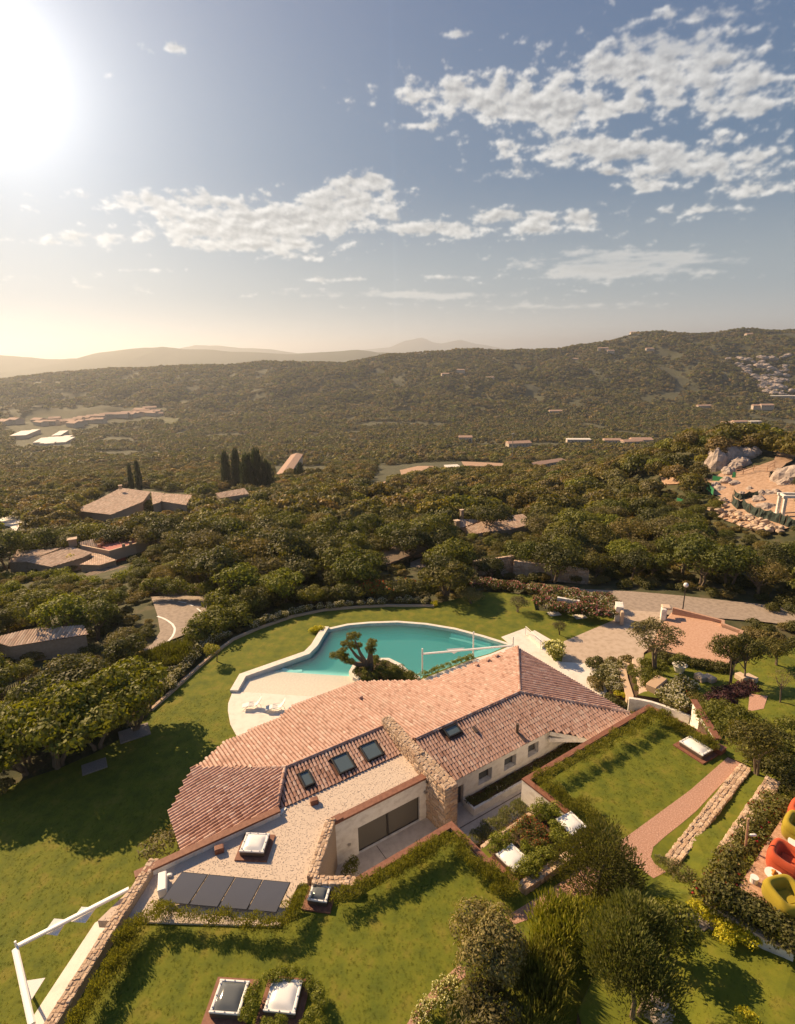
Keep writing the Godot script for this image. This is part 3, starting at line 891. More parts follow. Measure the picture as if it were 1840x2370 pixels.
func ribbon(pts: Array, width: float, yf: Callable) -> ArrayMesh:
	var b := MB.new()
	for i in pts.size() - 1:
		var p: Vector2 = pts[i]; var q: Vector2 = pts[i + 1]
		var d := (q - p).normalized().orthogonal() * width / 2
		var v := []
		for e in [p + d, q + d, q - d, p - d]: v.append(Vector3(e.x, yf.call(e.x, e.y), e.y))
		b.tri_up(v[0], v[1], v[2])
		b.tri_up(v[0], v[2], v[3])
	return b.done()


func land() -> void:
	# ground to the horizon: fine near the house, coarse far away
	var hole: PackedVector2Array = Geometry2D.offset_polygon(PackedVector2Array(POOL), 1.2)[0]
	var rough := FastNoiseLite.new()
	rough.seed = 9; rough.frequency = 0.006; rough.fractal_octaves = 4
	var gully := FastNoiseLite.new()
	gully.seed = 21; gully.frequency = 0.0035; gully.fractal_octaves = 3; gully.fractal_type = FastNoiseLite.FRACTAL_RIDGED
	var hf := func(x: float, z: float) -> float:
		var d := -z
		return terr(x, z) - 0.12 + smoothstep(160.0, 700.0, d) * 5.0 * rough.get_noise_2d(x, z) - 26.0 * smoothstep(1050.0, 1350.0, d) * (1.0 - smoothstep(1700.0, 1800.0, d)) * (gully.get_noise_2d(x, z * 0.7) + 0.3)
	M.land = hf
	var xs := []; var ds := []
	var q := 0.0
	while q < 4200.0:
		xs.append(q)
		q += 6.0 if q < 120 else (14.0 if q < 400 else 45.0 if q < 1800 else 200.0)
	var all := []
	for i in range(xs.size() - 1, 0, -1): all.append(-xs[i])
	all.append_array(xs)
	q = -60.0
	while q < 3300.0:
		ds.append(q)
		q += 5.0 if q < 130 else (12.0 if q < 400 else 30.0 if q < 2000 else 150.0)
	var v := PackedVector3Array(); var ix := PackedInt32Array(); var nn := PackedVector3Array()
	for d in ds:
		for x in all:
			v.append(Vector3(x, hf.call(x, -d), -d))
			var e := 2.0 if d < 400 else 12.0
			nn.append(Vector3(hf.call(x - e, -d) - hf.call(x + e, -d), 2 * e, hf.call(x, -d - e) - hf.call(x, -d + e)).normalized())
	var b := MB.new()
	for j in ds.size() - 1:
		for i in all.size() - 1:
			var k: int = j * all.size() + i
			var mid := Vector2((all[i] + all[i + 1]) / 2, -(ds[j] + ds[j + 1]) / 2)
			if absf(mid.x) < 40 and ds[j] > 35 and ds[j] < 80:
				var cell := PackedVector2Array([Vector2(all[i], -ds[j]), Vector2(all[i + 1], -ds[j]), Vector2(all[i + 1], -ds[j + 1]), Vector2(all[i], -ds[j + 1])])
				if Geometry2D.intersect_polygons(cell, hole).size():
					for r in Geometry2D.clip_polygons(cell, hole):
						if not Geometry2D.is_polygon_clockwise(r) or true: b.sheet(Array(r), hf)
					continue
			for t in [k, k + all.size(), k + 1, k + 1, k + all.size(), k + all.size() + 1]: ix.append(t)
	var arr := []
	arr.resize(Mesh.ARRAY_MAX)
	arr[Mesh.ARRAY_VERTEX] = v; arr[Mesh.ARRAY_NORMAL] = nn; arr[Mesh.ARRAY_INDEX] = ix
	var am := ArrayMesh.new()
	am.add_surface_from_arrays(Mesh.PRIMITIVE_TRIANGLES, arr)
	am.surface_set_material(0, M.scrub)
	setting("terrain", am, M.scrub)
	setting("ground_under_garden", b.done(), M.soil)
	# plain and hills far off
	var pb := MB.new()
	pb.quad(Vector3(-30000, -103, -3000), Vector3(-30000, -103, -26000), Vector3(30000, -103, -26000), Vector3(30000, -103, -3000))
	setting("far_plain", pb.done(), M.scrub)
	for h in [["far_hill", 5000.0, 1500.0, xyz([-3756.68, 92.1, -5000, -3372.89, 57.4, -5000, -3142.26, 34.62, -5000, -3047.01, 19.77, -5000, -2871.5, 13.02, -5000, -2713.48, 17.94, -5000, -2529.5, 62.09, -5000, -2290.21, 90.06, -5000, -2132.79, 96.81, -5000, -1975.98, 99.81, -5000, -1802.23, 81.88, -5000, -1607.73, 71.1, -5000, -1414.12, 49.02, -5000, -1121.38, 32.78, -5000, -925.91, 21.94, -5000, -630.93, 30.21, -5000, -316.27, 47.56, -5000, -140.33, 27.63, -5000, 55.81, 16.78, -5000, 448.89, -16.33, -5000]), Vector3(0, 0, 0)],
			["distant_hill", 9000.0, 2000.0, xyz([-3609.88, 17.72, -9000, -3277.91, 130.9, -9000, -3061.19, 177.89, -9000, -2852.83, 154.17, -9000, -2676.86, 154.6, -9000, -2258.33, 113.81, -9000, -1837.41, 89.83, -9000, -1488.56, 33.1, -9000, -1134.74, 44.14, -9000, -76.9, -24.65, -9000, 984.61, -18.65, -9000, 2401.97, -56.09, -9000, 4179.6, -113.3, -9000]), Vector3.ZERO],
			["distant_mountain", 14000.0, 2500.0, xyz([-827.55, 56.21, -14000, -137.76, 127.21, -14000, 264.84, 257.49, -14000, 665.03, 332.66, -14000, 893.18, 230.59, -14000, 1122, 188.44, -14000, 1578.72, 251.94, -14000, 1980.98, 146.66, -14000, 2383.64, 84.99, -14000, 3075.75, -9.27, -14000]), Vector3.ZERO]]:
		var hb := MB.new()
		var line := []
		var pts: Array = h[3]
		for i in pts.size() - 1:
			for k in 6: line.append(pts[i].lerp(pts[i + 1], k / 6.0) + Vector3(0, rough.get_noise_2d(i * 60 + k * 9, h[1]) * h[1] * 0.0022, 0))
		line.append(pts[-1])
		for i in line.size() - 1:
			var p: Vector3 = line[i]; var r: Vector3 = line[i + 1]
			for s in 3:
				var f0 := s / 3.0; var f1 := (s + 1) / 3.0
				var g := func(c: Vector3, f: float): return Vector3(c.x + rough.get_noise_2d(c.x * 0.3, f * 900) * 300 * f, lerpf(c.y, -105.0, pow(f, 0.8)), c.z + f * h[2])
				hb.tri_up(g.call(p, f0), g.call(r, f0), g.call(r, f1))
				hb.tri_up(g.call(p, f0), g.call(r, f1), g.call(p, f1))
			hb.tri_up(p, r, Vector3(r.x, -105, r.z - h[2]))
			hb.tri_up(p, Vector3(r.x, -105, r.z - h[2]), Vector3(p.x, -105, p.z - h[2]))
		setting(h[0], hb.smooth(), M.scrub)
	# roads behind the garden
	var over := func(x: float, z: float): return terr(x, z) + 0.05
	var roads := ROADS
	for r in roads:
		var rb := MB.new()
		rb.gridded(r, 4.0, over)
		setting("road", rb.done(), M.road)
	var line := func(x: float, z: float): return terr(x, z) + 0.062
	setting("road_edge_line", ribbon(xz([-33.16, -70.25, -31.99, -69.43, -31.05, -68.59, -30, -67.46, -29.19, -66.15, -28.8, -64.91, -28.62, -63.83, -28.65, -62.56]), 0.28, line), M.white_paint)
	for s in [xz([-32.31, -75.5, -30.78, -74.66]), xz([-30.1, -73.98, -29.39, -73.5]), xz([-28.53, -72.61, -27.63, -71.52]), xz([-26.92, -70.64, -26.25, -69.7]), xz([-34.36, -76.43, -33.09, -76.06])]:
		setting("road_centre_line", ribbon(s, 0.22, line), M.white_paint)


func without(poly: Array, hole: Array) -> Array:
	# the polygon with the hole cut out, as simple polygons
	var mid := 0.0
	for p in hole: mid += p.x / hole.size()
	var out := []
	for half in [PackedVector2Array([Vector2(-500, -500), Vector2(mid, -500), Vector2(mid, 500), Vector2(-500, 500)]), PackedVector2Array([Vector2(mid, -500), Vector2(500, -500), Vector2(500, 500), Vector2(mid, 500)])]:
		for a in Geometry2D.intersect_polygons(PackedVector2Array(poly), half):
			for r in Geometry2D.clip_polygons(a, PackedVector2Array(hole)): out.append(Array(r))
	return out


func gardens_ground() -> void:
	var b := MB.new()
	var deck_edge: Array = xz([-17.62, -51.41, -17.47, -49.41, -17.15, -48.15, -16.31, -46.05, -15.06, -44.09, -11.56, -42.95, -5.04, -47.81])
	for r in without(LAWN, POOL): b.prism(r, -1.6, 0.0, false)
	setting("lawn", b.done(), M.lawn)
	setting("lower_paving", prism_mesh([U2(8, 14), U2(47, 14), U2(47, 29), U2(40, 33.5), U2(8, 33.5)], -0.5, 0.10), M.paving)
	# upper lawn on the roof of the lower rooms and the climbing garden to the east
	b = MB.new()
	b.prism(UPPER, -1.0, 3.3, false)
	setting("upper_lawn", b.done(), M.lawn)
	b = MB.new()
	b.gridded(EASTERN, 1.5, east)
	setting("east_garden", b.done(), M.lawn)
	# skirt under the east garden
	b = MB.new()
	for i in EASTERN.size():
		var p: Vector2 = EASTERN[i]; var q: Vector2 = EASTERN[(i + 1) % EASTERN.size()]
		b.quad(Vector3(p.x, -2, p.y), Vector3(p.x, east(p.x, p.y), p.y), Vector3(q.x, east(q.x, q.y), q.y), Vector3(q.x, -2, q.y))
	setting("east_garden_bank", b.done(), M.soil)
	# paths
	setting("gravel_path", prism_mesh(xz([25.22, -36.47, 26.35, -35.69, 25.3, -35.11, 23.78, -34.13, 22.18, -32.92, 20.12, -31.29, 18.38, -30.12, 17.16, -29.34, 15.95, -28.49, 15.47, -27.77, 15.49, -27.26, 15.94, -26.71, 14.98, -26.29, 14.36, -27.08, 13.35, -28.33, 14.18, -29.07, 16.46, -30.51, 20.71, -33.22]), 3.2, 3.312), M.pink)
	setting("gravel_path", prism_mesh(xz([10.1, -26.56, 10.92, -27.39, 12.1, -26.73, 10.98, -25.35, 9.57, -25.09, 6.81, -23.86, 6.07, -23.62, 5.65, -24.06, 7.63, -25.13]), 3.2, 3.313), M.pink)
	setting("gravel_path", prism_mesh(xz([3.09, -21.41, 2.71, -21.5, 1.7, -20.71, 0.65, -19.76, -0.11, -18.74, 0.31, -18.48, 1.4, -19.74, 2.37, -20.48, 3.04, -20.97]), 3.2, 3.311), M.pink)
	b = MB.new()
	b.gridded(xz([32.82, -45.94, 34.06, -45.25, 32.48, -43.36, 30.95, -43.13]), 0.6, func(x, z): return east(x, z) + 0.03)
	setting("gravel_patch", b.done(), M.pink)
	# forecourt, ramp and parking pad
	setting("forecourt", prism_mesh(xz([18.21, -56.04, 19.74, -60.64, 28.51, -66.42, 28.16, -64.62, 30.15, -68.84, 35.02, -67.86, 33.72, -65.04, 34.32, -63.69, 28.96, -58.46, 28.12, -57.69, 27.32, -55.81, 22.33, -55.39]), -0.6, 0.045), M.drive)
	b = MB.new()
	var pad: Array = xyz([33.47, 0.3, -64.56, 36.02, 0.4, -67.36, 39.8, 1, -62.49, 39.25, 1, -61.69, 40.28, 1.2, -59.51, 34.45, 1.2, -52.5, 31.73, 0.9, -54.43, 28.52, 0.5, -57.57])
	var pp := []
	for p in pad: pp.append(Vector2(p.x, p.z))
	b.sheet(pp, func(x, z):
		var s := 0.0; var w := 0.0
		for p in pad:
			var k := 1.0 / (0.01 + Vector2(p.x - x, p.z - z).length_squared())
			s += k * p.y; w += k
		return s / w)
	setting("parking_pad", b.done(), M.brick)
	for i in pad.size():
		pass
	var edge := wall_along(xz([28.27, -57.05, 31.79, -54.52, 34.83, -53.07, 40.72, -60.15, 39.53, -62.06, 40.02, -62.87, 35.64, -66.66]), 0.35, -0.5, 1.32)
	solo("retaining_wall", edge, M.brick, "low terracotta retaining wall round the sloping parking pad", "wall")
	# fine grass standing on the near lawns
	var g := spread_on(UPPER, 22.0, func(_x, _z): return 3.3, 0.06, 0.12, [xz([25.22, -36.47, 26.35, -35.69, 15.94, -26.71, 14.98, -26.29, 13.35, -28.33]), xz([4.96, -28.74, 10.22, -32.31, 11.73, -28.72, 6.84, -25.62])])
	g.append_array(spread_on(EASTERN, 16.0, east, 0.06, 0.13))
	g.append_array(spread_on([Vector2(-40, -14), Vector2(-17, -14), Vector2(-12, -36), Vector2(-18, -52), Vector2(-34, -44)], 18.0, func(_x, _z): return 0.0, 0.06, 0.12))
	var o := scatter(self, "grass", M.m_tuft, M.leaf, g)
	tag(o, "short green lawn grass", "grass")


func pool() -> void:
	var shore: Array = xz([-15.88, -51.25, -7.16, -49.96])
	var along: Vector2 = (shore[1] - shore[0]).normalized()
	var away := Vector2(along.y, -along.x)
	if away.y > 0: away = -away
	var bench: Array = xz([1.99, -53.08, 8.36, -57.24, 13.09, -60.13])
	var depth := func(x: float, z: float) -> float:
		var s: float = (Vector2(x, z) - shore[0]).dot(away)
		var dd := 0.09 + 0.035 * maxf(0.0, s) + 1.05 * smoothstep(4.2, 8.0, s)
		var nearest: Vector2 = Geometry2D.get_closest_point_to_segment(Vector2(x, z), bench[0], bench[1])
		var n2: Vector2 = Geometry2D.get_closest_point_to_segment(Vector2(x, z), bench[1], bench[2])
		var k := minf(nearest.distance_to(Vector2(x, z)), n2.distance_to(Vector2(x, z)))
		return -minf(dd, 0.55 + 1.0 * smoothstep(1.8, 2.6, k))
	var o := thing("swimming_pool", "curved turquoise swimming pool with a shallow sandy beach end", "pool", Vector3(-1.43, 0, -60.81))
	var b := MB.new()
	b.gridded(POOL, 0.8, depth)
	part(o, "floor", b.done(), M.pool)
	b = MB.new()
	for r in Geometry2D.intersect_polygons(PackedVector2Array(POOL), PackedVector2Array([shore[0] - along * 20 - away * 3, shore[1] + along * 20 - away * 3, shore[1] + along * 20 + away * 4.6, shore[0] - along * 20 + away * 4.6])): 
		b = MB.new()
		b.gridded(Array(r), 0.8, func(x, z): return depth.call(x, z) + 0.02)
		part(o, "beach", b.done(), M.sand)
	b = MB.new()
	for i in POOL.size():
		var p: Vector2 = POOL[i]; var q: Vector2 = POOL[(i + 1) % POOL.size()]
		b.quad(Vector3(p.x, -1.8, p.y), Vector3(p.x, 0.0, p.y), Vector3(q.x, 0.0, q.y), Vector3(q.x, -1.8, q.y))
	part(o, "side_wall", b.done(), M.pool)
	# white coping along the outer edge
	part(o, "coping", wall_along(xz([-17.37, -51.25, -17.21, -54.11, -10.9, -58.65, -10.25, -60.39, -9.86, -62.72, -9.42, -65.06]), 0.85, -0.3, 0.30), M.pale)
	part(o, "coping", wall_along(xz([-9.3, -64.69, -6.68, -65.9, -3.97, -66.33, -0.24, -66.45, 3.45, -65.68, 7, -64.25, 10.31, -62.15, 13.28, -59.94]), 0.45, -0.3, 0.10), M.pale)
	part(o, "step", wall_along(xz([-13.38, -56.25, -12.08, -55.66, -11.03, -55.78]), 0.5, -1.0, -0.32), M.pool)
	part(o, "step", wall_along(xz([6.65, -64.33, 9.03, -63.01, 11.16, -61.5]), 0.6, -1.6, -0.5), M.pool)
	part(o, "step", wall_along(xz([6.37, -63.84, 8.72, -62.49, 10.76, -61.19]), 0.6, -1.6, -0.85), M.pool)
	var sb := MB.new()
	sb.sheet(POOL, func(_x, _z): return -0.07)
	part(o, "water_surface", sb.done(), M.water)
	# the water itself: light scattered blue-green by its depth
	var lo: Vector2 = POOL[0]; var hi: Vector2 = POOL[0]
	for p in POOL: lo = lo.min(p); hi = hi.max(p)
	var fog := FogVolume.new()
	fog.name = "water"
	fog.shape = RenderingServer.FOG_VOLUME_SHAPE_BOX
	fog.size = Vector3(hi.x - lo.x, 1.6, hi.y - lo.y)
	var fm := FogMaterial.new()
	fm.density = 0.5
	fm.albedo = Color(0.06, 0.94, 0.95).linear_to_srgb()
	fog.material = fm
	add_child(fog)
	fog.position = Vector3((lo.x + hi.x) / 2, -0.14 - 0.8, (lo.y + hi.y) / 2)
	fog.set_meta("kind", "structure")
	# island bed and the strip planter beside the water
	var isl := thing("island_bed", "planted island bed with pale rim jutting into the pool", "planter", Vector3(-1.35, 0, -54.53))
	part(isl, "rim", wall_along(ISLAND.slice(0, 9), 0.5, -1.5, 0.22), M.pale)
	part(isl, "soil", prism_mesh(ISLAND, -1.5, 0.10), M.soil)
	# decks
	setting("beach_deck", prism_mesh(xz([-17.58, -51.29, -17.46, -49.37, -17.13, -48.11, -16.3, -46.01, -15.11, -44.1, -11.5, -42.66, -3.98, -48.98, -6.37, -49.89, -11.17, -50.56, -15.83, -51.24]), -0.5, 0.03), M.pale)
	setting("white_terrace", prism_mesh([Vector2(12.47, -61.98), Vector2(15.99, -64.22), Vector2(16.42, -62.73), Vector2(17.62, -59.05), Vector2(17.34, -56.33), Vector2(18.25, -56.03), Vector2(22.33, -55.42), Vector2(21, -49.48), U2(39.8, 30), U2(38, 37), U2(29, 37.5), Vector2(1.98, -52.85), Vector2(8.33, -56.99), Vector2(10.34, -57.93), Vector2(13.26, -59.85)], -0.5, 0.053), M.pale)


func xz(a: Array) -> Array:   # pairs of plan coordinates
	var out := []
	for i in range(0, a.size(), 2): out.append(Vector2(a[i], a[i + 1]))
	return out


func xyz(a: Array) -> Array:
	var out := []
	for i in range(0, a.size(), 3): out.append(Vector3(a[i], a[i + 1], a[i + 2]))
	return out



# ---------------------------------------------------------------- the villa
func roof_face(roof: Node3D, poly: Array, hf: Callable, fall: Vector2, skip := []) -> Dictionary:
	# poly and fall in house axes (u, w); hf gives the height. Lays the deck and returns the tiles' places
	var b := MB.new()
	var conv := func(x: float, z: float):
		var q := to_uw(x, z)
		return hf.call(q.x, q.y)
	var plan := []
	for p in poly: plan.append(U2(p.x, p.y))
	b.gridded(plan, 0.9, conv)
	var deck := b.done()
	var tiles := []
	var across := fall.orthogonal()
	var lo := Vector2(1e9, 1e9); var hi := -lo
	for p in poly:
		var q := Vector2(p.dot(across), p.dot(fall))
		lo = lo.min(q); hi = hi.max(q)
	var pp := PackedVector2Array(poly)
	var a := lo.x + 0.12
	while a < hi.x:
		var f := hi.y - 0.2
		while f > lo.y - 0.1:
			var p := across * (a + rng.randf_range(-0.012, 0.012)) + fall * (f + rng.randf_range(-0.02, 0.02))
			f -= 0.38
			if not Geometry2D.is_point_in_polygon(p, pp): continue
			var bad := false
			for s in skip:
				if Geometry2D.is_point_in_polygon(p, PackedVector2Array(s)): bad = true
			if bad: continue
			var h: float = hf.call(p.x, p.y)
			var p2 := p + fall * 0.1
			var h2: float = hf.call(p2.x, p2.y)
			var down := (U(p2.x, p2.y, h2) - U(p.x, p.y, h)).normalized()
			var side3 := Vector3.UP.cross(down).normalized()
			var nrm := down.cross(side3).normalized()
			var t := Transform3D(Basis(side3, nrm, down), U(p.x, p.y, h) + nrm * 0.03)
			t.basis = t.basis * Basis(Vector3.RIGHT, 0.085) * Basis(Vector3.UP, rng.randf_range(-0.03, 0.03))
			tiles.append(t)
		a += 0.285
	return {"deck": deck, "tiles": tiles}


func lay_tiles(parent: Node3D, tiles: Array, singles: int) -> void:
	# the tiles nearest the camera one by one, the rest as one body
	var eye := Vector3(0, 34, 0)
	tiles.sort_custom(func(p, q): return p.origin.distance_squared_to(eye) < q.origin.distance_squared_to(eye))
	var rest := []
	var tint := []
	for i in tiles.size():
		if i < singles:
			var o := MeshInstance3D.new()
			o.name = "roof_tile" if i == 0 else "roof_tile_%03d" % i
			o.mesh = M.m_tile
			o.material_override = M.tile[[0, 0, 1, 2, 0, 1, 2, 3, 4][rng.randi() % 9]]
			parent.add_child(o, true)
			o.transform = tiles[i]
		else:
			rest.append(tiles[i])
			var k := rng.randf()
			var c := Color(0.45, 0.27, 0.205).lerp(Color(0.54, 0.36, 0.29), k) if rng.randf() > 0.25 else Color(0.33, 0.18, 0.13).lerp(Color(0.60, 0.45, 0.37), rng.randf())
			tint.append(c)
	scatter(parent, "roof_tiling", M.m_tile, M.roofing, rest, "stuff", tint)


func ridge_row(parent: Node3D, a: Vector3, b: Vector3, step := 0.4) -> void:
	var n := int(a.distance_to(b) / step)
	var d := (b - a).normalized()
	var s := Vector3.UP.cross(d).normalized()
	for i in n:
		var o := MeshInstance3D.new()
		o.name = "ridge_tile" if i == 0 else "ridge_tile_%03d" % i
		o.mesh = M.m_ridge
		o.material_override = M.tile[[0, 2, 4, 1][rng.randi() % 4]]
		parent.add_child(o, true)
		o.transform = Transform3D(Basis(s, d.cross(s), d), a.lerp(b, (i + 0.5) / n) + Vector3(0, 0.05, 0))


func stones_on(parent: Node3D, t: Transform3D, size: Vector2, cell: Vector2, proud: float, limit := 300) -> void:
	# stones set in a face: t's x along, y across the face, z out of it
	var rows := maxi(1, int(round(size.y / cell.y)))
	var rh := size.y / rows
	for r in rows:
		var x := -rng.randf() * cell.x * 0.4
		while x < size.x:
			var w := cell.x * rng.randf_range(0.6, 1.5)
			var x0 := maxf(0.0, x); var x1 := minf(size.x, x + w)
			x += w
			if x1 - x0 < cell.x * 0.25: continue
			var k := parent.get_child_count()
			if k >= limit: return
			var o := MeshInstance3D.new()
			o.name = "stone"
			o.mesh = M.m_stone[rng.randi() % 6]
			o.material_override = M.stone[rng.randi() % 5]
			parent.add_child(o, true)
			var d := proud * rng.randf_range(0.5, 1.2)
			o.transform = t * Transform3D(Basis(Vector3(0, 0, 1), rng.randf_range(-0.16, 0.16)).scaled(Vector3((x1 - x0) * rng.randf_range(0.96, 1.12), rh * rng.randf_range(0.85, 1.25), 0.16 + d)), Vector3((x0 + x1) / 2, (r + 0.5 + rng.randf_range(-0.14, 0.14)) * rh, -0.08 + d * 0.5))


func stone_wall(parent: Node3D, a: Vector2, b: Vector2, thick: float, y0: float, y1: float, left := true, right := true, cell := Vector2(0.42, 0.3), y1b := -99.0, ends := true) -> MeshInstance3D:
	# a rubble wall: a mortar core with stones on its top and faces
	if y1b < -50: y1b = y1
	var d := (b - a).normalized()
	var n := Vector2(-d.y, d.x) * thick / 2
	var c := MB.new()
	var p := []
	for y in 2:
		for e in [[a + n, y1], [b + n, y1b], [b - n, y1b], [a - n, y1]]: p.append(Vector3(e[0].x, y0 if y == 0 else e[1] - 0.06, e[0].y))
	c.hexa(p)
	var core := part(parent, "wall_core", c.done(), M.mortar)
	var len := a.distance_to(b)
	var dx := Vector3(d.x, 0, d.y); var nz := Vector3(-d.y, 0, d.x)
	var up := (Vector3(b.x, y1b, b.y) - Vector3(a.x, y1, a.y)).normalized()
	stones_on(core, Transform3D(Basis(up, -nz, up.cross(-nz).normalized()), Vector3(a.x, y1 - 0.06, a.y) + nz * thick / 2), Vector2(len, thick), cell * Vector2(0.85, 0.85), 0.07)
	var hh := minf(y1, y1b) - y0
	if ends:
		stones_on(core, Transform3D(Basis(-nz, Vector3.UP, dx), Vector3(b.x, y0, b.y) + nz * thick / 2), Vector2(thick, hh), cell, 0.085)
		stones_on(core, Transform3D(Basis(nz, Vector3.UP, -dx), Vector3(a.x, y0, a.y) - nz * thick / 2), Vector2(thick, hh), cell, 0.085)
	if right: stones_on(core, Transform3D(Basis(dx, Vector3.UP, -(-nz)), Vector3(a.x, y0, a.y) + nz * thick / 2), Vector2(len, hh), cell, 0.085)
	if left: stones_on(core, Transform3D(Basis(-dx, Vector3.UP, -nz), Vector3(b.x, y0, b.y) - nz * thick / 2), Vector2(len, hh), cell, 0.085)
	return core


func opening_wall(u0: float, u1: float, w: float, thick: float, y0: float, y1: float, holes: Array) -> ArrayMesh:
	# a wall along u with rectangular holes [u0, u1, y0, y1], its outer face at w, the rest behind it
	var b := MB.new()
	var us := [u0, u1]
	var ys := [y0, y1]
	for h in holes:
		us.append(h[0]); us.append(h[1]); ys.append(h[2]); ys.append(h[3])
	us.sort(); ys.sort()
	for i in us.size() - 1:
		for j in ys.size() - 1:
			if us[i + 1] - us[i] < 0.001 or ys[j + 1] - ys[j] < 0.001: continue
			var mu: float = (us[i] + us[i + 1]) / 2; var my: float = (ys[j] + ys[j + 1]) / 2
			var hole := false
			for h in holes:
				if mu > h[0] and mu < h[1] and my > h[2] and my < h[3]: hole = true
			if hole: continue
			b.quad(U(us[i], w, ys[j]), U(us[i], w, ys[j + 1]), U(us[i + 1], w, ys[j + 1]), U(us[i + 1], w, ys[j]))
	for h in holes:
		var q := [Vector2(h[0], h[2]), Vector2(h[0], h[3]), Vector2(h[1], h[3]), Vector2(h[1], h[2])]
		for k in 4:
			var a: Vector2 = q[k]; var c: Vector2 = q[(k + 1) % 4]
			b.quad(U(a.x, w, a.y), U(a.x, w + thick, a.y), U(c.x, w + thick, c.y), U(c.x, w, c.y))
	var e := [Vector2(u0, y0), Vector2(u0, y1), Vector2(u1, y1), Vector2(u1, y0)]
	for k in 4:
		var a: Vector2 = e[k]; var c: Vector2 = e[(k + 1) % 4]
		b.quad(U(a.x, w, a.y), U(c.x, w, c.y), U(c.x, w + thick, c.y), U(a.x, w + thick, a.y))
	return b.done()


func skylight(t: Transform3D, size: Vector2, clear: bool, label: String, curb := 0.35, lift := 0.30) -> void:
	# a dome rooflight: brown metal flashing, raised curb, white frame with studs, dome
	var o := thing("dome_skylight", label, "skylight", t.origin, "dome skylights on the flat roofs")
	o.basis = t.basis
	var b := MB.new()
	var s := Vector3(size.x, 0, size.y)
	b.obox(Transform3D(Basis(), Vector3(0, 0.05, 0)), Vector3(size.x + curb * 2, 0.10, size.y + curb * 2))
	part(o, "flashing", b.done(), M.cap, true)
	part(o, "curb", box_mesh(Transform3D(Basis(), Vector3(0, 0.1 + lift / 2, 0)), Vector3(size.x, lift, size.y), 0.03), M.bronze, true)
	var f := 0.1
	var y := 0.1 + lift
	var fb := MB.new()
	for k in [[Vector3(0, y + 0.05, -size.y / 2 + f / 2), Vector3(size.x + 0.06, 0.1, f)], [Vector3(0, y + 0.05, size.y / 2 - f / 2), Vector3(size.x + 0.06, 0.1, f)], [Vector3(-size.x / 2 + f / 2, y + 0.052, 0), Vector3(f, 0.1, size.y - 2 * f)], [Vector3(size.x / 2 - f / 2, y + 0.052, 0), Vector3(f, 0.1, size.y - 2 * f)]]:
		part(o, "frame", box_mesh(Transform3D(Basis(), k[0]), k[1], 0.015), M.dome, true)
	# low dome
	var n := 8
	var pt := func(i: int, j: int):
		var a := i / float(n) * 2 - 1; var c := j / float(n) * 2 - 1
		return Vector3(a * (size.x / 2 - f), y + 0.06 + 0.16 * (1 - pow(absf(a), 4)) * (1 - pow(absf(c), 4)), c * (size.y / 2 - f))
	var db := MB.new()
	for i in n:
		for j in n: db.quad(pt.call(i, j), pt.call(i + 1, j), pt.call(i + 1, j + 1), pt.call(i, j + 1))
	part(o, "dome", db.smooth(), M.clear_dome if clear else M.dome, true)
	for k in [-1.0, 1.0]:
		for q in [-0.35, 0.0, 0.35]:
			part(o, "stud", box_mesh(Transform3D(Basis(), Vector3(q * size.x, y + 0.115, k * (size.y / 2 - 0.05))), Vector3(0.05, 0.03, 0.05)), M.steel, true)
			part(o, "stud", box_mesh(Transform3D(Basis(), Vector3(k * (size.x / 2 - 0.05), y + 0.117, q * size.y)), Vector3(0.05, 0.03, 0.05)), M.steel, true)


func on_face(hf: Callable, u: float, w: float) -> Transform3D:
	# axes on a roof face at (u, w): x along u, y out of the roof, z down the slope towards the camera
	var p := U(u, w, hf.call(u, w))
	var x := (U(u + 0.1, w, hf.call(u + 0.1, w)) - p).normalized()
	var z := (U(u, w - 0.1, hf.call(u, w - 0.1)) - p).normalized()
	return Transform3D(Basis(x, z.cross(x).normalized(), z), p)


func roof_window(house: Node3D, hf: Callable, u: float, w: float, size: Vector2) -> void:
	var t := on_face(hf, u, w)
	var f := 0.11
	var holder := part(house, "roof_window", box_mesh(t * Transform3D(Basis(), Vector3(0, 0.08, 0)), Vector3(size.x - 0.04, 0.13, size.y - 0.04)), M.dark_metal)
	for k in [[Vector3(0, 0.17, -size.y / 2 + f / 2), Vector3(size.x, 0.13, f)], [Vector3(0, 0.17, size.y / 2 - f / 2), Vector3(size.x, 0.13, f)], [Vector3(-size.x / 2 + f / 2, 0.172, 0), Vector3(f, 0.13, size.y - 2 * f)], [Vector3(size.x / 2 - f / 2, 0.172, 0), Vector3(f, 0.13, size.y - 2 * f)]]:
		part(holder, "frame", box_mesh(t * Transform3D(Basis(), k[0]), k[1], 0.015), M.dark_metal)
	part(holder, "pane", box_mesh(t * Transform3D(Basis(), Vector3(0, 0.165, 0)), Vector3(size.x - 2 * f, 0.02, size.y - 2 * f)), M.roof_glass)


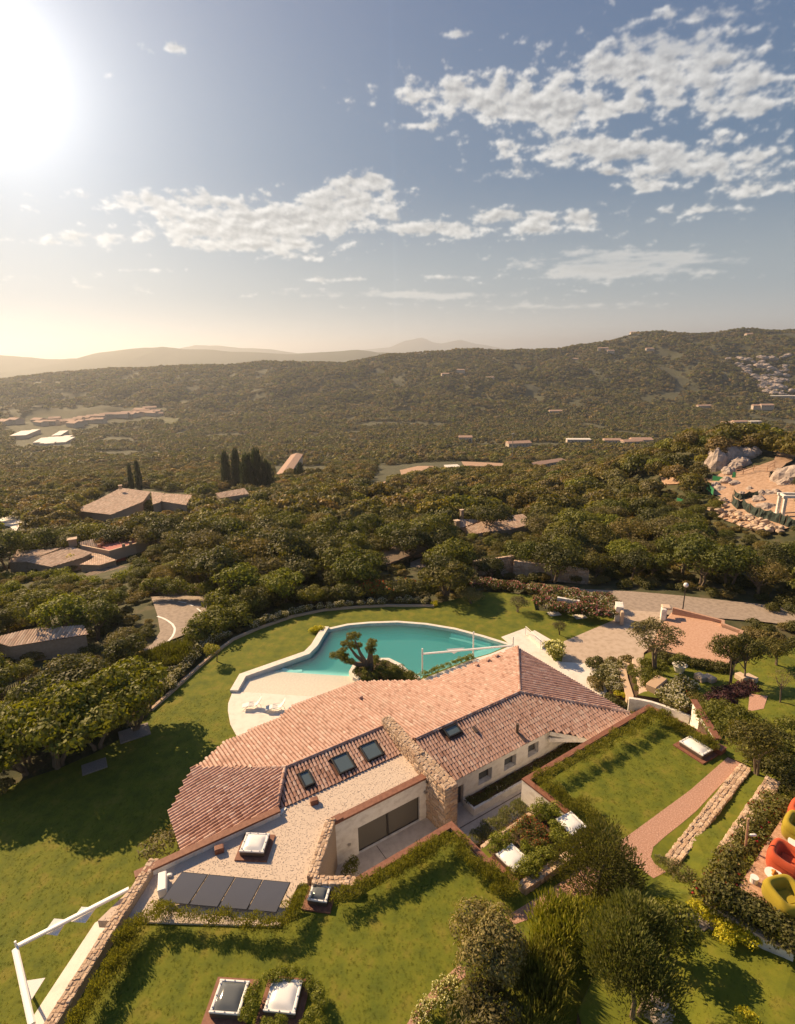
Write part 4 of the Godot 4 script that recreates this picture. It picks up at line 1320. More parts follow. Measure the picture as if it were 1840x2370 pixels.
func villa() -> void:
	var o := thing("villa", "low villa with terracotta tile roofs, white walls and a stone spine wall", "house", U(24, 31))
	# heights of the roof faces over (u, w)
	var ridge_w := func(u: float): return 34.27 if u < 20.3 else 31.05
	var eave := [Vector2(5.98, 39.9), Vector2(9.1, 41.9), Vector2(14.0, 42.3), Vector2(15.7, 43.3), Vector2(22.6, 43.4), Vector2(28.85, 39.4), Vector2(29.6, 39.4), Vector2(40.38, 39.42)]
	var f1 := func(u: float, w: float) -> float:
		var k := smoothstep(19.5, 25.0, u)
		var wr := lerpf(34.27, 31.05, smoothstep(20.2, 20.8, u))
		var hr := lerpf(4.2, 4.6, smoothstep(20.2, 20.8, u))
		var we: float = table(eave, u)
		return lerpf(hr, lerpf(2.62, 2.65, k), clampf((w - wr) / (we - wr), -0.1, 1.1)) if u > 11.5 else minf(lerpf(4.2, 2.62, (w - 34.27) / (we - 34.27)), 9.0)
	var h1 := func(u: float, w: float) -> float: return 4.2 - 0.225 * (11.57 - u) 
	var h2 := func(u: float, w: float) -> float: return 4.6 - 0.258 * (u - 32.35)
	var f2 := func(u: float, w: float) -> float: return 4.6 - 0.354 * (31.05 - w)
	var f3 := func(u: float, w: float) -> float: return 4.2 - 0.283 * (34.27 - w)
	var faces := [
		[[Vector2(11.57, 34.27), Vector2(20.45, 34.27), Vector2(20.75, 31.05), Vector2(32.35, 31.05), Vector2(40.38, 39.42), Vector2(29.6, 39.4), Vector2(28.85, 39.4), Vector2(22.6, 43.4), Vector2(15.7, 43.3), Vector2(14.0, 42.3), Vector2(9.1, 41.9), Vector2(5.98, 39.9)], f1, Vector2(0, 1), []],
		[[Vector2(11.57, 34.27), Vector2(5.98, 39.9), Vector2(3.5, 36.7), Vector2(3.63, 31.4), Vector2(9.7, 31.4)], h1, Vector2(-1, 0), []],
		[[Vector2(32.35, 31.05), Vector2(40.38, 39.42), Vector2(40.35, 25.4)], h2, Vector2(1, 0), []],
		[[Vector2(32.35, 31.05), Vector2(40.35, 25.4), Vector2(39.2, 25.2), Vector2(34.7, 25.25), Vector2(32.1, 27.1), Vector2(21.3, 27.1), Vector2(21.0, 31.05)], f2, Vector2(0, -1), [[Vector2(23.4, 29.9), Vector2(25.1, 29.9), Vector2(25.1, 30.95), Vector2(23.4, 30.95)]]],
		[[Vector2(11.57, 34.27), Vector2(20.3, 34.27), Vector2(20.0, 31.55), Vector2(9.7, 31.55)], f3, Vector2(0, -1), [[Vector2(12.0, 32.0), Vector2(13.05, 32.0), Vector2(13.05, 33.45), Vector2(12.0, 33.45)], [Vector2(14.7, 31.85), Vector2(16.35, 31.85), Vector2(16.35, 33.55), Vector2(14.7, 33.55)], [Vector2(17.15, 31.9), Vector2(18.85, 31.9), Vector2(18.85, 33.55), Vector2(17.15, 33.55)]]],
	]
	var tiles := []
	var roof: MeshInstance3D
	for f in faces:
		var r := roof_face(o, f[0], f[1], f[2], f[3])
		if roof == null: roof = part(o, "roof", r.deck, M.slab)
		else: part(roof, "roof_slope", r.deck, M.slab)
		tiles.append_array(r.tiles)
	lay_tiles(roof, tiles, 300)
	ridge_row(roof, U(11.57, 34.27, 4.22), U(20.2, 34.27, 4.22))
	ridge_row(roof, U(21.1, 31.05, 4.62), U(32.35, 31.05, 4.62))
	ridge_row(roof, U(5.98, 39.9, 2.72), U(11.57, 34.27, 4.22))
	ridge_row(roof, U(11.45, 34.2, 4.2), U(9.75, 31.6, 3.62))
	ridge_row(roof, U(40.38, 39.42, 2.68), U(32.35, 31.05, 4.62))
	ridge_row(roof, U(40.35, 25.45, 2.62), U(32.35, 31.05, 4.62))
	# solid body under the roofs
	part(o, "wall", ubox(Vector3(8.0, 0, 33.6), Vector3(38.9, 2.3, 38.2)), M.white)
	part(o, "wall", ubox(Vector3(5.2, 0, 31.5), Vector3(9.9, 2.3, 35.8)), M.white)
	part(o, "wall", ubox(Vector3(35.0, 0.1, 27.9), Vector3(38.9, 2.25, 33.4)), M.white)
	part(o, "eave_board", wall_along([U2(32.1, 27.2), U2(34.75, 25.35), U2(39.2, 25.3)], 0.12, 2.1, 2.48), M.white)
	var fb := MB.new()
	fb.hexa([U(32.1, 27.3, 2.75), U(34.75, 25.45, 2.05), U(34.75, 25.3, 2.05), U(32.1, 27.15, 2.75), U(32.1, 27.3, 3.12), U(34.75, 25.45, 2.46), U(34.75, 25.3, 2.46), U(32.1, 27.15, 3.12)])
	part(o, "fascia", fb.done(), M.white)
	# courtyard front with three deep windows and the door
	var wins := [[24.6, 25.98, 1.14, 2.28], [27.3, 28.6, 1.2, 2.32], [29.95, 31.18, 1.26, 2.4]]
	var holes := [[22.1, 23.1, 0.1, 2.05]]
	holes.append_array(wins)
	var front := part(o, "front_wall", opening_wall(21.2, 35.0, 27.5, 0.55, 0.0, 3.1, holes), M.white)
	for q in wins:
		var wn := part(o, "window", ubox(Vector3(q[0] - 0.05, q[2] - 0.05, 28.02), Vector3(q[1] + 0.05, q[3] + 0.05, 28.1)), M.dark_room)
		part(wn, "frame", ubox(Vector3(q[0], q[2], 27.93), Vector3(q[0] + 0.28, q[3], 28.0)), M.bronze)
		part(wn, "frame", ubox(Vector3(q[1] - 0.07, q[2], 27.93), Vector3(q[1], q[3], 28.0)), M.bronze)
		part(wn, "frame", ubox(Vector3(q[0] + 0.28, q[3] - 0.07, 27.93), Vector3(q[1] - 0.07, q[3], 28.0)), M.bronze)
		part(wn, "pane", ubox(Vector3(q[0] + 0.28, q[2] + 0.02, 27.96), Vector3(q[1] - 0.07, q[3] - 0.07, 27.98)), M.glass)
	var dr := part(o, "door", ubox(Vector3(22.1, 0.1, 27.85), Vector3(23.1, 2.05, 27.92)), M.bronze)
	part(dr, "pane", ubox(Vector3(22.18, 0.2, 27.82), Vector3(22.56, 1.95, 27.84)), M.glass)
	part(dr, "pane", ubox(Vector3(22.64, 0.2, 27.82), Vector3(23.02, 1.95, 27.84)), M.glass)
	part(dr, "handle", ubox(Vector3(22.57, 0.7, 27.78), Vector3(22.63, 1.5, 27.82)), M.steel)
	# west room: flat gravel roof, brown edge, large sliding window
	var gr := part(o, "flat_roof", prism_mesh([U2(0.6, 31.0), U2(9.6, 31.55), U2(20.1, 31.55), U2(20.1, 28.5), U2(12.4, 28.5), U2(9.5, 25.2), U2(8.7, 25.5), U2(6.9, 23.7), U2(-1.6, 29.7)], 2.9, 3.42), M.gravel)
	var ww := part(o, "window_wall", opening_wall(12.4, 20.2, 28.1, 0.45, 0.0, 3.62, [[14.2, 19.4, 0.12, 2.35]]), M.white)
	part(o, "roof_edge", ubox(Vector3(12.3, 3.62, 28.02), Vector3(20.15, 3.78, 28.56)), M.cap)
	part(o, "vent_cap", ubox(Vector3(12.45, 3.78, 28.05), Vector3(13.1, 3.9, 28.52)), M.cap)
	var sw := part(o, "sliding_window", ubox(Vector3(14.2, 0.1, 28.36), Vector3(19.4, 2.35, 28.42)), M.dark_room)
	part(sw, "pane", ubox(Vector3(14.27, 0.2, 28.30), Vector3(16.62, 2.29, 28.32)), M.door_glass)
	part(sw, "pane", ubox(Vector3(16.76, 0.2, 28.30), Vector3(19.33, 2.29, 28.32)), M.door_glass)
	for k in [[14.2, 14.28], [16.61, 16.77], [19.32, 19.4]]: part(sw, "frame", ubox(Vector3(k[0], 0.12, 28.26), Vector3(k[1], 2.35, 28.34)), M.dark_metal)
	part(sw, "frame", ubox(Vector3(14.28, 0.11, 28.26), Vector3(19.32, 0.2, 28.34)), M.dark_metal)
	part(sw, "frame", ubox(Vector3(14.28, 2.28, 28.26), Vector3(19.32, 2.345, 28.34)), M.dark_metal)
	part(o, "wall_lamp", ubox(Vector3(13.35, 1.35, 27.98), Vector3(13.55, 1.5, 28.1)), M.steel)
	part(o, "wall_lamp", ubox(Vector3(19.75, 2.5, 27.85), Vector3(20.05, 2.62, 28.1)), M.steel)
	part(o, "wall_vent", ubox(Vector3(19.95, 3.3, 27.85), Vector3(20.2, 3.55, 28.1)), M.bronze)
	# parapet between tile roof and gravel
	part(o, "parapet", wall_along([U2(0.7, 31.2), U2(9.75, 31.15)], 0.42, 2.4, 3.78), M.white)
	part(o, "parapet_cap", wall_along([U2(0.6, 31.22), U2(9.8, 31.17)], 0.5, 3.78, 3.92), M.cap)
	part(o, "parapet", wall_along([U2(9.75, 31.15), U2(10.3, 31.5)], 0.3, 2.8, 3.5), M.white)
	# stone spine wall and pier between the two wings
	var sp := stone_wall(o, U2(20.45, 34.5), U2(20.5, 29.6), 0.8, 3.3, 4.95, true, true, Vector2(0.32, 0.22), 4.6)
	var pier := stone_wall(o, U2(20.5, 29.6), U2(20.75, 26.0), 1.15, 0.0, 4.55, true, true, Vector2(0.46, 0.3), 4.1)
	# stone wall closing the west terrace
	stone_wall(o, Vector2(-4.83, -30.54), Vector2(-5.48, -26.23), 0.62, 0.0, 4.0, true, true, Vector2(0.34, 0.24))
	stone_wall(o, Vector2(-5.37, -26.05), Vector2(-2.88, -25.95), 0.5, 2.0, 3.98, true, true, Vector2(0.34, 0.24))
	part(o, "terrace_window", wall_along([U2(12.0, 27.7), U2(10.6, 26.1)], 0.06, 0.1, 2.6), M.glass)
	# roof windows, flue and vents
	roof_window(o, f3, 12.52, 32.75, Vector2(0.85, 1.25))
	roof_window(o, f3, 15.52, 32.72, Vector2(1.4, 1.55))
	roof_window(o, f3, 18.0, 32.72, Vector2(1.45, 1.5))
	roof_window(o, f2, 24.25, 30.42, Vector2(1.35, 0.85))
	var fl := MB.new()
	var fp := on_face(f2, 29.2, 28.1)
	fl.tube([fp.origin, fp.origin + Vector3(0, 0.95, 0)], [0.13, 0.13], 8)
	fl.obox(fp * Transform3D(Basis(), Vector3(0.0, 0.12, 0.4)), Vector3(0.22, 0.14, 0.9))
	part(o, "flue", fl.done(), M.bronze)
	part(o, "roof_vent", box_mesh(on_face(f2, 26.05, 29.75) * Transform3D(Basis(), Vector3(0, 0.15, 0)), Vector3(0.22, 0.2, 0.6), 0.03), M.bronze)
	for q in [[20.5, 40.0], [33.3, 38.6], [34.9, 38.7], [36.3, 38.9]]:
		part(o, "roof_vent", box_mesh(Transform3D(hbasis(), U(q[0] + 0.6, q[1], f1.call(q[0], q[1]) + 0.2)), Vector3(0.3, 0.32, 0.3), 0.04), M.tile[2])
	for q in [[5.45, 30.45], [12.2, 30.75]]:
		part(gr, "roof_vent", box_mesh(Transform3D(Basis(Vector3.UP, 0.35), U(q[0], q[1], 3.6)), Vector3(0.5, 0.42, 0.42), 0.03), M.cap)
	part(gr, "pipe_outlet", box_mesh(Transform3D(Basis(), Vector3(-14.28, 3.5, -26.9)), Vector3(0.22, 0.2, 0.22), 0.04), M.white_paint)
	# loose stones on the gravel roof
	var pebbles := []
	var pcol := []
	for i in 9000:
		var q := Vector2(rng.randf_range(-1.6, 20.0), rng.randf_range(23.7, 31.4))
		if not Geometry2D.is_point_in_polygon(q, PackedVector2Array([Vector2(1.0, 30.8), Vector2(9.6, 30.8), Vector2(10.4, 31.4), Vector2(20.0, 31.4), Vector2(20.0, 28.6), Vector2(12.4, 28.6), Vector2(9.3, 25.4), Vector2(8.7, 25.6), Vector2(6.9, 23.9), Vector2(-1.4, 29.6)])): continue
		var s := rng.randf_range(0.025, 0.055)
		pebbles.append(Transform3D(Basis(rand_dir(), rng.randf() * TAU).scaled(Vector3(s, s * 0.7, s)), U(q.x, q.y, 3.43)))
		pcol.append(Color(0.55, 0.46, 0.37).lerp(Color(0.70, 0.60, 0.50), rng.randf()))
	scatter(gr, "gravel", M.m_rubble[0], M.roofing, pebbles, "stuff", pcol)
	# planter with creeping plants along the front
	var pl := thing("wall_planter", "white built-in planter of dark creeper below the courtyard windows", "planter", U(28, 26.8))
	part(pl, "planter_wall", ubox(Vector3(23.05, 0.1, 26.2), Vector3(36.0, 0.72, 26.38)), M.white)
	part(pl, "planter_wall", ubox(Vector3(23.05, 0.1, 26.38), Vector3(23.2, 0.72, 27.5)), M.white)
	part(pl, "soil", ubox(Vector3(23.2, 0.1, 26.38), Vector3(36.0, 0.62, 27.49)), M.soil)
	var lob := []
	for i in 40: lob.append([U(23.4 + i * 0.31, 26.85 + rng.randf_range(-0.2, 0.2), 0.72), Vector3(0.45, 0.2, 0.45)])
	part(pl, "creeper", foliage(6500, lob, 0.055, OAK, {"flowers": [[40, Color(0.6, 0.58, 0.55), 0.03]], "under": 0.1}), M.leaf)
	setting("drain_channel", ubox(Vector3(21.4, 0.101, 25.86), Vector3(30.5, 0.106, 25.94)), M.bronze)
	setting("paving_joint", ubox(Vector3(15.55, 0.101, 24.2), Vector3(15.6, 0.105, 28.0)), M.bronze)
	# solar collectors on their rack
	for i in 4:
		var s := thing("solar_panel", ["matt grey solar panel at the left end of the row of four", "second solar panel from the left on the gravel roof", "bluish solar panel, third from the left in the row", "bluish solar panel at the right end of the row of four"][i], "solar panel", (Vector3(-14.2, 3.45, -25.21)).lerp(Vector3(-7.26, 3.45, -24.43), (i + 0.5) / 4.0), "solar panels on the gravel roof")
		var tl: Vector3 = Vector3(-13.21, 4.45, -26.28); var tr: Vector3 = Vector3(-6.56, 4.45, -25.46); var br: Vector3 = Vector3(-7.19, 3.72, -24.22); var bl: Vector3 = Vector3(-14.08, 3.72, -24.98)
		var a0 := i / 4.0 + 0.004; var a1 := (i + 1) / 4.0 - 0.004
		var c := [bl.lerp(br, a0), bl.lerp(br, a1), tl.lerp(tr, a1), tl.lerp(tr, a0)]
		var nrm: Vector3 = (c[3] - c[0]).cross(c[1] - c[0]).normalized()
		if nrm.y < 0: nrm = -nrm
		var bb := MB.new()
		bb.hexa([c[0] - nrm * 0.08, c[1] - nrm * 0.08, c[2] - nrm * 0.08, c[3] - nrm * 0.08, c[0], c[1], c[2], c[3]])
		part(s, "casing", bb.done(), M.dark_metal)
		var mid: Vector3 = (c[0] + c[1] + c[2] + c[3]) / 4
		var ib := MB.new()
		var e := []
		for q in c: e.append(q.lerp(mid, 0.035) + nrm * 0.006)
		ib.quad(e[0], e[3], e[2], e[1])
		part(s, "glass", ib.done(), M.panel)
		for k in [c[2].lerp(c[3], 0.2), c[2].lerp(c[3], 0.8)]:
			var lb := MB.new()
			lb.tube([Vector3(k.x, 3.42, k.z), k - nrm * 0.08], [0.03, 0.03], 5)
			part(s, "leg", lb.done(), M.steel)
	var ub := thing("roof_unit", "pale metal box standing at the left end of the solar panels", "unit", Vector3(-14.32, 3.42, -25.62))
	part(ub, "casing", box_mesh(Transform3D(Basis(Vector3.UP, 0.35), (Vector3(-14.35, 3.42, -26.08)) + Vector3(0, 0.32, 0)), Vector3(0.4, 0.62, 1.3), 0.03), M.white_paint)
	part(ub, "base", box_mesh(Transform3D(Basis(Vector3.UP, 0.35), (Vector3(-14.35, 3.42, -26.08)) + Vector3(0, 0.03, 0)), Vector3(0.5, 0.06, 1.4), 0.01), M.steel)
	# dome skylights
	var hb := hbasis()
	var place := func(a: Vector3, b: Vector3, c: Vector3, d: Vector3) -> Transform3D:
		var mid := (a + b + c + d) / 4
		var x := Vector3((b - a).x, 0, (b - a).z).normalized()
		return Transform3D(Basis(x, Vector3.UP, x.cross(Vector3.UP)), Vector3(mid.x, a.y, mid.z))
	skylight(place.call(Vector3(-10.41, 3.42, -29.85), Vector3(-8.38, 3.42, -29.71), Vector3(-8.6, 3.42, -27.76), Vector3(-10.65, 3.42, -27.93)), Vector2(1.5, 1.45), false, "white dome skylight on the gravel roof behind the solar panels", 0.28)
	skylight(place.call(Vector3(-5.69, 3.3, -26.13), Vector3(-4.07, 3.3, -25.87), Vector3(-4.19, 3.3, -24.55), Vector3(-5.79, 3.3, -24.74)), Vector2(1.1, 1.0), true, "small clear dome skylight at the hedge corner beside the solar panels", 0.3)
	skylight(place.call(Vector3(-9.47, 3.3, -20.96), Vector3(-7.44, 3.3, -20.8), Vector3(-7.81, 3.3, -18.93), Vector3(-9.76, 3.3, -19.07)), Vector2(1.45, 1.5), true, "clear dome skylight in the front lawn, left of the pair", 0.34)
	skylight(place.call(Vector3(-6.91, 3.3, -20.87), Vector3(-4.93, 3.3, -20.67), Vector3(-5.16, 3.3, -19.07), Vector3(-6.97, 3.3, -19.17)), Vector2(1.5, 1.5), false, "white dome skylight in the front lawn, right of the pair", 0.34)
	skylight(place.call(Vector3(6.92, 3.3, -28.71), Vector3(7.98, 3.3, -27.19), Vector3(6.7, 3.3, -26.43), Vector3(5.39, 3.3, -27.73)), Vector2(1.45, 1.4), false, "white dome skylight beside the rust cap, lower end of the flower bed", 0.3)
	skylight(place.call(Vector3(11.48, 3.3, -31.14), Vector3(12.18, 3.3, -29.79), Vector3(10.93, 3.3, -28.97), Vector3(9.97, 3.3, -30.21)), Vector2(1.45, 1.4), false, "white dome skylight half hidden by the dark pine at the bed", 0.3)
	skylight(place.call(Vector3(23.37, 3.3, -38.56), Vector3(24.26, 3.3, -36.97), Vector3(23.1, 3.3, -36.19), Vector3(21.9, 3.3, -37.51)), Vector2(1.9, 1.3), false, "white dome skylight in the right-hand lawn near the path", 0.32)
	var vb := thing("vent_box", "small rust brown vent box on the lawn by the path", "vent", Vector3(24.95, 3.3, -37.11))
	part(vb, "casing", box_mesh(Transform3D(hb, (Vector3(24.95, 3.3, -37.11)) + Vector3(0, 0.2, 0)), Vector3(0.75, 0.4, 0.6), 0.02), M.cap)
	part(vb, "lid", box_mesh(Transform3D(hb, (Vector3(24.95, 3.3, -37.11)) + Vector3(0, 0.42, 0)), Vector3(0.82, 0.05, 0.67), 0.01), M.cap)


func terraces() -> void:
	# white retaining walls of the sunken courtyard with rust-brown metal caps
	var c := thing("courtyard_wall", "white courtyard wall with rust brown cap around the front lawn", "wall", U(15, 23.9))
	part(c, "wall", wall_along([U2(11.8, 23.72), U2(18.96, 23.82), U2(19.15, 19.9)], 0.26, 0.0, 3.56), M.white)
	part(c, "cap", wall_along([U2(11.7, 23.62), U2(18.92, 23.75), U2(19.1, 19.9)], 0.42, 3.56, 3.68), M.cap)
	var g := thing("courtyard_wall", "white courtyard wall with rust brown cap round the right-hand lawn", "wall", U(33, 24.1))
	part(g, "wall", wall_along([U2(26.15, 19.8), U2(25.95, 24.0), U2(41.35, 24.3), U2(41.6, 18.7)], 0.26, 0.0, 3.56), M.white)
	part(g, "cap", wall_along([U2(26.2, 19.75), U2(26.0, 23.93), U2(41.3, 24.22), U2(41.55, 18.6)], 0.42, 3.56, 3.68), M.cap)
	# passage between the lawn and the east garden
	var pb := MB.new()
	pb.hexa([U(41.5, 26.5, -0.3), U(44.4, 26.5, -0.3), U(46.2, 23.1, -0.3), U(41.7, 18.9, -0.3), U(41.5, 26.5, 0.25), U(44.4, 26.5, 0.3), U(46.2, 23.1, 0.9), U(41.7, 18.9, 2.9)])
	setting("passage_floor", pb.done(), M.paving)
	var tw := thing("passage_wall", "tapering white wall with rust cap on the far side of the passage", "wall", U(44, 21))
	var tb := MB.new()
	tb.hexa([U(45.3, 22.6, 0), U(42.0, 18.8, 0), U(42.15, 18.65, 0), U(45.5, 22.45, 0), U(45.3, 22.6, 3.5), U(42.0, 18.8, 3.5), U(42.15, 18.65, 3.5), U(45.5, 22.45, 3.5)])
	part(tw, "wall", tb.done(), M.white)
	part(tw, "cap", wall_along([U2(45.5, 22.65), U2(42.05, 18.6)], 0.5, 3.5, 3.63), M.cap)
	var cw := thing("curved_wall", "curved white retaining wall below the oleanders at the passage", "wall", U(44.8, 25))
	part(cw, "wall", wall_along([U2(43.3, 27.5), U2(43.9, 26.8), U2(44.45, 26.0), U2(44.85, 25.0), U2(45.15, 23.9), U2(45.4, 22.7)], 0.3, -0.2, 1.9), M.white)
	# stone wall at the lower left edge of the upper lawn
	var s := thing("stone_wall", "long rubble stone wall along the left edge of the front lawn", "wall", Vector3(-18.22, 0, -25.38))
	stone_wall(s, Vector2(-15.51, -27.7), Vector2(-16.75, -18.74), 0.62, 0.0, 3.95, false, true, Vector2(0.3, 0.25))
	part(s, "base_strip", wall_along([Vector2(-15.35, -27.5), Vector2(-16.73, -18.99)], 0.3, 2.8, 3.42, 0.0), M.white)
	setting("white_strip", prism_mesh(xz([-19.32, -26.71, -18.42, -27.4, -18.2, -26.94, -19.15, -21.14, -20.07, -21.15]), -0.4, 0.035), M.pale)
	# flower bed between courtyard and lawn: stone copings
	var f := thing("stone_coping", "stone coping of the flower bed facing the courtyard", "wall", Vector3(7.53, 3, -30.69))
	stone_wall(f, Vector2(5.18, -28.87), Vector2(10.13, -32.32), 0.55, 0.0, 3.1, true, true, Vector2(0.4, 0.3))
	f = thing("stone_coping", "stone coping between the flower bed and the lawn path", "wall", Vector3(9.11, 3.3, -27.01))
	stone_wall(f, Vector2(6.91, -25.59), Vector2(11.6, -28.42), 0.5, 3.2, 3.78, true, true, Vector2(0.4, 0.28))
	setting("flower_bed", prism_mesh(xz([5.31, -28.49, 10.07, -31.75, 11.76, -28.82, 6.97, -26]), 3.2, 3.34), M.soil)
	setting("lavender_bed", prism_mesh(xz([5.3, -30.66, 4.95, -31.16, 10.68, -34.9, 11.41, -34.58]), 0.0, 0.9), M.soil)
	# low walls on the slope to the right
	f = thing("garden_wall", "low stone wall with rough top between gravel path and grass", "wall", Vector3(21.15, 3.4, -31.05))
	stone_wall(f, Vector2(25.68, -34.98), Vector2(16.41, -27.1), 0.75, 3.2, 3.8, true, true, Vector2(0.3, 0.26))
	f = thing("garden_wall", "pale low stone wall beside the red-flowered hedge below the deck", "wall", Vector3(23.06, 3.9, -30.49))
	stone_wall(f, Vector2(26.4, -32.98), Vector2(19.56, -27.08), 0.85, 3.4, 4.35, true, true, Vector2(0.42, 0.3))
	# terraced planters beside the forecourt
	f = thing("planter_wall", "curving stone planter wall next to the white terrace, lower step", "wall", Vector3(23.57, 0.5, -51.22))
	part(f, "wall", wall_along(xz([24.59, -54.13, 23.8, -53.1, 23.21, -51.1, 22.82, -49.22, 22.49, -47.74, 22.8, -47.68]), 0.7, -0.3, 1.0), M.stone[1])
	f = thing("planter_wall", "curving stone planter wall next to the garden lawn, upper step", "wall", Vector3(24.65, 1, -50.41))
	part(f, "wall", wall_along(xz([25.53, -53.99, 25, -52.25, 24.45, -50.28, 23.93, -48.43, 23.61, -47.27]), 0.7, -0.3, 1.5), M.stone[3])
	f = thing("stone_block", "rectangular stone block seat at the end of the planter walls", "block", Vector3(25.3, 1.4, -48.54))
	part(f, "block", box_mesh(Transform3D(Basis(Vector3.UP, 0.7), (Vector3(25.37, 1.3, -48.69)) + Vector3(0, 0.35, 0)), Vector3(2.3, 1.1, 1.1), 0.08), M.stone[0])
	part(f, "footing", box_mesh(Transform3D(Basis(Vector3.UP, 0.7), (Vector3(25.37, 1.3, -48.69)) + Vector3(0, -0.3, 0)), Vector3(2.5, 0.3, 1.3), 0.05), M.mortar)
	setting("planter_soil", prism_mesh(xz([22.22, -54.61, 24.5, -55.52, 24.82, -54.6, 23.99, -53.21, 22.83, -48.47, 21.04, -48.82]), -0.3, 0.35), M.soil)
	setting("planter_soil", prism_mesh(xz([24.78, -54.11, 25.85, -54.62, 23.96, -48.14, 22.93, -48.17, 23.71, -51.9]), -0.3, 0.85), M.soil)
	# garden edging along the pool lawn
	f = thing("lawn_edging", "curved stone edging between the pool lawn and the white flowers", "edging", Vector3(-22.77, 0, -56.38))
	part(f, "kerb", wall_along(xz([-24.82, -48.39, -23.76, -52.16, -22.7, -56.25, -21.8, -59.28, -20.53, -62.44, -18.1, -65.19, -14.26, -68.39, -10.38, -70.14, -5.21, -71.01, -1.52, -71.22, 4.81, -70.85]), 0.3, -0.6, 0.28), M.stone[4])
	# gate pillars and gate walls
	f = thing("gate_pillar", "white gate pillar at the oleander end of the entrance", "pillar", Vector3(28.42, 0.05, -65.58))
	part(f, "pillar", box_mesh(Transform3D(Basis(Vector3.UP, -0.3), (Vector3(28.38, 0.05, -66.08)) + Vector3(0, 1.0, 0)), Vector3(0.8, 2.0, 1.6), 0.06), M.white)
	part(f, "cap", box_mesh(Transform3D(Basis(Vector3.UP, -0.3), (Vector3(28.38, 0.05, -66.08)) + Vector3(0, 2.06, 0)), Vector3(0.9, 0.12, 1.7), 0.03), M.white)
	part(f, "stone_edge", box_mesh(Transform3D(Basis(Vector3.UP, -0.3), (Vector3(28.42, 0.05, -65.24)) + Vector3(0, 0.9, 0)), Vector3(0.3, 1.8, 1.7), 0.05), M.stone[1])
	f = thing("gate_pillar", "stone gate pillar at the parking pad end of the entrance", "pillar", Vector3(33.99, 0.05, -65.37))
	part(f, "pillar", box_mesh(Transform3D(Basis(Vector3.UP, -0.3), (Vector3(33.81, 0.05, -65.38)) + Vector3(0, 0.9, 0)), Vector3(0.5, 1.8, 0.9), 0.05), M.white)
	part(f, "cap", box_mesh(Transform3D(Basis(Vector3.UP, -0.3), (Vector3(34.32, 0.05, -65.85)) + Vector3(0, 1.75, 0)), Vector3(1.0, 0.3, 1.2), 0.08), M.stone[3])
	# oleander wall behind the flowers, and the stone wall along the road
	f = thing("road_wall", "stone boundary wall along the far side of the road", "wall", Vector3(17.34, -1, -86.41))
	stone_wall(f, Vector2(12.16, -85), Vector2(19.03, -87.18), 0.5, -3.0, 1.2, true, true, Vector2(0.6, 0.4))
	stone_wall(f, Vector2(18.89, -85.75), Vector2(29.65, -81.44), 0.5, -3.0, 0.9, true, true, Vector2(0.6, 0.4))
	# stepping slabs
	for q in [["square white slab set in the lawn, left of the two by the oleanders", Vector3(20.62, 0.03, -68.04), 1.5, 0.2, M.pale], ["square white slab set in the lawn, right of the two by the oleanders", Vector3(23.73, 0.03, -67.1), 1.5, 0.2, M.pale], ["large grey stone slab under the spreading trees", Vector3(-24.98, 0.03, -44.96), 2.6, 0.55, M.greystone], ["small grey stone slab alone in the shaded lawn", Vector3(-26.49, 0.03, -40.61), 1.9, 0.55, M.greystone]]:
		var sl := thing("stone_slab", q[0], "slab", q[1])
		for i in 2:
			part(sl, "paver", box_mesh(Transform3D(Basis(Vector3.UP, q[3]), q[1] + Basis(Vector3.UP, q[3]) * Vector3((i - 0.5) * q[2] * 0.5, 0.0, 0)), Vector3(q[2] * 0.49, 0.12, q[2] * 0.75), 0.015), q[4])
	f = thing("paved_steps", "grid of square grey pavers leading to the lime shrubs", "paving", Vector3(15.16, 4.74, -22.32))
	var q0: Vector3 = Vector3(14.52, 4.63, -22.52); var q1: Vector3 = Vector3(15.91, 4.81, -22.63); var q2: Vector3 = Vector3(15.01, 4.79, -21.76)
	for i in 4:
		for j in 3:
			var at := q0 + (q1 - q0) * (i / 3.0) + (q2 - q0) * ((j - 1) / 2.6)
			at.y = east(at.x, at.z) + 0.05
			part(f, "paver", box_mesh(Transform3D(Basis(Vector3.UP, 0.5), at), Vector3(0.75, 0.12, 0.6), 0.015), M.greystone)
	for q in [["pair of stone block stools on the garden lawn", Vector3(30.3, 1.55, -49.72)], ["stone block seats beside the dark multi-stem tree", Vector3(34.03, 1.86, -49.13)]]:
		var st := thing("garden_stool", q[0], "stool", q[1])
		for k in [[0.0, 0.0, 0.0], [0.75, 0.25, 0.15]]:
			part(st, "block", box_mesh(Transform3D(Basis(Vector3.UP, 0.3 + k[2]), q[1] + Vector3(k[0], 0.28, k[1])), Vector3(0.7, 0.6, 1.1), 0.06), M.stone[3])
	# white low platform by the pool terrace
	f = thing("shower_platform", "white low platform with a thin rail on the terrace corner", "platform", Vector3(17.01, 0.06, -61.58))
	var pf := MB.new()
	var pc: Array = xyz([15.69, 0.35, -62.29, 16.79, 0.35, -62.97, 18.2, 0.35, -60.49, 16.71, 0.35, -58.96])
	pf.hexa([pc[0] - Vector3(0, 0.3, 0), pc[1] - Vector3(0, 0.3, 0), pc[2] - Vector3(0, 0.3, 0), pc[3] - Vector3(0, 0.3, 0), pc[0], pc[1], pc[2], pc[3]])
	part(f, "slab", pf.done(), M.pale)
	var rl := MB.new()
	rl.tube([pc[0] + Vector3(-0.2, -0.3, 0), pc[0] + Vector3(-0.2, 0.9, 0), pc[3] + Vector3(-0.2, 0.9, 0), pc[3] + Vector3(-0.2, -0.3, 0)], [0.04, 0.04, 0.04, 0.04], 6)
	part(f, "rail", rl.done(), M.white_paint)
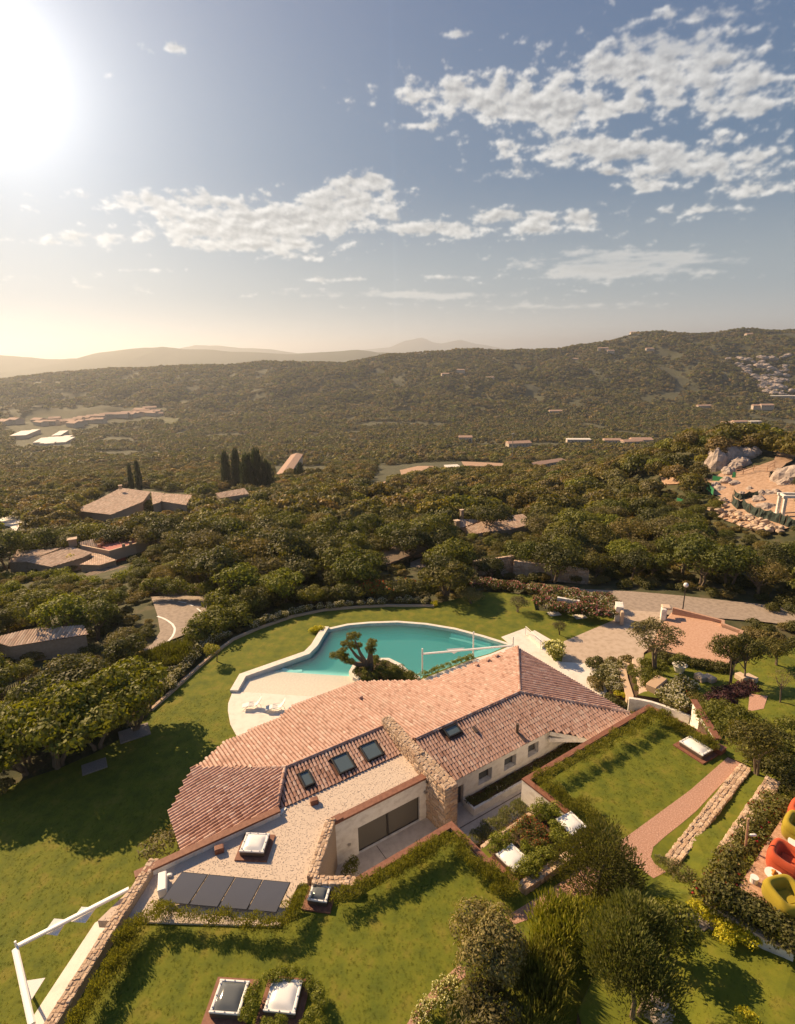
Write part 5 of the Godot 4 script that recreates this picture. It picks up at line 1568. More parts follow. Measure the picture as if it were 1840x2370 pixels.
	# the sea-green planter wall under the deck hedge
	f = thing("planter_wall", "grey green planter wall with stone coping behind the lime shrubs", "wall", Vector3(17.29, 4.5, -23.21))
	part(f, "wall", wall_along(xz([15.86, -22.86, 16.5, -22.15, 17.03, -21.6, 17.82, -20.8, 18.78, -20.1]), 0.25, 3.4, 5.8), M.white)
	part(f, "coping", wall_along(xz([15.88, -22.88, 16.51, -22.17, 17.04, -21.62, 17.83, -20.82, 18.79, -20.12]), 0.4, 5.8, 5.92), M.stone[3])
	setting("raised_bed", prism_mesh(xz([15.98, -23.03, 16.61, -22.3, 17.15, -21.75, 17.95, -20.95, 18.92, -20.24, 20.48, -22.52, 18.99, -24.31, 18.15, -25.04, 17.05, -24.11]), 3.0, 5.6), M.soil)


func shade_frames() -> void:
	# white frame with small sails over the lower-left lawn
	var o := thing("shade_frame", "white beam frame with three small sails over the lower-left lawn", "shade frame", Vector3(-18.98, 0, -23.95))
	var a: Vector3 = Vector3(-16.22, 3.75, -25.83); var k: Vector3 = Vector3(-21.28, 3, -23.12); var e: Vector3 = Vector3(-18.07, 3, -19.32)
	var beam := func(p: Vector3, q: Vector3, w: float):
		var z := (q - p).normalized()
		var x := Vector3.UP.cross(z).normalized()
		return box_mesh(Transform3D(Basis(x, z.cross(x), z), (p + q) / 2), Vector3(w, w * 0.8, p.distance_to(q)), w * 0.15)
	part(o, "beam", beam.call(a, k, 0.2), M.white_paint)
	part(o, "beam", beam.call(k + Vector3(0, -0.02, 0.12), e, 0.24), M.white_paint)
	var post := MB.new()
	post.tube([Vector3(k.x - 0.05, 0, k.z - 0.05), k + Vector3(-0.05, 0.3, -0.05)], [0.07, 0.06], 8)
	part(o, "post", post.done(), M.white_paint)
	var fl := 0.14
	for s in [xyz([-18.7, 3.35, -25.07, -17.82, 3.35, -24.99, -18.09, 3.15, -24.27, -18.97, 3.15, -24.36]), xyz([-19.99, 3.2, -24.51, -19.19, 3.2, -24.43, -19.37, 3, -23.68, -20.22, 3, -23.8]), xyz([-19.7, 2.95, -21.38, -18.75, 2.95, -21.51, -18.9, 2.85, -20.48, -19.62, 2.85, -20.82])]:
		var b := MB.new()
		var q := []
		for p in s: q.append(p + Vector3(0, -0.02, 0))
		for p in s: q.append(p + Vector3(0, 0.01, 0))
		b.hexa(q)
		part(o, "sail", b.done(), M.sail)
	# the same kind of frame between posts at the pool
	o = thing("shade_frame", "white post frame with one folded sail beside the pool", "shade frame", Vector3(5.1, 0, -56.28))
	var p1: Vector3 = Vector3(2.42, 0.05, -54.25); var p2: Vector3 = Vector3(8.36, 0.05, -57.24); var p3: Vector3 = Vector3(13.05, 0.05, -58.01)
	for q in [[p1, 3.0], [p2, 3.3], [p3, 2.2]]:
		var pb := MB.new()
		pb.tube([q[0] - Vector3(0, 0.1, 0), q[0] + Vector3(0, q[1], 0)], [0.09, 0.08], 8)
		part(o, "post", pb.done(), M.white_paint)
	part(o, "beam", beam.call(p1 + Vector3(0, 2.35, 0), Vector3(12.49, 2.2, -56.06), 0.2), M.white_paint)
	var b2 := MB.new()
	var t1: Vector3 = Vector3(5.12, 2.25, -55.47); var t2: Vector3 = Vector3(7.19, 2.25, -55.65); var t3: Vector3 = Vector3(5.92, 1.9, -54.99)
	b2.tri(t1, t2, t3)
	b2.tri(t1 + Vector3(0, 0.02, 0), t3 + Vector3(0, 0.02, 0), t2 + Vector3(0, 0.02, 0))
	part(o, "sail", b2.done(), M.sail)
	# sling loungers on the beach deck
	var at := [Vector3(-14.77, 0.03, -48.52), Vector3(-12.32, 0.03, -48.08), Vector3(-10.03, 0.03, -47.71)]
	for i in 3:
		var l := thing("sun_lounger", ["white sling lounger on the beach deck, farthest from the roof", "white sling lounger on the beach deck, middle of three", "white sling lounger on the beach deck, half hidden by the roof edge"][i], "lounger", at[i], "sling loungers on the beach deck")
		l.rotation.y = 0.15
		var prof := [Vector3(-1.0, 0.35, 0), Vector3(-0.35, 0.5, 0), Vector3(0.15, 0.32, 0), Vector3(0.55, 0.55, 0), Vector3(0.85, 1.0, 0), Vector3(0.95, 1.2, 0)]
		var sb := MB.new()
		for j in prof.size() - 1:
			var p: Vector3 = prof[j]; var q: Vector3 = prof[j + 1]
			sb.hexa([p + Vector3(0, 0, -0.33), q + Vector3(0, 0, -0.33), q + Vector3(0, 0, 0.33), p + Vector3(0, 0, 0.33), p + Vector3(0, 0.02, -0.33), q + Vector3(0, 0.02, -0.33), q + Vector3(0, 0.02, 0.33), p + Vector3(0, 0.02, 0.33)])
		part(l, "sling", sb.done(), M.sail, true)
		for z in [-0.36, 0.36]:
			var fb := MB.new()
			var r := []
			for p in prof: r.append(p + Vector3(0, 0, z))
			fb.tube(r, [0.025, 0.025, 0.025, 0.025, 0.025, 0.025], 5)
			part(l, "side_rail", fb.done(), M.white_paint, true)
			var lb := MB.new()
			lb.tube([Vector3(-0.95, 0.0, z), Vector3(-0.35, 0.5, z), Vector3(0.35, 0.55, z), Vector3(0.75, 0.0, z)], [0.022, 0.022, 0.022, 0.022], 5)
			part(l, "leg_frame", lb.done(), M.white_paint, true)


func armchair(at: Vector3, turn: float, m: Material, label: String, s := 1.0) -> void:
	# a moulded cube armchair: one soft block with a rounded square hollow for the seat
	var o := thing("armchair", label, "armchair", at, "moulded armchairs on the wooden deck")
	o.rotation.y = turn
	var n := 14
	var prof := []
	var b := MB.new()
	var sq := func(a: float, r: float, e: float) -> Vector2:
		var c := cos(a); var d := sin(a)
		return Vector2(signf(c) * pow(absf(c), e), signf(d) * pow(absf(d), e)) * r
	var rings := [[0.62, 0.0, 0.5], [0.70, 0.08, 0.5], [0.74, 0.3, 0.5], [0.72, 0.58, 0.5], [0.66, 0.70, 0.5], [0.57, 0.745, 0.5], [0.48, 0.72, 0.5], [0.43, 0.62, 0.5], [0.40, 0.40, 0.5], [0.30, 0.36, 0.5], [0.0, 0.36, 0.5]]
	var seg := 32
	for i in rings.size() - 1:
		for j in seg:
			var q := []
			for e in [[i, j], [i + 1, j], [i + 1, j + 1], [i, j + 1]]:
				var rg: Array = rings[e[0]]
				var v: Vector2 = sq.call(TAU * e[1] / seg, rg[0], rg[2])
				var y: float = rg[1]
				if e[0] < 8: y += 0.16 * y * smoothstep(0.1, -0.6, v.y) - 0.22 * y * smoothstep(0.2, 0.7, v.y)
				q.append(Vector3(v.x, y, v.y) * s)
			b.quad(q[0], q[1], q[2], q[3])
	part(o, "shell", b.smooth(), m, true)
	var ring := []
	var rad := []
	for j in seg + 1:
		var v: Vector2 = sq.call(TAU * j / seg, 0.735, 0.5)
		var y := 0.52 + 0.16 * 0.52 * smoothstep(0.1, -0.6, v.y) - 0.22 * 0.52 * smoothstep(0.2, 0.7, v.y)
		ring.append(Vector3(v.x, y, v.y) * s)
		rad.append(0.012)
	var seam := MB.new()
	seam.tube(ring, rad, 5)
	part(o, "seam", seam.done(), m, true)
	part(o, "seat_cushion", box_mesh(Transform3D(Basis(), Vector3(0, 0.37, 0.02) * s), Vector3(0.62, 0.10, 0.62) * s, 0.04), m, true)


func deck() -> void:
	var o := thing("wooden_deck", "raised reddish plank deck at the right edge with moulded armchairs", "deck", Vector3(19.99, 6.6, -23.5))
	var A: Vector3 = Vector3(17.38, 6.6, -22.64); var B: Vector3 = Vector3(24.56, 6.6, -28.71); var Cc: Vector3 = Vector3(19.23, 6.6, -20.94)
	var dx := (B - A).normalized()
	var dz := Vector3(-dx.z, 0, dx.x)
	if dz.dot(Cc - A) < 0: dz = -dz
	var deep := 7.0
	# boards run across, from the hedge edge inwards
	var x := 0.0
	var i := 0
	while x < 13.0:
		var bm := box_mesh(Transform3D(Basis(dx, Vector3.UP, dx.cross(Vector3.UP)), A + dx * (x + 0.075) + dz * (deep / 2 + 0.0) + Vector3(0, -0.03 + (i % 3) * 0.0015, 0)), Vector3(0.143, 0.06, deep))
		part(o, "plank", bm, [M.wood, M.wood, M.plank2][i % 3] if M.has("plank2") else M.wood)
		x += 0.15
		i += 1
	part(o, "edge_board", box_mesh(Transform3D(Basis(dx, Vector3.UP, dx.cross(Vector3.UP)), A + dx * 6.5 - dz * 0.03 + Vector3(0, -0.13, 0)), Vector3(13.0, 0.24, 0.06)), M.wood)
	part(o, "edge_board", box_mesh(Transform3D(Basis(dx, Vector3.UP, dx.cross(Vector3.UP)), A - dx * 0.035 + dz * deep / 2 + Vector3(0, -0.13, 0)), Vector3(0.06, 0.24, deep)), M.wood)
	part(o, "base", box_mesh(Transform3D(Basis(dx, Vector3.UP, dx.cross(Vector3.UP)), A + dx * 6.6 + dz * (deep / 2 + 0.2) + Vector3(0, -1.9, 0)), Vector3(12.8, 3.2, deep)), M.white)
	var orange := flat(Color(0.50, 0.075, 0.022), 0.9); orange.rim_enabled = true; orange.rim = 0.4
	var olive := flat(Color(0.32, 0.24, 0.012), 0.9); olive.rim_enabled = true; olive.rim = 0.4
	var at := Vector3(20.75, 6.6, -23.99)
	armchair(Vector3(20.82, 6.6, -23.94), 0.75, orange, "coral red moulded armchair in the middle of the deck", 1.27)
	armchair(Vector3(19.36, 6.6, -21.89), 0.2, olive, "mustard green moulded armchair at the near end of the deck", 1.22)
	armchair(Vector3(22.95, 6.6, -25.92), 0.75, olive, "mustard green moulded armchair cut by the frame's right edge", 1.25)
	armchair(Vector3(23.96, 6.6, -26.92), 0.75, orange, "coral red armchair mostly outside the right edge", 1.25)
	# low tables
	for q in [["small round white stool at the corner of the deck", Vector3(18.55, 6.6, -23.15), 0.2, 0.34], ["round glass table with oranges beside the mustard armchair", Vector3(19.66, 6.6, -23.31), 0.42, 0.36], ["round white table behind the coral armchair", Vector3(22.17, 6.6, -25.22), 0.4, 0.36]]:
		var t := thing("side_table", q[0], "table", q[1], "low tables on the deck")
		var tb := MB.new()
		tb.tube([Vector3(0, q[3] - 0.035, 0), Vector3(0, q[3], 0)], [q[2], q[2]], 20)
		part(t, "table_top", tb.done(), M.white_paint, true)
		var lb := MB.new()
		lb.tube([Vector3(0, 0, 0), Vector3(0, q[3] - 0.035, 0)], [q[2] * (0.92 if q[2] < 0.3 else 0.25), q[2] * (0.92 if q[2] < 0.3 else 0.12)], 14)
		part(t, "leg", lb.done(), M.white_paint, true)
	var fruit := thing("fruit_bowl", "orange fruit heaped on the round table", "fruit", (Vector3(19.66, 6.6, -23.31)) + Vector3(0, 0.36, 0))
	var om := flat(Color(0.55, 0.2, 0.02), 0.5)
	for k in [Vector3(0, 0.07, 0), Vector3(0.12, 0.07, 0.05), Vector3(-0.1, 0.07, 0.08), Vector3(0.02, 0.07, -0.12), Vector3(0.02, 0.18, 0.01)]:
		var sp := SphereMesh.new()
		sp.radius = 0.075; sp.height = 0.15; sp.radial_segments = 10; sp.rings = 6
		var f := part(fruit, "orange", sp, om, true)
		f.position = k
	# bamboo pole lamp at the hedge
	var lp := thing("pole_lamp", "wooden pole with a small white lamp standing in the hedge", "lamp", Vector3(19.48, 5.3, -25.22))
	var pb := MB.new()
	pb.tube([Vector3(19.45, 5.3, -25.22), (Vector3(19.45, 5.3, -25.22)) + Vector3(-0.25, 3.4, 0)], [0.07, 0.06], 7)
	part(lp, "pole", pb.done(), M.wood)
	part(lp, "lamp_head", box_mesh(Transform3D(Basis(), (Vector3(19.45, 5.3, -25.22)) + Vector3(0.15, 2.3, 0.05)), Vector3(0.3, 0.12, 0.16), 0.04), M.white_paint)



# ---------------------------------------------------------------- neighbouring houses, building site, village
func ribbed_roof(parent: Node3D, called: String, pts: Array, fall: Vector2, m: Material, rib := 0.36) -> MeshInstance3D:
	# a tiled slope seen from afar: the deck with rows of cover tiles running down it
	var b := MB.new()
	var pl := []
	for p in pts: pl.append(Vector2(p.x, p.z))
	# plane through the points
	var c := Vector3.ZERO
	for p in pts: c += p / pts.size()
	var nrm := Vector3.ZERO
	for i in pts.size():
		var k: Vector3 = (pts[i] - c).cross(pts[(i + 1) % pts.size()] - c)
		nrm += k
	if nrm.y < 0: nrm = -nrm
	nrm = nrm.normalized()
	var hf := func(x: float, z: float): return c.y - (nrm.x * (x - c.x) + nrm.z * (z - c.z)) / nrm.y
	b.sheet(pl, hf)
	var o := part(parent, called, b.done(), M.slab if rib > 0 else m)
	if rib <= 0: return o
	var rb := MB.new()
	fall = fall.normalized()
	var acr := fall.orthogonal()
	var lo := Vector2(1e9, 1e9); var hi := -lo
	for p in pl:
		var q := Vector2(p.dot(acr), p.dot(fall))
		lo = lo.min(q); hi = hi.max(q)
	var a := lo.x + rib / 2
	while a < hi.x:
		var seg := Geometry2D.intersect_polyline_with_polygon(PackedVector2Array([acr * a + fall * (lo.y - 1), acr * a + fall * (hi.y + 1)]), PackedVector2Array(pl))
		for s in seg:
			if s.size() < 2: continue
			var n := maxi(1, int(s[0].distance_to(s[-1]) / 0.8))
			for j in n:
				var p: Vector2 = s[0].lerp(s[-1], j / float(n)); var q: Vector2 = s[0].lerp(s[-1], (j + 1) / float(n))
				var w := acr * rib * 0.46
				var P := func(v: Vector2, up: float): return Vector3(v.x, hf.call(v.x, v.y) + up, v.y)
				var g := rng.randf_range(0.75, 1.2)
				rb.col = Color(0.46 * g, 0.31 * g, 0.22 * g).lerp(Color(0.55 * g, 0.42 * g, 0.32 * g), rng.randf())
				for e in [[p - w, p, q, q - w, 0.01, 0.065, 0.05, 0.01], [p, p + w, q + w, q, 0.065, 0.01, 0.01, 0.05]]:
					var k := [P.call(e[0], e[4]), P.call(e[1], e[5]), P.call(e[2], e[6]), P.call(e[3], e[7])]
					rb.tri_up(k[0], k[1], k[2])
					rb.tri_up(k[0], k[2], k[3])
		a += rib
	var t := part(o, "roof_tiling", rb.done(), m)
	t.set_meta("kind", "stuff")
	return o


func walls_under(parent: Node3D, pts: Array, drop: float, m: Material, called := "wall") -> void:
	var b := MB.new()
	var c := Vector3.ZERO
	for p in pts: c += p / pts.size()
	for i in pts.size():
		var p: Vector3 = pts[i].lerp(Vector3(c.x, pts[i].y, c.z), 0.04); var q: Vector3 = pts[(i + 1) % pts.size()]
		q = q.lerp(Vector3(c.x, q.y, c.z), 0.04)
		b.quad(Vector3(p.x, drop, p.z), Vector3(p.x, p.y - 0.12, p.z), Vector3(q.x, q.y - 0.12, q.z), Vector3(q.x, drop, q.z))
	part(parent, called, b.done(), m)


func chimney(parent: Node3D, at: Vector3, h: float, s := 0.7) -> void:
	var c := part(parent, "chimney", box_mesh(Transform3D(Basis(Vector3.UP, 0.5), at + Vector3(0, h / 2, 0)), Vector3(s, h, s), 0.04), M.plaster)
	part(c, "chimney_cap", box_mesh(Transform3D(Basis(Vector3.UP, 0.5), at + Vector3(0, h + 0.06, 0)), Vector3(s * 1.3, 0.12, s * 1.3), 0.03), M.stone[3])


func neighbours() -> void:
	var old := vert_mat(0.9)
	# house with the red terrace, left
	var o := thing("stone_house", "rambling stone house with pale tile roofs and a red roof terrace", "house", Vector3(-75.41, -10, -117.86))
	var f: Array = xyz([-77.13, -6.6, -109.12, -71.36, -5.8, -115.92, -64.78, -5.9, -112.3, -65.8, -6.3, -109.79, -69.99, -6.6, -106.11])
	ribbed_roof(o, "roof", f, Vector2(-0.4, 1), old); walls_under(o, f, -12.5, M.plaster)
	f = xyz([-80.66, -6.6, -109.04, -77.16, -6.6, -109.02, -72.3, -5.8, -117.11, -75.68, -6, -115.03, -82.92, -6.4, -115.95])
	ribbed_roof(o, "roof", f, Vector2(-1, 0.2), old); walls_under(o, f, -12.5, M.plaster)
	f = xyz([-66.29, -6.6, -112.68, -65.06, -6.6, -114.22, -58.28, -6.6, -109.2, -60.34, -6.6, -106.37, -64.68, -6.6, -106.96, -63.73, -6.6, -110.73])
	ribbed_roof(o, "roof", f, Vector2(0.5, 1), old); walls_under(o, f, -12.5, M.plaster)
	f = xyz([-68.67, -5.2, -123.32, -59.48, -4.8, -127.17, -56.2, -4.8, -127.67, -56.21, -5.2, -124.56, -62.16, -5.2, -123.47])
	ribbed_roof(o, "roof", f, Vector2(-0.3, 1), old); walls_under(o, f, -12, M.plaster)
	f = xyz([-70.66, -5.4, -117.9, -66.25, -5.4, -121.58, -65.25, -6, -120.55, -66.38, -6.4, -117.64, -69.78, -6.2, -117.25])
	ribbed_roof(o, "roof", f, Vector2(0.3, 1), old); walls_under(o, f, -12, M.plaster)
	var red := surf([Color(0.42, 0.13, 0.11), Color(0.5, 0.18, 0.15)], 4.0, 50, 0.85)
	part(o, "roof_terrace", prism_mesh(xz([-64.98, -114.21, -64.24, -124.18, -58.2, -122.28, -58.18, -117.79, -61.61, -113.23]), -12, -6.2), red)
	part(o, "terrace_wall", wall_along(xz([-69.26, -116.37, -61.15, -112.38, -57.75, -116.91, -56.43, -120.08]), 0.4, -8, -5.6), M.stone[1])
	for q in [Vector3(-59.03, -5.6, -114.43), Vector3(-58.28, -5.6, -116.08), Vector3(-57.61, -5.6, -117.78), Vector3(-56.93, -5.6, -119.53)]: part(o, "pillar", box_mesh(Transform3D(Basis(Vector3.UP, 0.3), q + Vector3(0, 0.3, 0)), Vector3(0.5, 0.9, 0.5), 0.04), M.stone[0])
	part(o, "lower_terrace", prism_mesh(xz([-59.81, -122.04, -58.16, -126.21, -55.92, -124.24, -57.02, -120.15]), -12, -8.5), red)
	chimney(o, Vector3(-71.45, -6, -117.06), 1.6, 1.5)
	chimney(o, Vector3(-63.2, -6, -124.16), 1.3, 1.2)
	for q in [Vector3(-65.37, -6.2, -116.45), Vector3(-65.37, -6.2, -118.17), Vector3(-65.07, -6.2, -119.33), Vector3(-64.82, -6.2, -120.81), Vector3(-64.31, -6.2, -122)]:
		var pt := thing("plant_pot", "clay pot of brown shrubs on the red roof terrace", "plant pot", q, "pots on the red roof terrace")
		var pb := MB.new()
		pb.tube([Vector3(0, 0, 0), Vector3(0, 0.7, 0)], [0.3, 0.42], 8)
		part(pt, "pot", pb.done(), M.brick, true)
		var fo := part(pt, "shrub", M.bush.dry[0], M.l_warm, true)
		fo.scale = Vector3.ONE * 0.75; fo.position.y = 1.1
	o = thing("reed_pergola", "flat brown reed pergola roof in front of the stone house", "pergola", Vector3(-61.45, -10, -111.09))
	f = xyz([-62.88, -7.6, -102.34, -60.08, -7.6, -108.91, -53.43, -7.6, -107.62, -54.86, -7.6, -100.82])
	ribbed_roof(o, "reed_roof", f, Vector2(-0.3, 1), M.reed, 0.7)
	for p in f:
		var pb := MB.new()
		pb.tube([Vector3(p.x, -12, p.z), p - Vector3(0, 0.05, 0)], [0.14, 0.14], 6)
		part(o, "post", pb.done(), M.bark)
	bushes("house_shrub", "round", xyz([-77.43, -7.87, -102.99, -74.99, -7.74, -101.92, -73.87, -7.85, -102.77, -72.09, -7.83, -102.65, -70.91, -7.9, -103.2, -70.13, -8.05, -104.42, -69.13, -8.2, -105.63, -66.74, -7.93, -103.97, -64.27, -7.57, -102.11, -60.4, -6.77, -98.35, -57.34, -6.11, -95.86, -54.72, -5.63, -94.63, -49.91, -4.83, -93.35, -49.33, -5.04, -95.4, -49.53, -5.59, -99.25, -49.54, -5.92, -101.83, -70.57, -8.73, -109.81]), 1.5, 2.2, "rounded shrub in front of the stone house with the red terrace", "shrubs in front of the red terrace house", M.l_bright)
	bushes("house_shrub", "lime", [Vector3(-68.93, -8, -110.35)], 2.2, 2.4, "yellow green bush against the stone house wall", "", M.l_oak, 1.3)
	# farther house between the cypresses
	o = thing("stone_house", "brown tile-roofed house behind the wood, below the two cypresses", "house", Vector3(-102.21, -19, -201.94))
	f = xyz([-108.18, -15.4, -180.91, -105.59, -14.6, -192.14, -104.06, -13.9, -206.35, -90.21, -13.9, -200.08, -88, -14.7, -188.19, -92.91, -15.4, -175.21])
	ribbed_roof(o, "roof", f, Vector2(-0.6, 1), old, 0.5); walls_under(o, f, -24, M.plaster)
	f = xyz([-88.32, -13.2, -196.43, -82.96, -13.2, -194.68, -81.16, -14.6, -186.34, -83.01, -14.6, -184.46])
	ribbed_roof(o, "roof", f, Vector2(0, 1), old, 0.5); walls_under(o, f, -24, M.plaster)
	f = xyz([-82.15, -13, -193.38, -71.35, -13, -189.55, -70.95, -14.6, -182.68, -81.94, -14.6, -188.02])
	ribbed_roof(o, "roof", f, Vector2(0, 1), old, 0.5); walls_under(o, f, -24, M.plaster)
	chimney(o, Vector3(-101.3, -13, -200.74), 1.4, 1.0)
	o = thing("stone_house", "small terracotta roofed house right of the brown roof", "house", Vector3(-65.62, -19, -213.18))
	f = xyz([-65.25, -14, -196.16, -55.15, -12.8, -197.92, -52.83, -14, -194.37, -62.84, -15.2, -193.19])
	ribbed_roof(o, "roof", f, Vector2(-0.3, 1), old, 0.5); walls_under(o, f, -24, M.plaster)
	# tile roof among the trees at the left edge
	o = thing("tiled_house", "low terracotta roof half buried in shrubs at the left edge", "house", Vector3(-45, 0, -62.99))
	f = xyz([-48.36, 2.2, -59.49, -44.76, 2.7, -61.05, -38.28, 2.7, -61.78, -36.96, 2.3, -60.19, -44.98, 2, -58.24])
	ribbed_roof(o, "roof", f, Vector2(0.1, 1), old, 0.32); walls_under(o, f, -2, M.plaster)
	# carport by the road
	o = thing("carport", "flat grey reed-roofed carport among the trees beyond the pool", "carport", Vector3(1.37, -5, -105.76))
	f = xyz([-2.95, -1.9, -94.34, -2.55, -1.9, -98.99, 0.17, -1.9, -105.79, 5.61, -1.9, -99.85, -2.12, -1.9, -92.11])
	ribbed_roof(o, "reed_roof", f, Vector2(1, -0.6), M.reed, 0.5)
	for p in [f[0], f[2], f[3], f[4]]:
		var pb := MB.new()
		pb.tube([Vector3(p.x, -7, p.z).lerp(Vector3(f[1].x, -7, f[1].z), 0.05), p - Vector3(0, 0.05, 0)], [0.12, 0.12], 6)
		part(o, "post", pb.done(), M.bark)
	part(o, "edge_beam", wall_along(xz([-2.12, -92.41, 5.54, -99.89]), 0.2, -2.3, -1.98), M.bark)
	o = thing("parked_boat", "orange tarpaulin covered load under the carport edge", "load", Vector3(3.22, -5, -102.66))
	part(o, "cover", box_mesh(Transform3D(Basis(Vector3.UP, 0.5), (Vector3(3.22, -5, -102.47)) + Vector3(0, 0.7, 0)), Vector3(2.6, 1.3, 1.3), 0.35), M.brick)
	setting("driveway", prism_mesh(xz([2.21, -96.52, 5.69, -100.12, 3.65, -85.06, 1.91, -85.5]), -6, -3.3), M.road)
	# house to the right of it
	o = thing("stone_house", "brown hip-roofed house with a tall chimney right of the carport", "house", Vector3(23.33, -8, -130.84))
	f = xyz([15.54, -5.2, -122.48, 20.49, -4.2, -125.22, 20.88, -5.3, -119.83, 17.18, -5.5, -119.11])
	ribbed_roof(o, "roof", f, Vector2(-1, 1), old); walls_under(o, f, -11, M.plaster)
	f = xyz([20.58, -4.2, -125.22, 30.21, -4.2, -129.73, 31.9, -5.3, -125.39, 25.25, -5.4, -121.12, 20.96, -5.3, -119.82])
	ribbed_roof(o, "roof", f, Vector2(0.5, 1), old); walls_under(o, f, -11, M.plaster)
	f = xyz([11.48, -5.2, -128.01, 14.92, -4.4, -127.16, 19.92, -4.2, -125.57, 15.64, -5.8, -124.66, 13.07, -5.8, -124.8])
	ribbed_roof(o, "roof", f, Vector2(-0.2, 1), old, 0.6); walls_under(o, f, -11, M.plaster)
	chimney(o, Vector3(15.22, -4.6, -127.68), 2.2, 0.7)
	chimney(o, Vector3(13.73, -5.4, -124.39), 1.4, 1.0)
	setting("neighbour_pool", prism_mesh(xz([2.58, -118.73, 3.7, -122.51, 5.08, -121.39, 4.7, -117.14, 2.91, -116.51]), -8, -6), flat(Color(0.08, 0.42, 0.42), 0.2))
	# red roofs in the valley
	for q in [["red roofed house in the valley beyond the cypresses, left wing", xyz([-89.1, -48.6, -391.13, -93.44, -63.66, -497.19, -71.61, -53.69, -423.03, -75.71, -45.2, -368.58])], ["red roofed house in the valley beyond the cypresses, middle wing", xyz([-85.36, -62.49, -487.38, -71.11, -63.07, -492.22, -57.78, -55.17, -432.3, -65.69, -49.23, -395.14])], ["long red roof at the right end of the valley house", xyz([-58.67, -52.95, -418.46, -48.31, -54.61, -428.84, -41.16, -45.15, -369.43, -48.94, -44.52, -364.9])], ["white gabled house with red roof in the valley, right of centre", xyz([90.78, -46.25, -376.53, 101.96, -47.8, -386.25, 114.6, -54.65, -429.05, 110.06, -57.94, -449.63])], ["long low red roof behind the white gabled house", xyz([112.62, -54.78, -429.89, 131.12, -56.45, -440.32, 139.89, -60.1, -467.49, 123.8, -60.04, -466.99])], ["pale flat white roof shed in the valley clearing", xyz([32.84, -45.81, -373.81, 42.33, -46.05, -375.33, 45.76, -51.33, -408.28, 36.82, -51.87, -411.67])]]:
		var g: Array = q[1]
		var c: Vector3 = (g[0] + g[1] + g[2] + g[3]) / 4
		villa_small(q[0], Vector3(c.x, minf(g[0].y, c.y), c.z), maxf(6.0, g[0].distance_to(g[1])), maxf(6.0, 9.0), 3.4, atan2(g[1].z - g[0].z, g[1].x - g[0].x), "shed" in q[0])
	setting("dirt_clearing", patch(xyz([2.24, -53.02, -418.88, 16.98, -58.05, -450.38, 31.39, -56.12, -438.28, 25.27, -45.1, -369.36, 9.18, -38.71, -329.44, -0.44, -33.88, -299.27, -6.53, -28.8, -267.53, -8.19, -30.86, -280.38, 2.96, -42.09, -350.58]), 0.4), M.earth)
	setting("dirt_clearing", patch(xyz([58.42, -64.05, -500.42, 94.97, -61.72, -480.99, 89.48, -58.33, -452.78, 53.85, -56.78, -442.4]), 0.4), M.earth)
	setting("dirt_clearing", patch(xyz([68.12, -62.91, -490.95, 95.32, -62.14, -484.51, 88.72, -59.02, -458.51, 60.3, -55.45, -434.06]), 0.4), M.earth)
	setting("sandy_yard", patch(xyz([-154.4, -22.88, -208.73, -149.97, -23.62, -213.52, -127.62, -19.14, -184.28, -110.76, -14.8, -155.34, -120.07, -16.5, -166.66, -128.81, -17.43, -172.88]), 0.3), M.pale)
	# two cars on the valley road
	car(Vector3(-6.51, -25.79, -248.7), 0.4, M.white_paint, "white car parked on the valley road")
	car(Vector3(-13.16, -22.68, -229.23), 0.3, M.steel, "grey car parked on the valley road")


func car(at: Vector3, turn: float, m: Material, label: String) -> void:
	var o := thing("parked_car", label, "car", at + Vector3(0, 0.2, 0), "cars on the valley road")
	o.rotation.y = turn
	var b := MB.new()
	var prof := [Vector2(-2.1, 0.35), Vector2(-2.1, 0.8), Vector2(-1.2, 0.95), Vector2(-0.6, 1.45), Vector2(1.0, 1.45), Vector2(1.7, 0.95), Vector2(2.1, 0.85), Vector2(2.1, 0.35)]
	for i in prof.size():
		var p: Vector2 = prof[i]; var q: Vector2 = prof[(i + 1) % prof.size()]
		b.quad(Vector3(p.x, p.y, -0.85), Vector3(q.x, q.y, -0.85), Vector3(q.x, q.y, 0.85), Vector3(p.x, p.y, 0.85))
	for z in [-0.85, 0.85]:
		for i in range(1, prof.size() - 1): b.tri(Vector3(prof[0].x, prof[0].y, z), Vector3(prof[i].x, prof[i].y, z), Vector3(prof[i + 1].x, prof[i + 1].y, z))
	part(o, "body", b.done(), m, true)
	part(o, "windscreen", box_mesh(Transform3D(Basis(), Vector3(0.2, 1.2, 0)), Vector3(2.0, 0.35, 1.74), 0.02), M.glass, true)
	for x in [-1.3, 1.3]:
		for z in [-0.8, 0.8]:
			var w := MB.new()
			w.tube([Vector3(x, 0.32, z - 0.1), Vector3(x, 0.32, z + 0.1)], [0.32, 0.32], 10)
			part(o, "wheel", w.done(), M.dark_metal, true)


func patch(pts: Array, lift: float) -> ArrayMesh:
	var b := MB.new()
	var pl := []
	for p in pts: pl.append(Vector2(p.x, p.z))
	b.gridded(pl, 6.0, func(x, z): return M.land.call(x, z) + lift)
	return b.done()


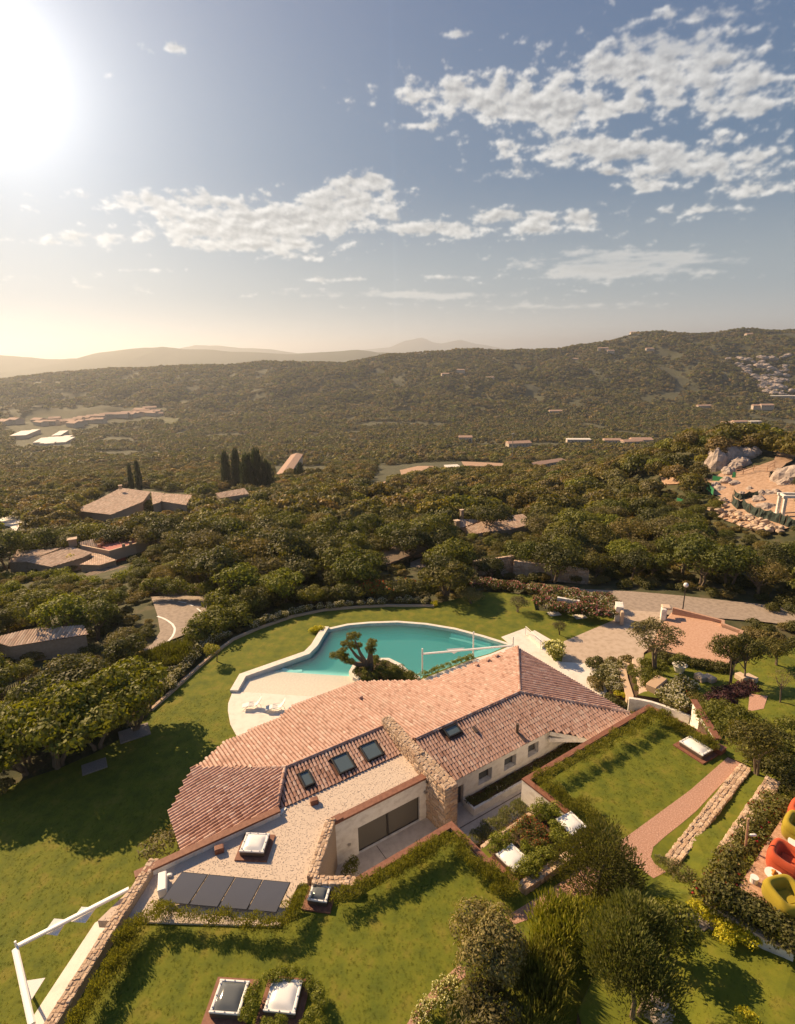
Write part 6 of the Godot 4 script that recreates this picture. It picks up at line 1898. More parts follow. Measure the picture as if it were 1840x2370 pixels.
func villa_small(label: String, at: Vector3, L: float, W: float, h: float, turn: float, flat_roof := false, group := "", wallm: Material = null, category := "house") -> void:
	# a distant house: walls, pitched roof, dark windows
	var o := thing("distant_house", label, category, at, group)
	o.rotation.y = -turn
	part(o, "wall", box_mesh(Transform3D(Basis(), Vector3(0, h / 2 - 2.0, 0)), Vector3(L, h + 4.0, W)), wallm if wallm else M.far_wall, true)
	if flat_roof:
		part(o, "roof", box_mesh(Transform3D(Basis(), Vector3(0, h + 0.15, 0)), Vector3(L + 0.4, 0.3, W + 0.4)), M.pale, true)
	else:
		var b := MB.new()
		var r := h + W * 0.17
		var x := L / 2 + 0.5; var z := W / 2 + 0.5
		b.quad(Vector3(-x, h, z), Vector3(-x + 1, r, 0), Vector3(x - 1, r, 0), Vector3(x, h, z))
		b.quad(Vector3(x, h, -z), Vector3(x - 1, r, 0), Vector3(-x + 1, r, 0), Vector3(-x, h, -z))
		b.tri(Vector3(-x, h, -z), Vector3(-x + 1, r, 0), Vector3(-x, h, z))
		b.tri(Vector3(x, h, z), Vector3(x - 1, r, 0), Vector3(x, h, -z))
		part(o, "roof", b.done(), M.far_roof, true)
	var n := maxi(1, int(L / 4))
	for i in n:
		part(o, "window", box_mesh(Transform3D(Basis(), Vector3((i + 0.5) / n * L - L / 2, h * 0.55, W / 2 + 0.02)), Vector3(1.1, 1.3, 0.1)), M.dark_room, true)


func rock(at: Vector3, s: Vector3, turn: float, label: String, group: String, k := -1) -> void:
	var o := solo("boulder", M.m_boulder[k if k >= 0 else rng.randi() % 5], M.rock, label, "boulder", group, at)
	o.transform = Transform3D(Basis(Vector3.UP, turn) * Basis(Vector3.RIGHT, rng.randf_range(-0.3, 0.3)) * Basis.from_scale(s), at)


func building_site() -> void:
	setting("bare_earth", patch(xyz([80.21, 1.04, -140.43, 84.14, 2.65, -141.32, 86.09, 3.21, -138.53, 91.46, 4.69, -138.86, 96.19, 5.51, -140.82, 393.99, -69.12, -542.66, 74.82, 1.57, -99.7, 70.59, 0.46, -99.05, 68, -0.37, -102.2, 68.22, -1.23, -112.08, 70.24, -1.31, -118.15, 75.84, -0.08, -124.15, 75.95, -0.44, -130.24, 78.1, 0.16, -137.97]), 0.25), M.earth)
	setting("bare_earth", patch(xyz([74.99, -2.03, -156.4, 77.57, -0.28, -149.64, 80.04, 0.97, -140.77, 78.96, 0.51, -137.98, 76.18, -0.77, -142.88, 73.12, -2.58, -149.99]), 0.25), M.earth)
	# the granite outcrop, one boulder at a time
	var big := [[600, 470, 3.4, 5.0], [640, 330, 3.2, 3.0], [760, 260, 2.6, 2.6], [800, 380, 3.0, 4.0], [860, 300, 2.2, 2.6], [970, 240, 1.9, 2.6], [1000, 190, 1.4, 1.8], [1010, 330, 2.2, 2.2], [920, 430, 2.6, 1.7], [850, 500, 2.0, 1.6], [770, 560, 1.8, 1.4], [1120, 300, 1.6, 2.0], [1340, 220, 1.8, 2.2], [1390, 190, 1.4, 2.2], [1560, 240, 1.6, 1.6], [700, 450, 2.2, 3.6], [740, 690, 1.8, 1.3], [860, 720, 1.6, 0.8], [560, 760, 1.6, 1.2], [640, 800, 1.5, 0.9], [1060, 800, 0.8, 0.8], [950, 870, 0.8, 0.7], [1600, 650, 3.5, 3.0], [1560, 720, 2.0, 1.6], [1350, 860, 1.6, 0.8], [1430, 850, 1.0, 0.9], [1300, 1060, 1.8, 1.0], [1180, 960, 1.4, 1.2], [1230, 880, 0.9, 1.2]]
	var tops := xyz([85.11, 3.27, -146.56, 88.64, 4.91, -151.95, 91.82, 5.94, -153.68, 89.12, 4.78, -147.33, 91.84, 5.75, -150.28, 95.27, 6.46, -152.64, 98.75, 6.59, -157.49, 92.88, 5.7, -147.18, 89.26, 4.53, -143.63, 86.91, 3.66, -141.61, 84.8, 2.86, -140.27, 95.36, 6.1, -147.92, 434.69, -81.7, -647.48, 453.72, -83.2, -670.05, 430.62, -77.81, -615.06, 86.51, 3.78, -145.81, 81.75, 1.57, -135.55, 82.16, 1.69, -132.64, 78.64, 0.39, -135.38, 78.45, 0.37, -132.48, 81.93, 1.75, -126.57, 79.29, 0.99, -125.01, 90.81, 4.03, -127.05, 88.28, 3.56, -124.13, 82.56, 2.31, -120.22, 83.43, 2.59, -119.69, 76.81, 1.37, -112.18, 78.64, 1.34, -117.98, 81.14, 1.85, -120.85])
	for i in big.size():
		rock(tops[i] - Vector3(0, big[i][3] * 0.1, 0), Vector3(big[i][2], big[i][3], big[i][2] * 0.9), rng.randf() * TAU, "grey pink granite boulder of the rocky outcrop beside the building site" if i < 16 else "loose granite boulder on the bare earth of the building site", "granite boulders of the outcrop" if i < 16 else "loose boulders on the building site")
	# heap of broken stone below the netting
	var heap := xyz([70.47, -1.19, -117.73, 70.31, -0.97, -115.32, 70.89, -0.68, -114.27, 69.04, -0.92, -111.51, 69.92, -0.57, -110.82, 68.74, -0.55, -107.33, 70.36, -0.17, -108.46, 69.5, -0.18, -105.61, 67.88, -0.45, -102.88, 69.42, -0.08, -103.91, 68.63, -0.16, -101.51, 69, -0.02, -100.62, 70.58, 0.33, -102.56, 69.53, 0.16, -99.6, 69.97, 0.31, -98.68, 72.15, -0.81, -119.16, 70.44, -0.61, -112.46, 70.79, -0.23, -110.13, 70.64, 0.08, -106.63, 68.64, -0.05, -98.99, 74.44, -0.37, -122.2, 70.41, 0.37, -100.19, 68.13, -0.52, -104.9, 71.1, -0.37, -112.13])
	for p in heap:
		for j in 3:
			var s := rng.randf_range(0.35, 1.0)
			var o := solo("broken_stone", M.m_rubble[rng.randi() % 3], M.stone[[3, 1, 4][rng.randi() % 3]], "broken pink stone in the heap below the green netting", "stone", "broken stones heaped below the netting", p)
			o.transform = Transform3D(Basis(rand_dir(), rng.randf() * TAU).scaled(Vector3(s * 1.6, s, s * 1.3)), p + Vector3(rng.randf_range(-1.4, 1.4), rng.randf_range(0.3, 0.9), rng.randf_range(-1.4, 1.4)))
	# dark green debris netting on posts
	var net := flat(Color(0.028, 0.045, 0.035), 0.9)
	var lines := [["sagging dark green netting fence round the building site", xyz([74.64, -0.19, -120.9, 73.2, -0.18, -116.27, 74.01, 0.14, -115.64, 72.87, 0.25, -111.52, 72.32, 0.5, -107.6, 72.56, 0.78, -104.7, 72.82, 0.97, -102.18, 72.77, 1.01, -100.27, 72.97, 1.11, -96.91]), 2.3], ["green netting bundle on the slope above the concrete frame", xyz([88.45, 3.54, -130.22, 90.78, 4.06, -130.8, 94.5, 4.77, -133.75, 100.16, 5.3, -138.7, 107.98, 4.69, -147.08]), 1.5], ["dark green netting screen behind the loose stones", xyz([77.62, 0.42, -125.37, 76.78, 0.45, -121.46, 78.43, 1, -121.15, 79.56, 1.44, -120]), 1.6]]
	for l in lines:
		var o := thing("netting_fence", l[0], "fence", l[1][0])
		var b := MB.new()
		var pts: Array = l[1]
		for i in pts.size() - 1:
			for k in 5:
				var p: Vector3 = pts[i].lerp(pts[i + 1], k / 5.0); var q: Vector3 = pts[i].lerp(pts[i + 1], (k + 1) / 5.0)
				var w0 := Vector3(sin((i * 5 + k) * 1.7) * 0.3, 0, cos((i * 5 + k) * 2.1) * 0.3); var w1 := Vector3(sin((i * 5 + k + 1) * 1.7) * 0.3, 0, cos((i * 5 + k + 1) * 2.1) * 0.3)
				var t0: float = l[2] * (1 - 0.18 * sin(PI * k / 5.0)); var t1: float = l[2] * (1 - 0.18 * sin(PI * (k + 1) / 5.0))
				b.quad(p, p + w0 + Vector3(0, t0 * 0.5, 0), q + w1 + Vector3(0, t1 * 0.5, 0), q)
				b.quad(p + w0 + Vector3(0, t0 * 0.5, 0), p + Vector3(0, t0, 0), q + Vector3(0, t1, 0), q + w1 + Vector3(0, t1 * 0.5, 0))
		part(o, "netting", b.done(), net)
		for p in pts:
			var pb := MB.new()
			pb.tube([p - Vector3(0, 0.3, 0), p + Vector3(0, l[2] + 0.1, 0)], [0.06, 0.05], 5)
			part(o, "post", pb.done(), M.bark)
	var gs := flat(Color(0.02, 0.2, 0.075), 0.8)
	var k := 0
	for q in [xyz([79.86, 0.88, -138.72, 81.3, 1.41, -136.28]), xyz([83.48, 2.22, -136.56, 83.95, 2.36, -135.88]), xyz([76.91, -0.28, -135.28, 75.24, -0.64, -129.36]), xyz([68.69, -3.27, -133.3, 69.32, -2.86, -131.11])]:
		var o := thing("green_screen", ["bright green mesh panel in front of the big boulder", "narrow green mesh panel by the wooden rail", "tilted green mesh strip at the edge of the trees", "green mesh panel among the trees left of the site"][k], "screen", q[0])
		part(o, "mesh_panel", wall_along([Vector2(q[0].x, q[0].z), Vector2(q[1].x, q[1].z)], 0.06, q[0].y, q[0].y + 1.5), gs)
		for p in q:
			var pb := MB.new()
			pb.tube([p - Vector3(0, 0.2, 0), p + Vector3(0, 1.7, 0)], [0.05, 0.05], 5)
			part(o, "post", pb.done(), M.bark)
		k += 1
	# wooden rail up the slope
	var o := thing("wooden_rail", "wooden handrail climbing the rocky slope", "fence", Vector3(86.13, 3.1, -136.45))
	var rp := xyz([84.61, 2.63, -137.08, 85.85, 3, -136.12, 88.48, 3.79, -136.43, 90.27, 4.08, -134.03, 93.09, 4.73, -135.84])
	for p in rp:
		var pb := MB.new()
		pb.tube([p, p + Vector3(0, 1.6, 0)], [0.08, 0.08], 5)
		part(o, "post", pb.done(), M.wood)
	for h in [0.8, 1.5]:
		for i in rp.size() - 1:
			var pb := MB.new()
			pb.tube([rp[i] + Vector3(0, h, 0), rp[i + 1] + Vector3(0, h, 0)], [0.06, 0.06], 5)
			part(o, "rail", pb.done(), M.wood)
	# unfinished concrete frame
	o = thing("concrete_frame", "unfinished white concrete frame with square columns at the right edge", "building", Vector3(74.85, 1.45, -104.75))
	var base: Vector3 = Vector3(74.96, 1.49, -104.62)
	var y0 := base.y
	var c1: Vector3 = base; var c2: Vector3 = Vector3(75.5, 1.5, -107.04)
	var dx := Vector3(1, 0, 0.12).normalized()
	var dz := (c2 - c1); dz.y = 0
	for i in 3:
		for j in 2:
			part(o, "column", box_mesh(Transform3D(Basis(), c1 + dx * i * 5.0 + dz * j * 1.0 + Vector3(0, 1.2, 0)), Vector3(0.5, 5.6, 0.5), 0.03), M.white)
	for j in 2:
		var p := c1 + dz * j + Vector3(0, 4.2, 0)
		part(o, "beam", box_mesh(Transform3D(Basis(dx, Vector3.UP, dx.cross(Vector3.UP)), p + dx * 5.0), Vector3(11.0, 0.5, 0.5), 0.03), M.white)
	for i in 3: part(o, "beam", box_mesh(Transform3D(Basis(dz.normalized(), Vector3.UP, dz.normalized().cross(Vector3.UP)), c1 + dx * i * 5.0 + dz * 0.5 + Vector3(0, 4.21, 0)), Vector3(dz.length() - 0.5, 0.45, 0.4), 0.03), M.white)
	part(o, "floor_slab", box_mesh(Transform3D(Basis(dx, Vector3.UP, dx.cross(Vector3.UP)), c1 + dx * 5.5 + dz * 0.5 + Vector3(0, -0.1, 0)), Vector3(12.5, 0.6, dz.length() + 2.0), 0.03), M.pale)


func village() -> void:
	# the settlement at the foot of the ridge on the left
	var spots := xyz([-771.28, -94.05, -1121.71, -757.52, -93.35, -1128.75, -731.83, -89.62, -1162.84, -696.73, -94.88, -1110.93, -685.25, -93.81, -1122.37, -699.52, -89.37, -1163.96, -674.31, -91.6, -1143.79, -670.97, -89.34, -1163.43, -638.89, -93.96, -1120.73, -638.2, -91.91, -1141.12, -639.99, -88.91, -1167.25, -632.46, -87.26, -1180.56, -627.5, -84.7, -1199.83, -617.29, -83.44, -1208.95, -594.37, -92.92, -1131.82, -615.85, -96.64, -1086, -614.32, -95.1, -1108.38, -606.52, -93.23, -1128.61, -605.85, -89.24, -1164.94, -595.97, -86.86, -1184.1, -590.39, -84.28, -1203.39, -581.65, -82.43, -1216.55, -582.87, -78.62, -1242.02, -573.42, -76.59, -1255.17, -571.38, -73.44, -1274.69, -561.35, -71.26, -1287.99, -547.61, -72.76, -1279.35, -526.98, -77.14, -1252.57, -541.94, -79.1, -1239.67, -555.67, -81.29, -1224.78, -560.46, -84.6, -1201.52, -510.13, -81.78, -1221.87, -560.39, -75.81, -1260.33, -525.35, -81.63, -1222.97, -573.16, -86.58, -1186.57])
	for i in spots.size():
		var p: Vector3 = spots[i]
		p.y = M.land.call(p.x, p.z) + 2.0
		villa_small("pink tiled house in the hazy settlement at the foot of the ridge", p, rng.randf_range(18, 32), rng.randf_range(12, 20), rng.randf_range(4, 7), rng.randf_range(-0.6, 0.6), false, "houses of the hazy settlement")
	var lots := xyz([-562.9, -96, -892.35, -551.18, -96, -891.04, -541.43, -96, -889.95, -635.85, -96, -977.04, -647.41, -96, -970.22, -534.99, -96, -901.03, -515.14, -96, -875.53, -578.12, -96, -970.06, -767.83, -96, -1136.71, -710.01, -96, -1128.74])
	for i in 8:
		var p: Vector3 = lots[i]
		p.y = M.land.call(p.x, p.z) + 1.0
		villa_small("long white roofed shed in the sunlit depot of the settlement", p, rng.randf_range(55, 85), 13.0, 5.0, 1.25 + rng.randf_range(-0.1, 0.1), true, "white sheds of the depot")
	# scattered houses on the ridge
	var r := xyz([725.83, -87.94, -1133.09, 736.03, -88.87, -1126.29, 822.94, -68.87, -1215.99, 841.53, -69.97, -1213, 629.29, -84.96, -1159.5, 558.52, -97.64, -942.76, 569.51, -97.51, -934.15, 615.33, -98, -966.42, 747.92, 69.44, -1841.25, 590.97, 29.64, -1654.96, 605.28, 28.05, -1638.16, 1050.55, 71.93, -1740.75, 1113.82, 64.51, -1684.63, 13590.38, 524.01, -26740.63, 126, -23.47, -1454.88, 169.88, -12.6, -1497.68, 240.09, -17.75, -1471.41, 321.89, -89.17, -1143.79, 306.63, -85.02, -700.38, 289.8, -84.32, -688.7, 96.06, -89.55, -775.8, 147.9, -83.57, -676.12, 232.41, -85.79, -713.13, 269.56, -84.87, -697.89, 522.27, 22.9, -1694.91, 704.97, 35.85, -1614.39])
	var names := ["pale house with arcades on the right-hand hillside", "pale terrace house beside the arcaded house", "long white building high on the right edge", "white annex at the right edge of the ridge", "low white house on the dry slope", "white house with red roof above the quarry", "pale house right of the white house above the quarry", "long white roof above the boulder outcrop", "white house on the ridge's left shoulder", "white villa below the crest, left of two", "white villa below the crest, right of two", "reddish house on the highest crest", "pale house at the right end of the crest", "small pale house on the crest saddle", "lone pale house on the dark middle slope, lowest of three", "lone pale house on the dark middle slope, left of two", "lone pale house on the dark middle slope, right of two", "tiny pale hut in the middle of the dark slope", "red roofed house in the valley at the ridge foot", "pale shed left of the red roofed valley house", "pink roofed house at the ridge foot, left of centre", "tan house by the mast in the valley", "white stone hut in the valley scrub", "small white house in the valley scrub", "pale house under the crest trees", "pale house below the ridge's right shoulder"]
	for i in r.size():
		var p: Vector3 = r[i]
		p.y = M.land.call(p.x, p.z) + 3.0
		var far := -p.z > 1000
		villa_small(names[i], p, rng.randf_range(18, 30) if i != 2 else 70.0, rng.randf_range(10, 14), rng.randf_range(4, 6), rng.randf_range(-0.3, 0.3), i in [2, 3, 7, 22], "scattered houses on the far ridge" if far else "scattered houses in the valley")
	# bare granite on the right-hand slope of the ridge
	var bald: Array = xyz([838.74, 12.02, -1481.89, 1035.57, 20.5, -1507.84, 869.52, -62.5, -1243.9, 817.13, -57.37, -1257.88, 831.27, -20.34, -1379.28])
	var rocks := []
	for i in 170:
		var q: Vector3 = bald[0].lerp(bald[1], rng.randf()).lerp(bald[3].lerp(bald[2], rng.randf()), rng.randf())
		var s := rng.randf_range(3.0, 8.0)
		rocks.append(Transform3D(Basis(Vector3.UP, rng.randf() * TAU).scaled(Vector3(s * 1.4, s * 0.8, s)), Vector3(q.x, M.land.call(q.x, q.z) + s * 0.5, q.z)))
	tag(scatter(self, "hillside_rocks", M.m_boulder[1], M.rock, rocks), "bare grey rock on the right-hand ridge slope", "rock")
	# sunlit meadow beside the settlement
	setting("meadow", patch(xyz([-486, -89.77, -1159.6, -477.97, -86.05, -1188.42, -449.31, -87.48, -1175.31, -423.38, -97.46, -1066.58, -451.23, -96.06, -1093.55]), 3.0), M.meadow)
	setting("meadow", patch(xyz([-579.97, -95, -876.39, -561.81, -95, -878.94, -535.61, -95, -838.86, -551.65, -95, -834.31]), 2.0), M.meadow)
	# valley road mast
	var o := thing("mast", "thin lattice mast in the valley beyond the wood", "mast", Vector3(103.07, -63.29, -494.09))
	var b := MB.new()
	b.tube([Vector3(103.07, -63.29, -494.09), (Vector3(103.07, -63.29, -494.09)) + Vector3(0, 26, 0)], [0.6, 0.3], 5)
	part(o, "pole", b.done(), M.steel)
	part(o, "antenna", box_mesh(Transform3D(Basis(), (Vector3(103.07, -63.29, -494.09)) + Vector3(0, 25, 0)), Vector3(2.2, 1.2, 2.2)), M.steel)



# ---------------------------------------------------------------- planting round the house
func bushes(called: String, kind: String, pts: Array, rmin: float, rmax: float, label: String, group: String, m: Material = null, tall := 1.0) -> void:
	var set_: Array = M.bush[kind]
	for p in pts:
		var r := rng.randf_range(rmin, rmax)
		var o := solo(called, set_[rng.randi() % set_.size()], m if m else M.leaf, label, "shrub", group, p)
		o.transform = Transform3D(Basis(Vector3.UP, rng.randf() * TAU).scaled(Vector3(r, r * tall * rng.randf_range(0.85, 1.15), r)), p)


func tree(called: String, label: String, t: Array, crown: Mesh, m: Material, group := "", squash := 0.85, trunk: Mesh = null, category := "tree") -> Node3D:
	# t holds the foot, the middle of the crown and the crown's radius
	var o := thing(called, label, category, t[0], group)
	var up: Vector3 = t[1] - t[0]
	var tr := part(o, "trunk", trunk if trunk else M.t_low[rng.randi() % 3], M.bark, true)
	tr.scale = Vector3(t[2] * 0.95, maxf(0.6, up.y * 1.1), t[2] * 0.95)
	tr.rotation.y = rng.randf() * TAU
	var c := part(o, "crown", crown, m, true)
	c.transform = Transform3D(Basis(Vector3.UP, rng.randf() * TAU).scaled(Vector3(t[2], t[2] * squash, t[2])), up)
	return o


func pick(a: Array) -> Variant:
	return a[rng.randi() % a.size()]


func garden_plants() -> void:
	# rosemary hedges on the roof lawns
	bushes("hedge_shrub", "rosemary", xyz([-13.95, 3.9, -24.27, -14.34, 3.9, -23.83, -14.72, 3.9, -23.41, -14.92, 3.9, -22.93, -14.5, 3.9, -22.31, -14.79, 3.9, -21.92, -14.75, 3.9, -21.42, -15, 3.9, -20.99, -15.03, 3.9, -20.51, -15.2, 3.9, -20.11, -15.22, 3.9, -19.66, -15.42, 3.9, -19.23, -15.49, 3.9, -18.81, -15.14, 3.9, -21.67, -15.03, 3.9, -22.72]), 0.55, 0.75, "rosemary shrub of the hedge along the lower-left stone wall", "hedge along the stone wall", M.l_bright)
	bushes("hedge_shrub", "rosemary", xyz([-13.43, 4, -23.95, -12.87, 4, -24.05, -12.19, 4, -23.83, -11.48, 4, -23.76, -10.73, 4, -23.6, -10.04, 4, -23.59, -9.42, 4, -23.48, -8.8, 4, -23.36, -8.22, 4, -23.35, -7.62, 4, -23.29, -7.03, 4, -23.28, -6.47, 4, -23.42, -6.07, 4, -23.92, -6.02, 4, -24.55, -5.92, 4, -25.15, -6.44, 4, -24.35]), 0.48, 0.66, "rosemary shrub of the hedge in front of the solar panels", "hedge in front of the solar panels", M.l_bright)
	bushes("hedge_shrub", "rosemary", xyz([-3.52, 3.9, -24.8, -2.98, 3.9, -25.12, -2.39, 3.9, -25.56, -1.77, 3.9, -25.84, -1.15, 3.9, -26.23, -0.51, 3.9, -26.58, 0.14, 3.9, -26.93, 0.81, 3.9, -27.36, 1.49, 3.9, -27.79]), 0.55, 0.72, "rosemary shrub of the hedge beside the terrace with the sliding window", "hedge beside the window terrace", M.l_bright)
	bushes("hedge_shrub", "rosemary", xyz([-0.35, 3.9, -26.35, 0.31, 3.9, -27.02, 0.98, 3.9, -27.49, 1.67, 3.9, -27.91, 2.28, 3.9, -28.35, 2.99, 3.9, -28.69, 3.45, 3.9, -28.44, 3.85, 3.9, -27.76, 4.22, 3.9, -26.99, 4.64, 3.9, -26.67, 4.95, 3.9, -26.25, 5.38, 3.9, -26.14, 5.75, 3.9, -25.63, 6.27, 3.9, -26.02, 5.5, 3.9, -25.25, 6.18, 3.9, -25.14]), 0.55, 0.72, "rosemary shrub of the hedge round the corner of the front lawn", "hedge round the front lawn corner", M.l_bright)
	bushes("hedge_shrub", "rosemary", xyz([10.12, 3.9, -34.13, 10.97, 3.9, -34.38, 11.91, 3.9, -34.91, 12.71, 3.9, -35.36, 13.72, 3.9, -36.01, 14.56, 3.9, -36.48, 15.39, 3.9, -36.87, 16.3, 3.9, -37.46, 17.46, 3.9, -38.28, 18.43, 3.9, -38.91, 19.47, 3.9, -39.68, 20.3, 3.9, -40.24, 21.4, 3.9, -41.04, 21.98, 3.9, -40.67, 22.34, 3.9, -39.83, 22.85, 3.9, -39.36]), 0.58, 0.75, "rosemary shrub of the hedge behind the courtyard's long wall", "hedge behind the long courtyard wall", M.l_bright)
	bushes("hedge_shrub", "rosemary", xyz([10.41, 3.9, -33.25, 10.78, 3.9, -32.73, 11.14, 3.9, -32.22, 11.42, 3.9, -31.49, 11.91, 3.9, -31.09, 12.39, 3.9, -30.7, 12.8, 3.9, -30.16, 12.47, 3.9, -31.71]), 0.55, 0.72, "rosemary shrub of the short hedge running down beside the skylight", "short hedge beside the flower bed", M.l_bright)
	bushes("hedge_shrub", "rosemary", xyz([22.24, 3.9, -40.51, 22.64, 3.9, -39.8, 23.03, 3.9, -39.12, 23.47, 3.9, -38.56, 23.83, 3.9, -37.9, 24.17, 3.9, -37.48, 24.27, 3.9, -37.17]), 0.58, 0.75, "rosemary shrub of the hedge beside the white passage", "hedge beside the passage", M.l_bright)
	bushes("hedge_shrub", "round", xyz([-7.45, 3.8, -20.1, -7.42, 3.8, -19.62, -7.48, 3.8, -19.17, -6.78, 3.8, -20.66, -6.27, 3.8, -20.81, -5.75, 3.8, -20.93, -5.09, 3.8, -20.71, -4.67, 3.8, -20.29, -4.26, 3.8, -19.89, -4.12, 3.8, -19.42, -4.31, 3.8, -18.97, -4.61, 3.8, -18.68, -5.94, 3.8, -18.69, -6.53, 3.8, -18.71]), 0.4, 0.55, "leafy shrub wrapped around the pair of front skylights", "shrubs round the front skylights", M.l_bright)
	# flower bed
	bushes("bed_shrub", "orange", xyz([7.66, 3.7, -29.49, 8.12, 3.7, -28.89, 8.76, 3.7, -29.11, 8.17, 3.7, -29.98, 8.81, 3.7, -28.52, 8.74, 3.7, -29.84, 8.28, 3.7, -28.3]), 0.5, 0.75, "shrub with orange flowers in the bed beside the courtyard", "orange flowered shrubs in the bed")
	bushes("bed_shrub", "round", xyz([5.79, 3.7, -28.47, 6.41, 3.7, -28.69, 9.71, 3.7, -30.83, 10.19, 3.7, -31.09, 9.36, 3.7, -31.1, 9.98, 3.7, -28.85, 10.27, 3.7, -28.49, 10.08, 3.7, -29.56, 7.72, 3.7, -27.98, 8.16, 3.7, -27.42, 9.18, 3.7, -27.72, 7.22, 3.7, -26.58, 7.82, 3.7, -26.78, 8.66, 3.7, -27.51]), 0.55, 0.85, "fresh green shrub at the edge of the flower bed", "green shrubs in the flower bed", M.l_bright)
	bushes("lavender", "lavender", xyz([4.86, 1.5, -31, 5.27, 1.5, -31.25, 5.75, 1.5, -31.62, 6.25, 1.5, -32.07, 6.75, 1.5, -32.46, 7.25, 1.5, -32.8, 7.75, 1.5, -33.06, 8.28, 1.5, -33.47, 8.78, 1.5, -33.75, 9.31, 1.5, -34.1, 9.84, 1.5, -34.38, 5.91, 1.5, -31.3, 7.03, 1.5, -32.19, 8.45, 1.5, -33.26]), 0.55, 0.8, "grey green lavender under the bed's stone coping", "lavender along the courtyard")
	bushes("terrace_shrub", "round", [Vector3(-3.55, 0.7, -29.67)], 0.7, 0.75, "single shrub in the corner of the window terrace", "")
	bushes("olive_shrub", "grey", [Vector3(-16.38, 1.4, -31.01)], 1.7, 1.8, "round grey green shrub at the left corner of the tile roof", "")
	# big shrubs and trees at the lower right
	var o := tree("juniper_tree", "large dark green juniper covering the flower bed's corner", [[Vector3(11.43, 3.3, -25.35), Vector3(11.32, 5.23, -25.35), 2.72]][0], foliage(14000, [[Vector3(0, -0.35, 0), Vector3(0.95, 0.6, 0.95)], [Vector3(0, 0.1, 0), Vector3(0.75, 0.6, 0.75)], [Vector3(0.05, 0.5, 0), Vector3(0.5, 0.6, 0.5)], [Vector3(0.5, -0.3, 0.3), Vector3(0.5, 0.5, 0.5)], [Vector3(-0.5, -0.2, 0.2), Vector3(0.5, 0.55, 0.5)], [Vector3(0.1, -0.2, -0.5), Vector3(0.5, 0.55, 0.5)], [Vector3(-0.25, 0.35, 0.1), Vector3(0.4, 0.45, 0.4)]], 0.035, OAK, {"up": 0.5, "slim": 0.3, "rag": 0.2, "inner": 0.5, "under": 0.8}), M.l_oak, "", 1.15)
	tree("pittosporum", "pale variegated round shrub on a dark stem beside the pebble strip", [[Vector3(4.56, 3.3, -20.74), Vector3(4.06, 5.94, -20.74), 2]][0], foliage(12000, lobes_of(18, Vector3(1, 0.95, 1), 0.38), 0.036, VARIEGATED, {"slim": 0.6, "gaps": 0.05}), M.leaf, "", 0.95, null, "shrub")
	bushes("broom_shrub", "broom", xyz([7.73, 4.4, -22.74, 8.82, 4.4, -22.56, 9.68, 4.4, -22.96, 8.07, 4.4, -21.93, 10.46, 4.4, -22.37]), 1.3, 1.6, "bright green broom with fine upright twigs below the juniper", "broom below the juniper", M.l_bright)
	bushes("tall_herb", "broom", xyz([5.69, 4.6, -19.84, 6.5, 4.6, -20.1, 6.98, 4.6, -19.68, 5.95, 4.6, -19.03]), 1.3, 1.6, "dark shrub with long upright stems at the bottom of the lawn", "upright stemmed shrubs", M.l_oak, 1.15)
	bushes("dry_shrub", "dry", xyz([3.25, 4.4, -19.27, 4.06, 4.4, -18.87, 2.73, 4.4, -18.51, 4.84, 4.4, -18.48, 3.52, 4.4, -18.14]), 1.2, 1.5, "brownish twiggy shrub at the bottom edge", "brownish shrubs at the bottom edge", leaf_mat(Color(0.75, 0.95, 0.6)))
	bushes("flower_shrub", "white", xyz([1.63, 3.7, -19.89, 1.08, 3.7, -19.37, 0.62, 3.7, -18.86, 2.18, 3.7, -20.16]), 0.5, 0.7, "low leafy plant with pale flowers along the pebble strip", "pale flowers along the pebbles", M.l_bright)
	tree("olive_tree", "big olive green tree with upright shoots at the bottom right", [[Vector3(10.66, 4.07, -18.6), Vector3(10.45, 7.74, -18.6), 2.42]][0], foliage(21000, lobes_of(22, Vector3(1, 1.0, 1), 0.40), 0.046, [Color(0.055, 0.075, 0.015), Color(0.08, 0.1, 0.022), Color(0.1, 0.115, 0.035)], {"up": 0.9, "slim": 0.22, "rag": 0.3, "inner": 0.4}), M.leaf, "", 1.0)
	tree("green_tree", "bright green bushy tree behind the olive at the bottom right", [[Vector3(13.03, 4.61, -20.93), Vector3(12.89, 6.5, -20.93), 1.62]][0], foliage(5000, lobes_of(14, Vector3(1, 0.9, 1), 0.38), 0.05, PINE, {}), M.leaf, "", 0.9)
	rock((Vector3(11.75, 4.18, -18.63)) + Vector3(0, 0.3, 0), Vector3(0.7, 1.0, 0.6), 0.4, "pinkish boulder at the foot of the bottom right olive", "")
	bushes("small_shrub", "grey", [Vector3(16.47, 4.1, -26.05)], 0.85, 0.9, "small grey green dome shrub on the grass below the low wall", "")
	bushes("small_shrub", "lavender", [Vector3(15.68, 3.8, -26.64)], 0.6, 0.65, "low tuft of green at the end of the low stone wall", "")
	bushes("deck_hedge", "red", xyz([23.61, 6.2, -28.79, 22.6, 6.2, -28.13, 21.61, 6.2, -27.39, 20.66, 6.2, -26.68, 21.75, 6.2, -27.07, 19.69, 6.2, -25.9, 20.54, 6.2, -26.08, 18.68, 6.2, -25.15, 19.45, 6.2, -25.23, 17.95, 6.2, -24.43, 18.57, 6.2, -24.42, 17.22, 6.2, -23.83, 17.73, 6.2, -23.65, 16.64, 6.2, -23.34, 17.1, 6.2, -23.08, 16.19, 6.2, -22.93, 22.67, 6.2, -27.69, 23.46, 6.2, -28.22]), 0.8, 1.1, "hedge shrub with a few red flowers below the deck", "red flowered hedge below the deck", M.l_oak)
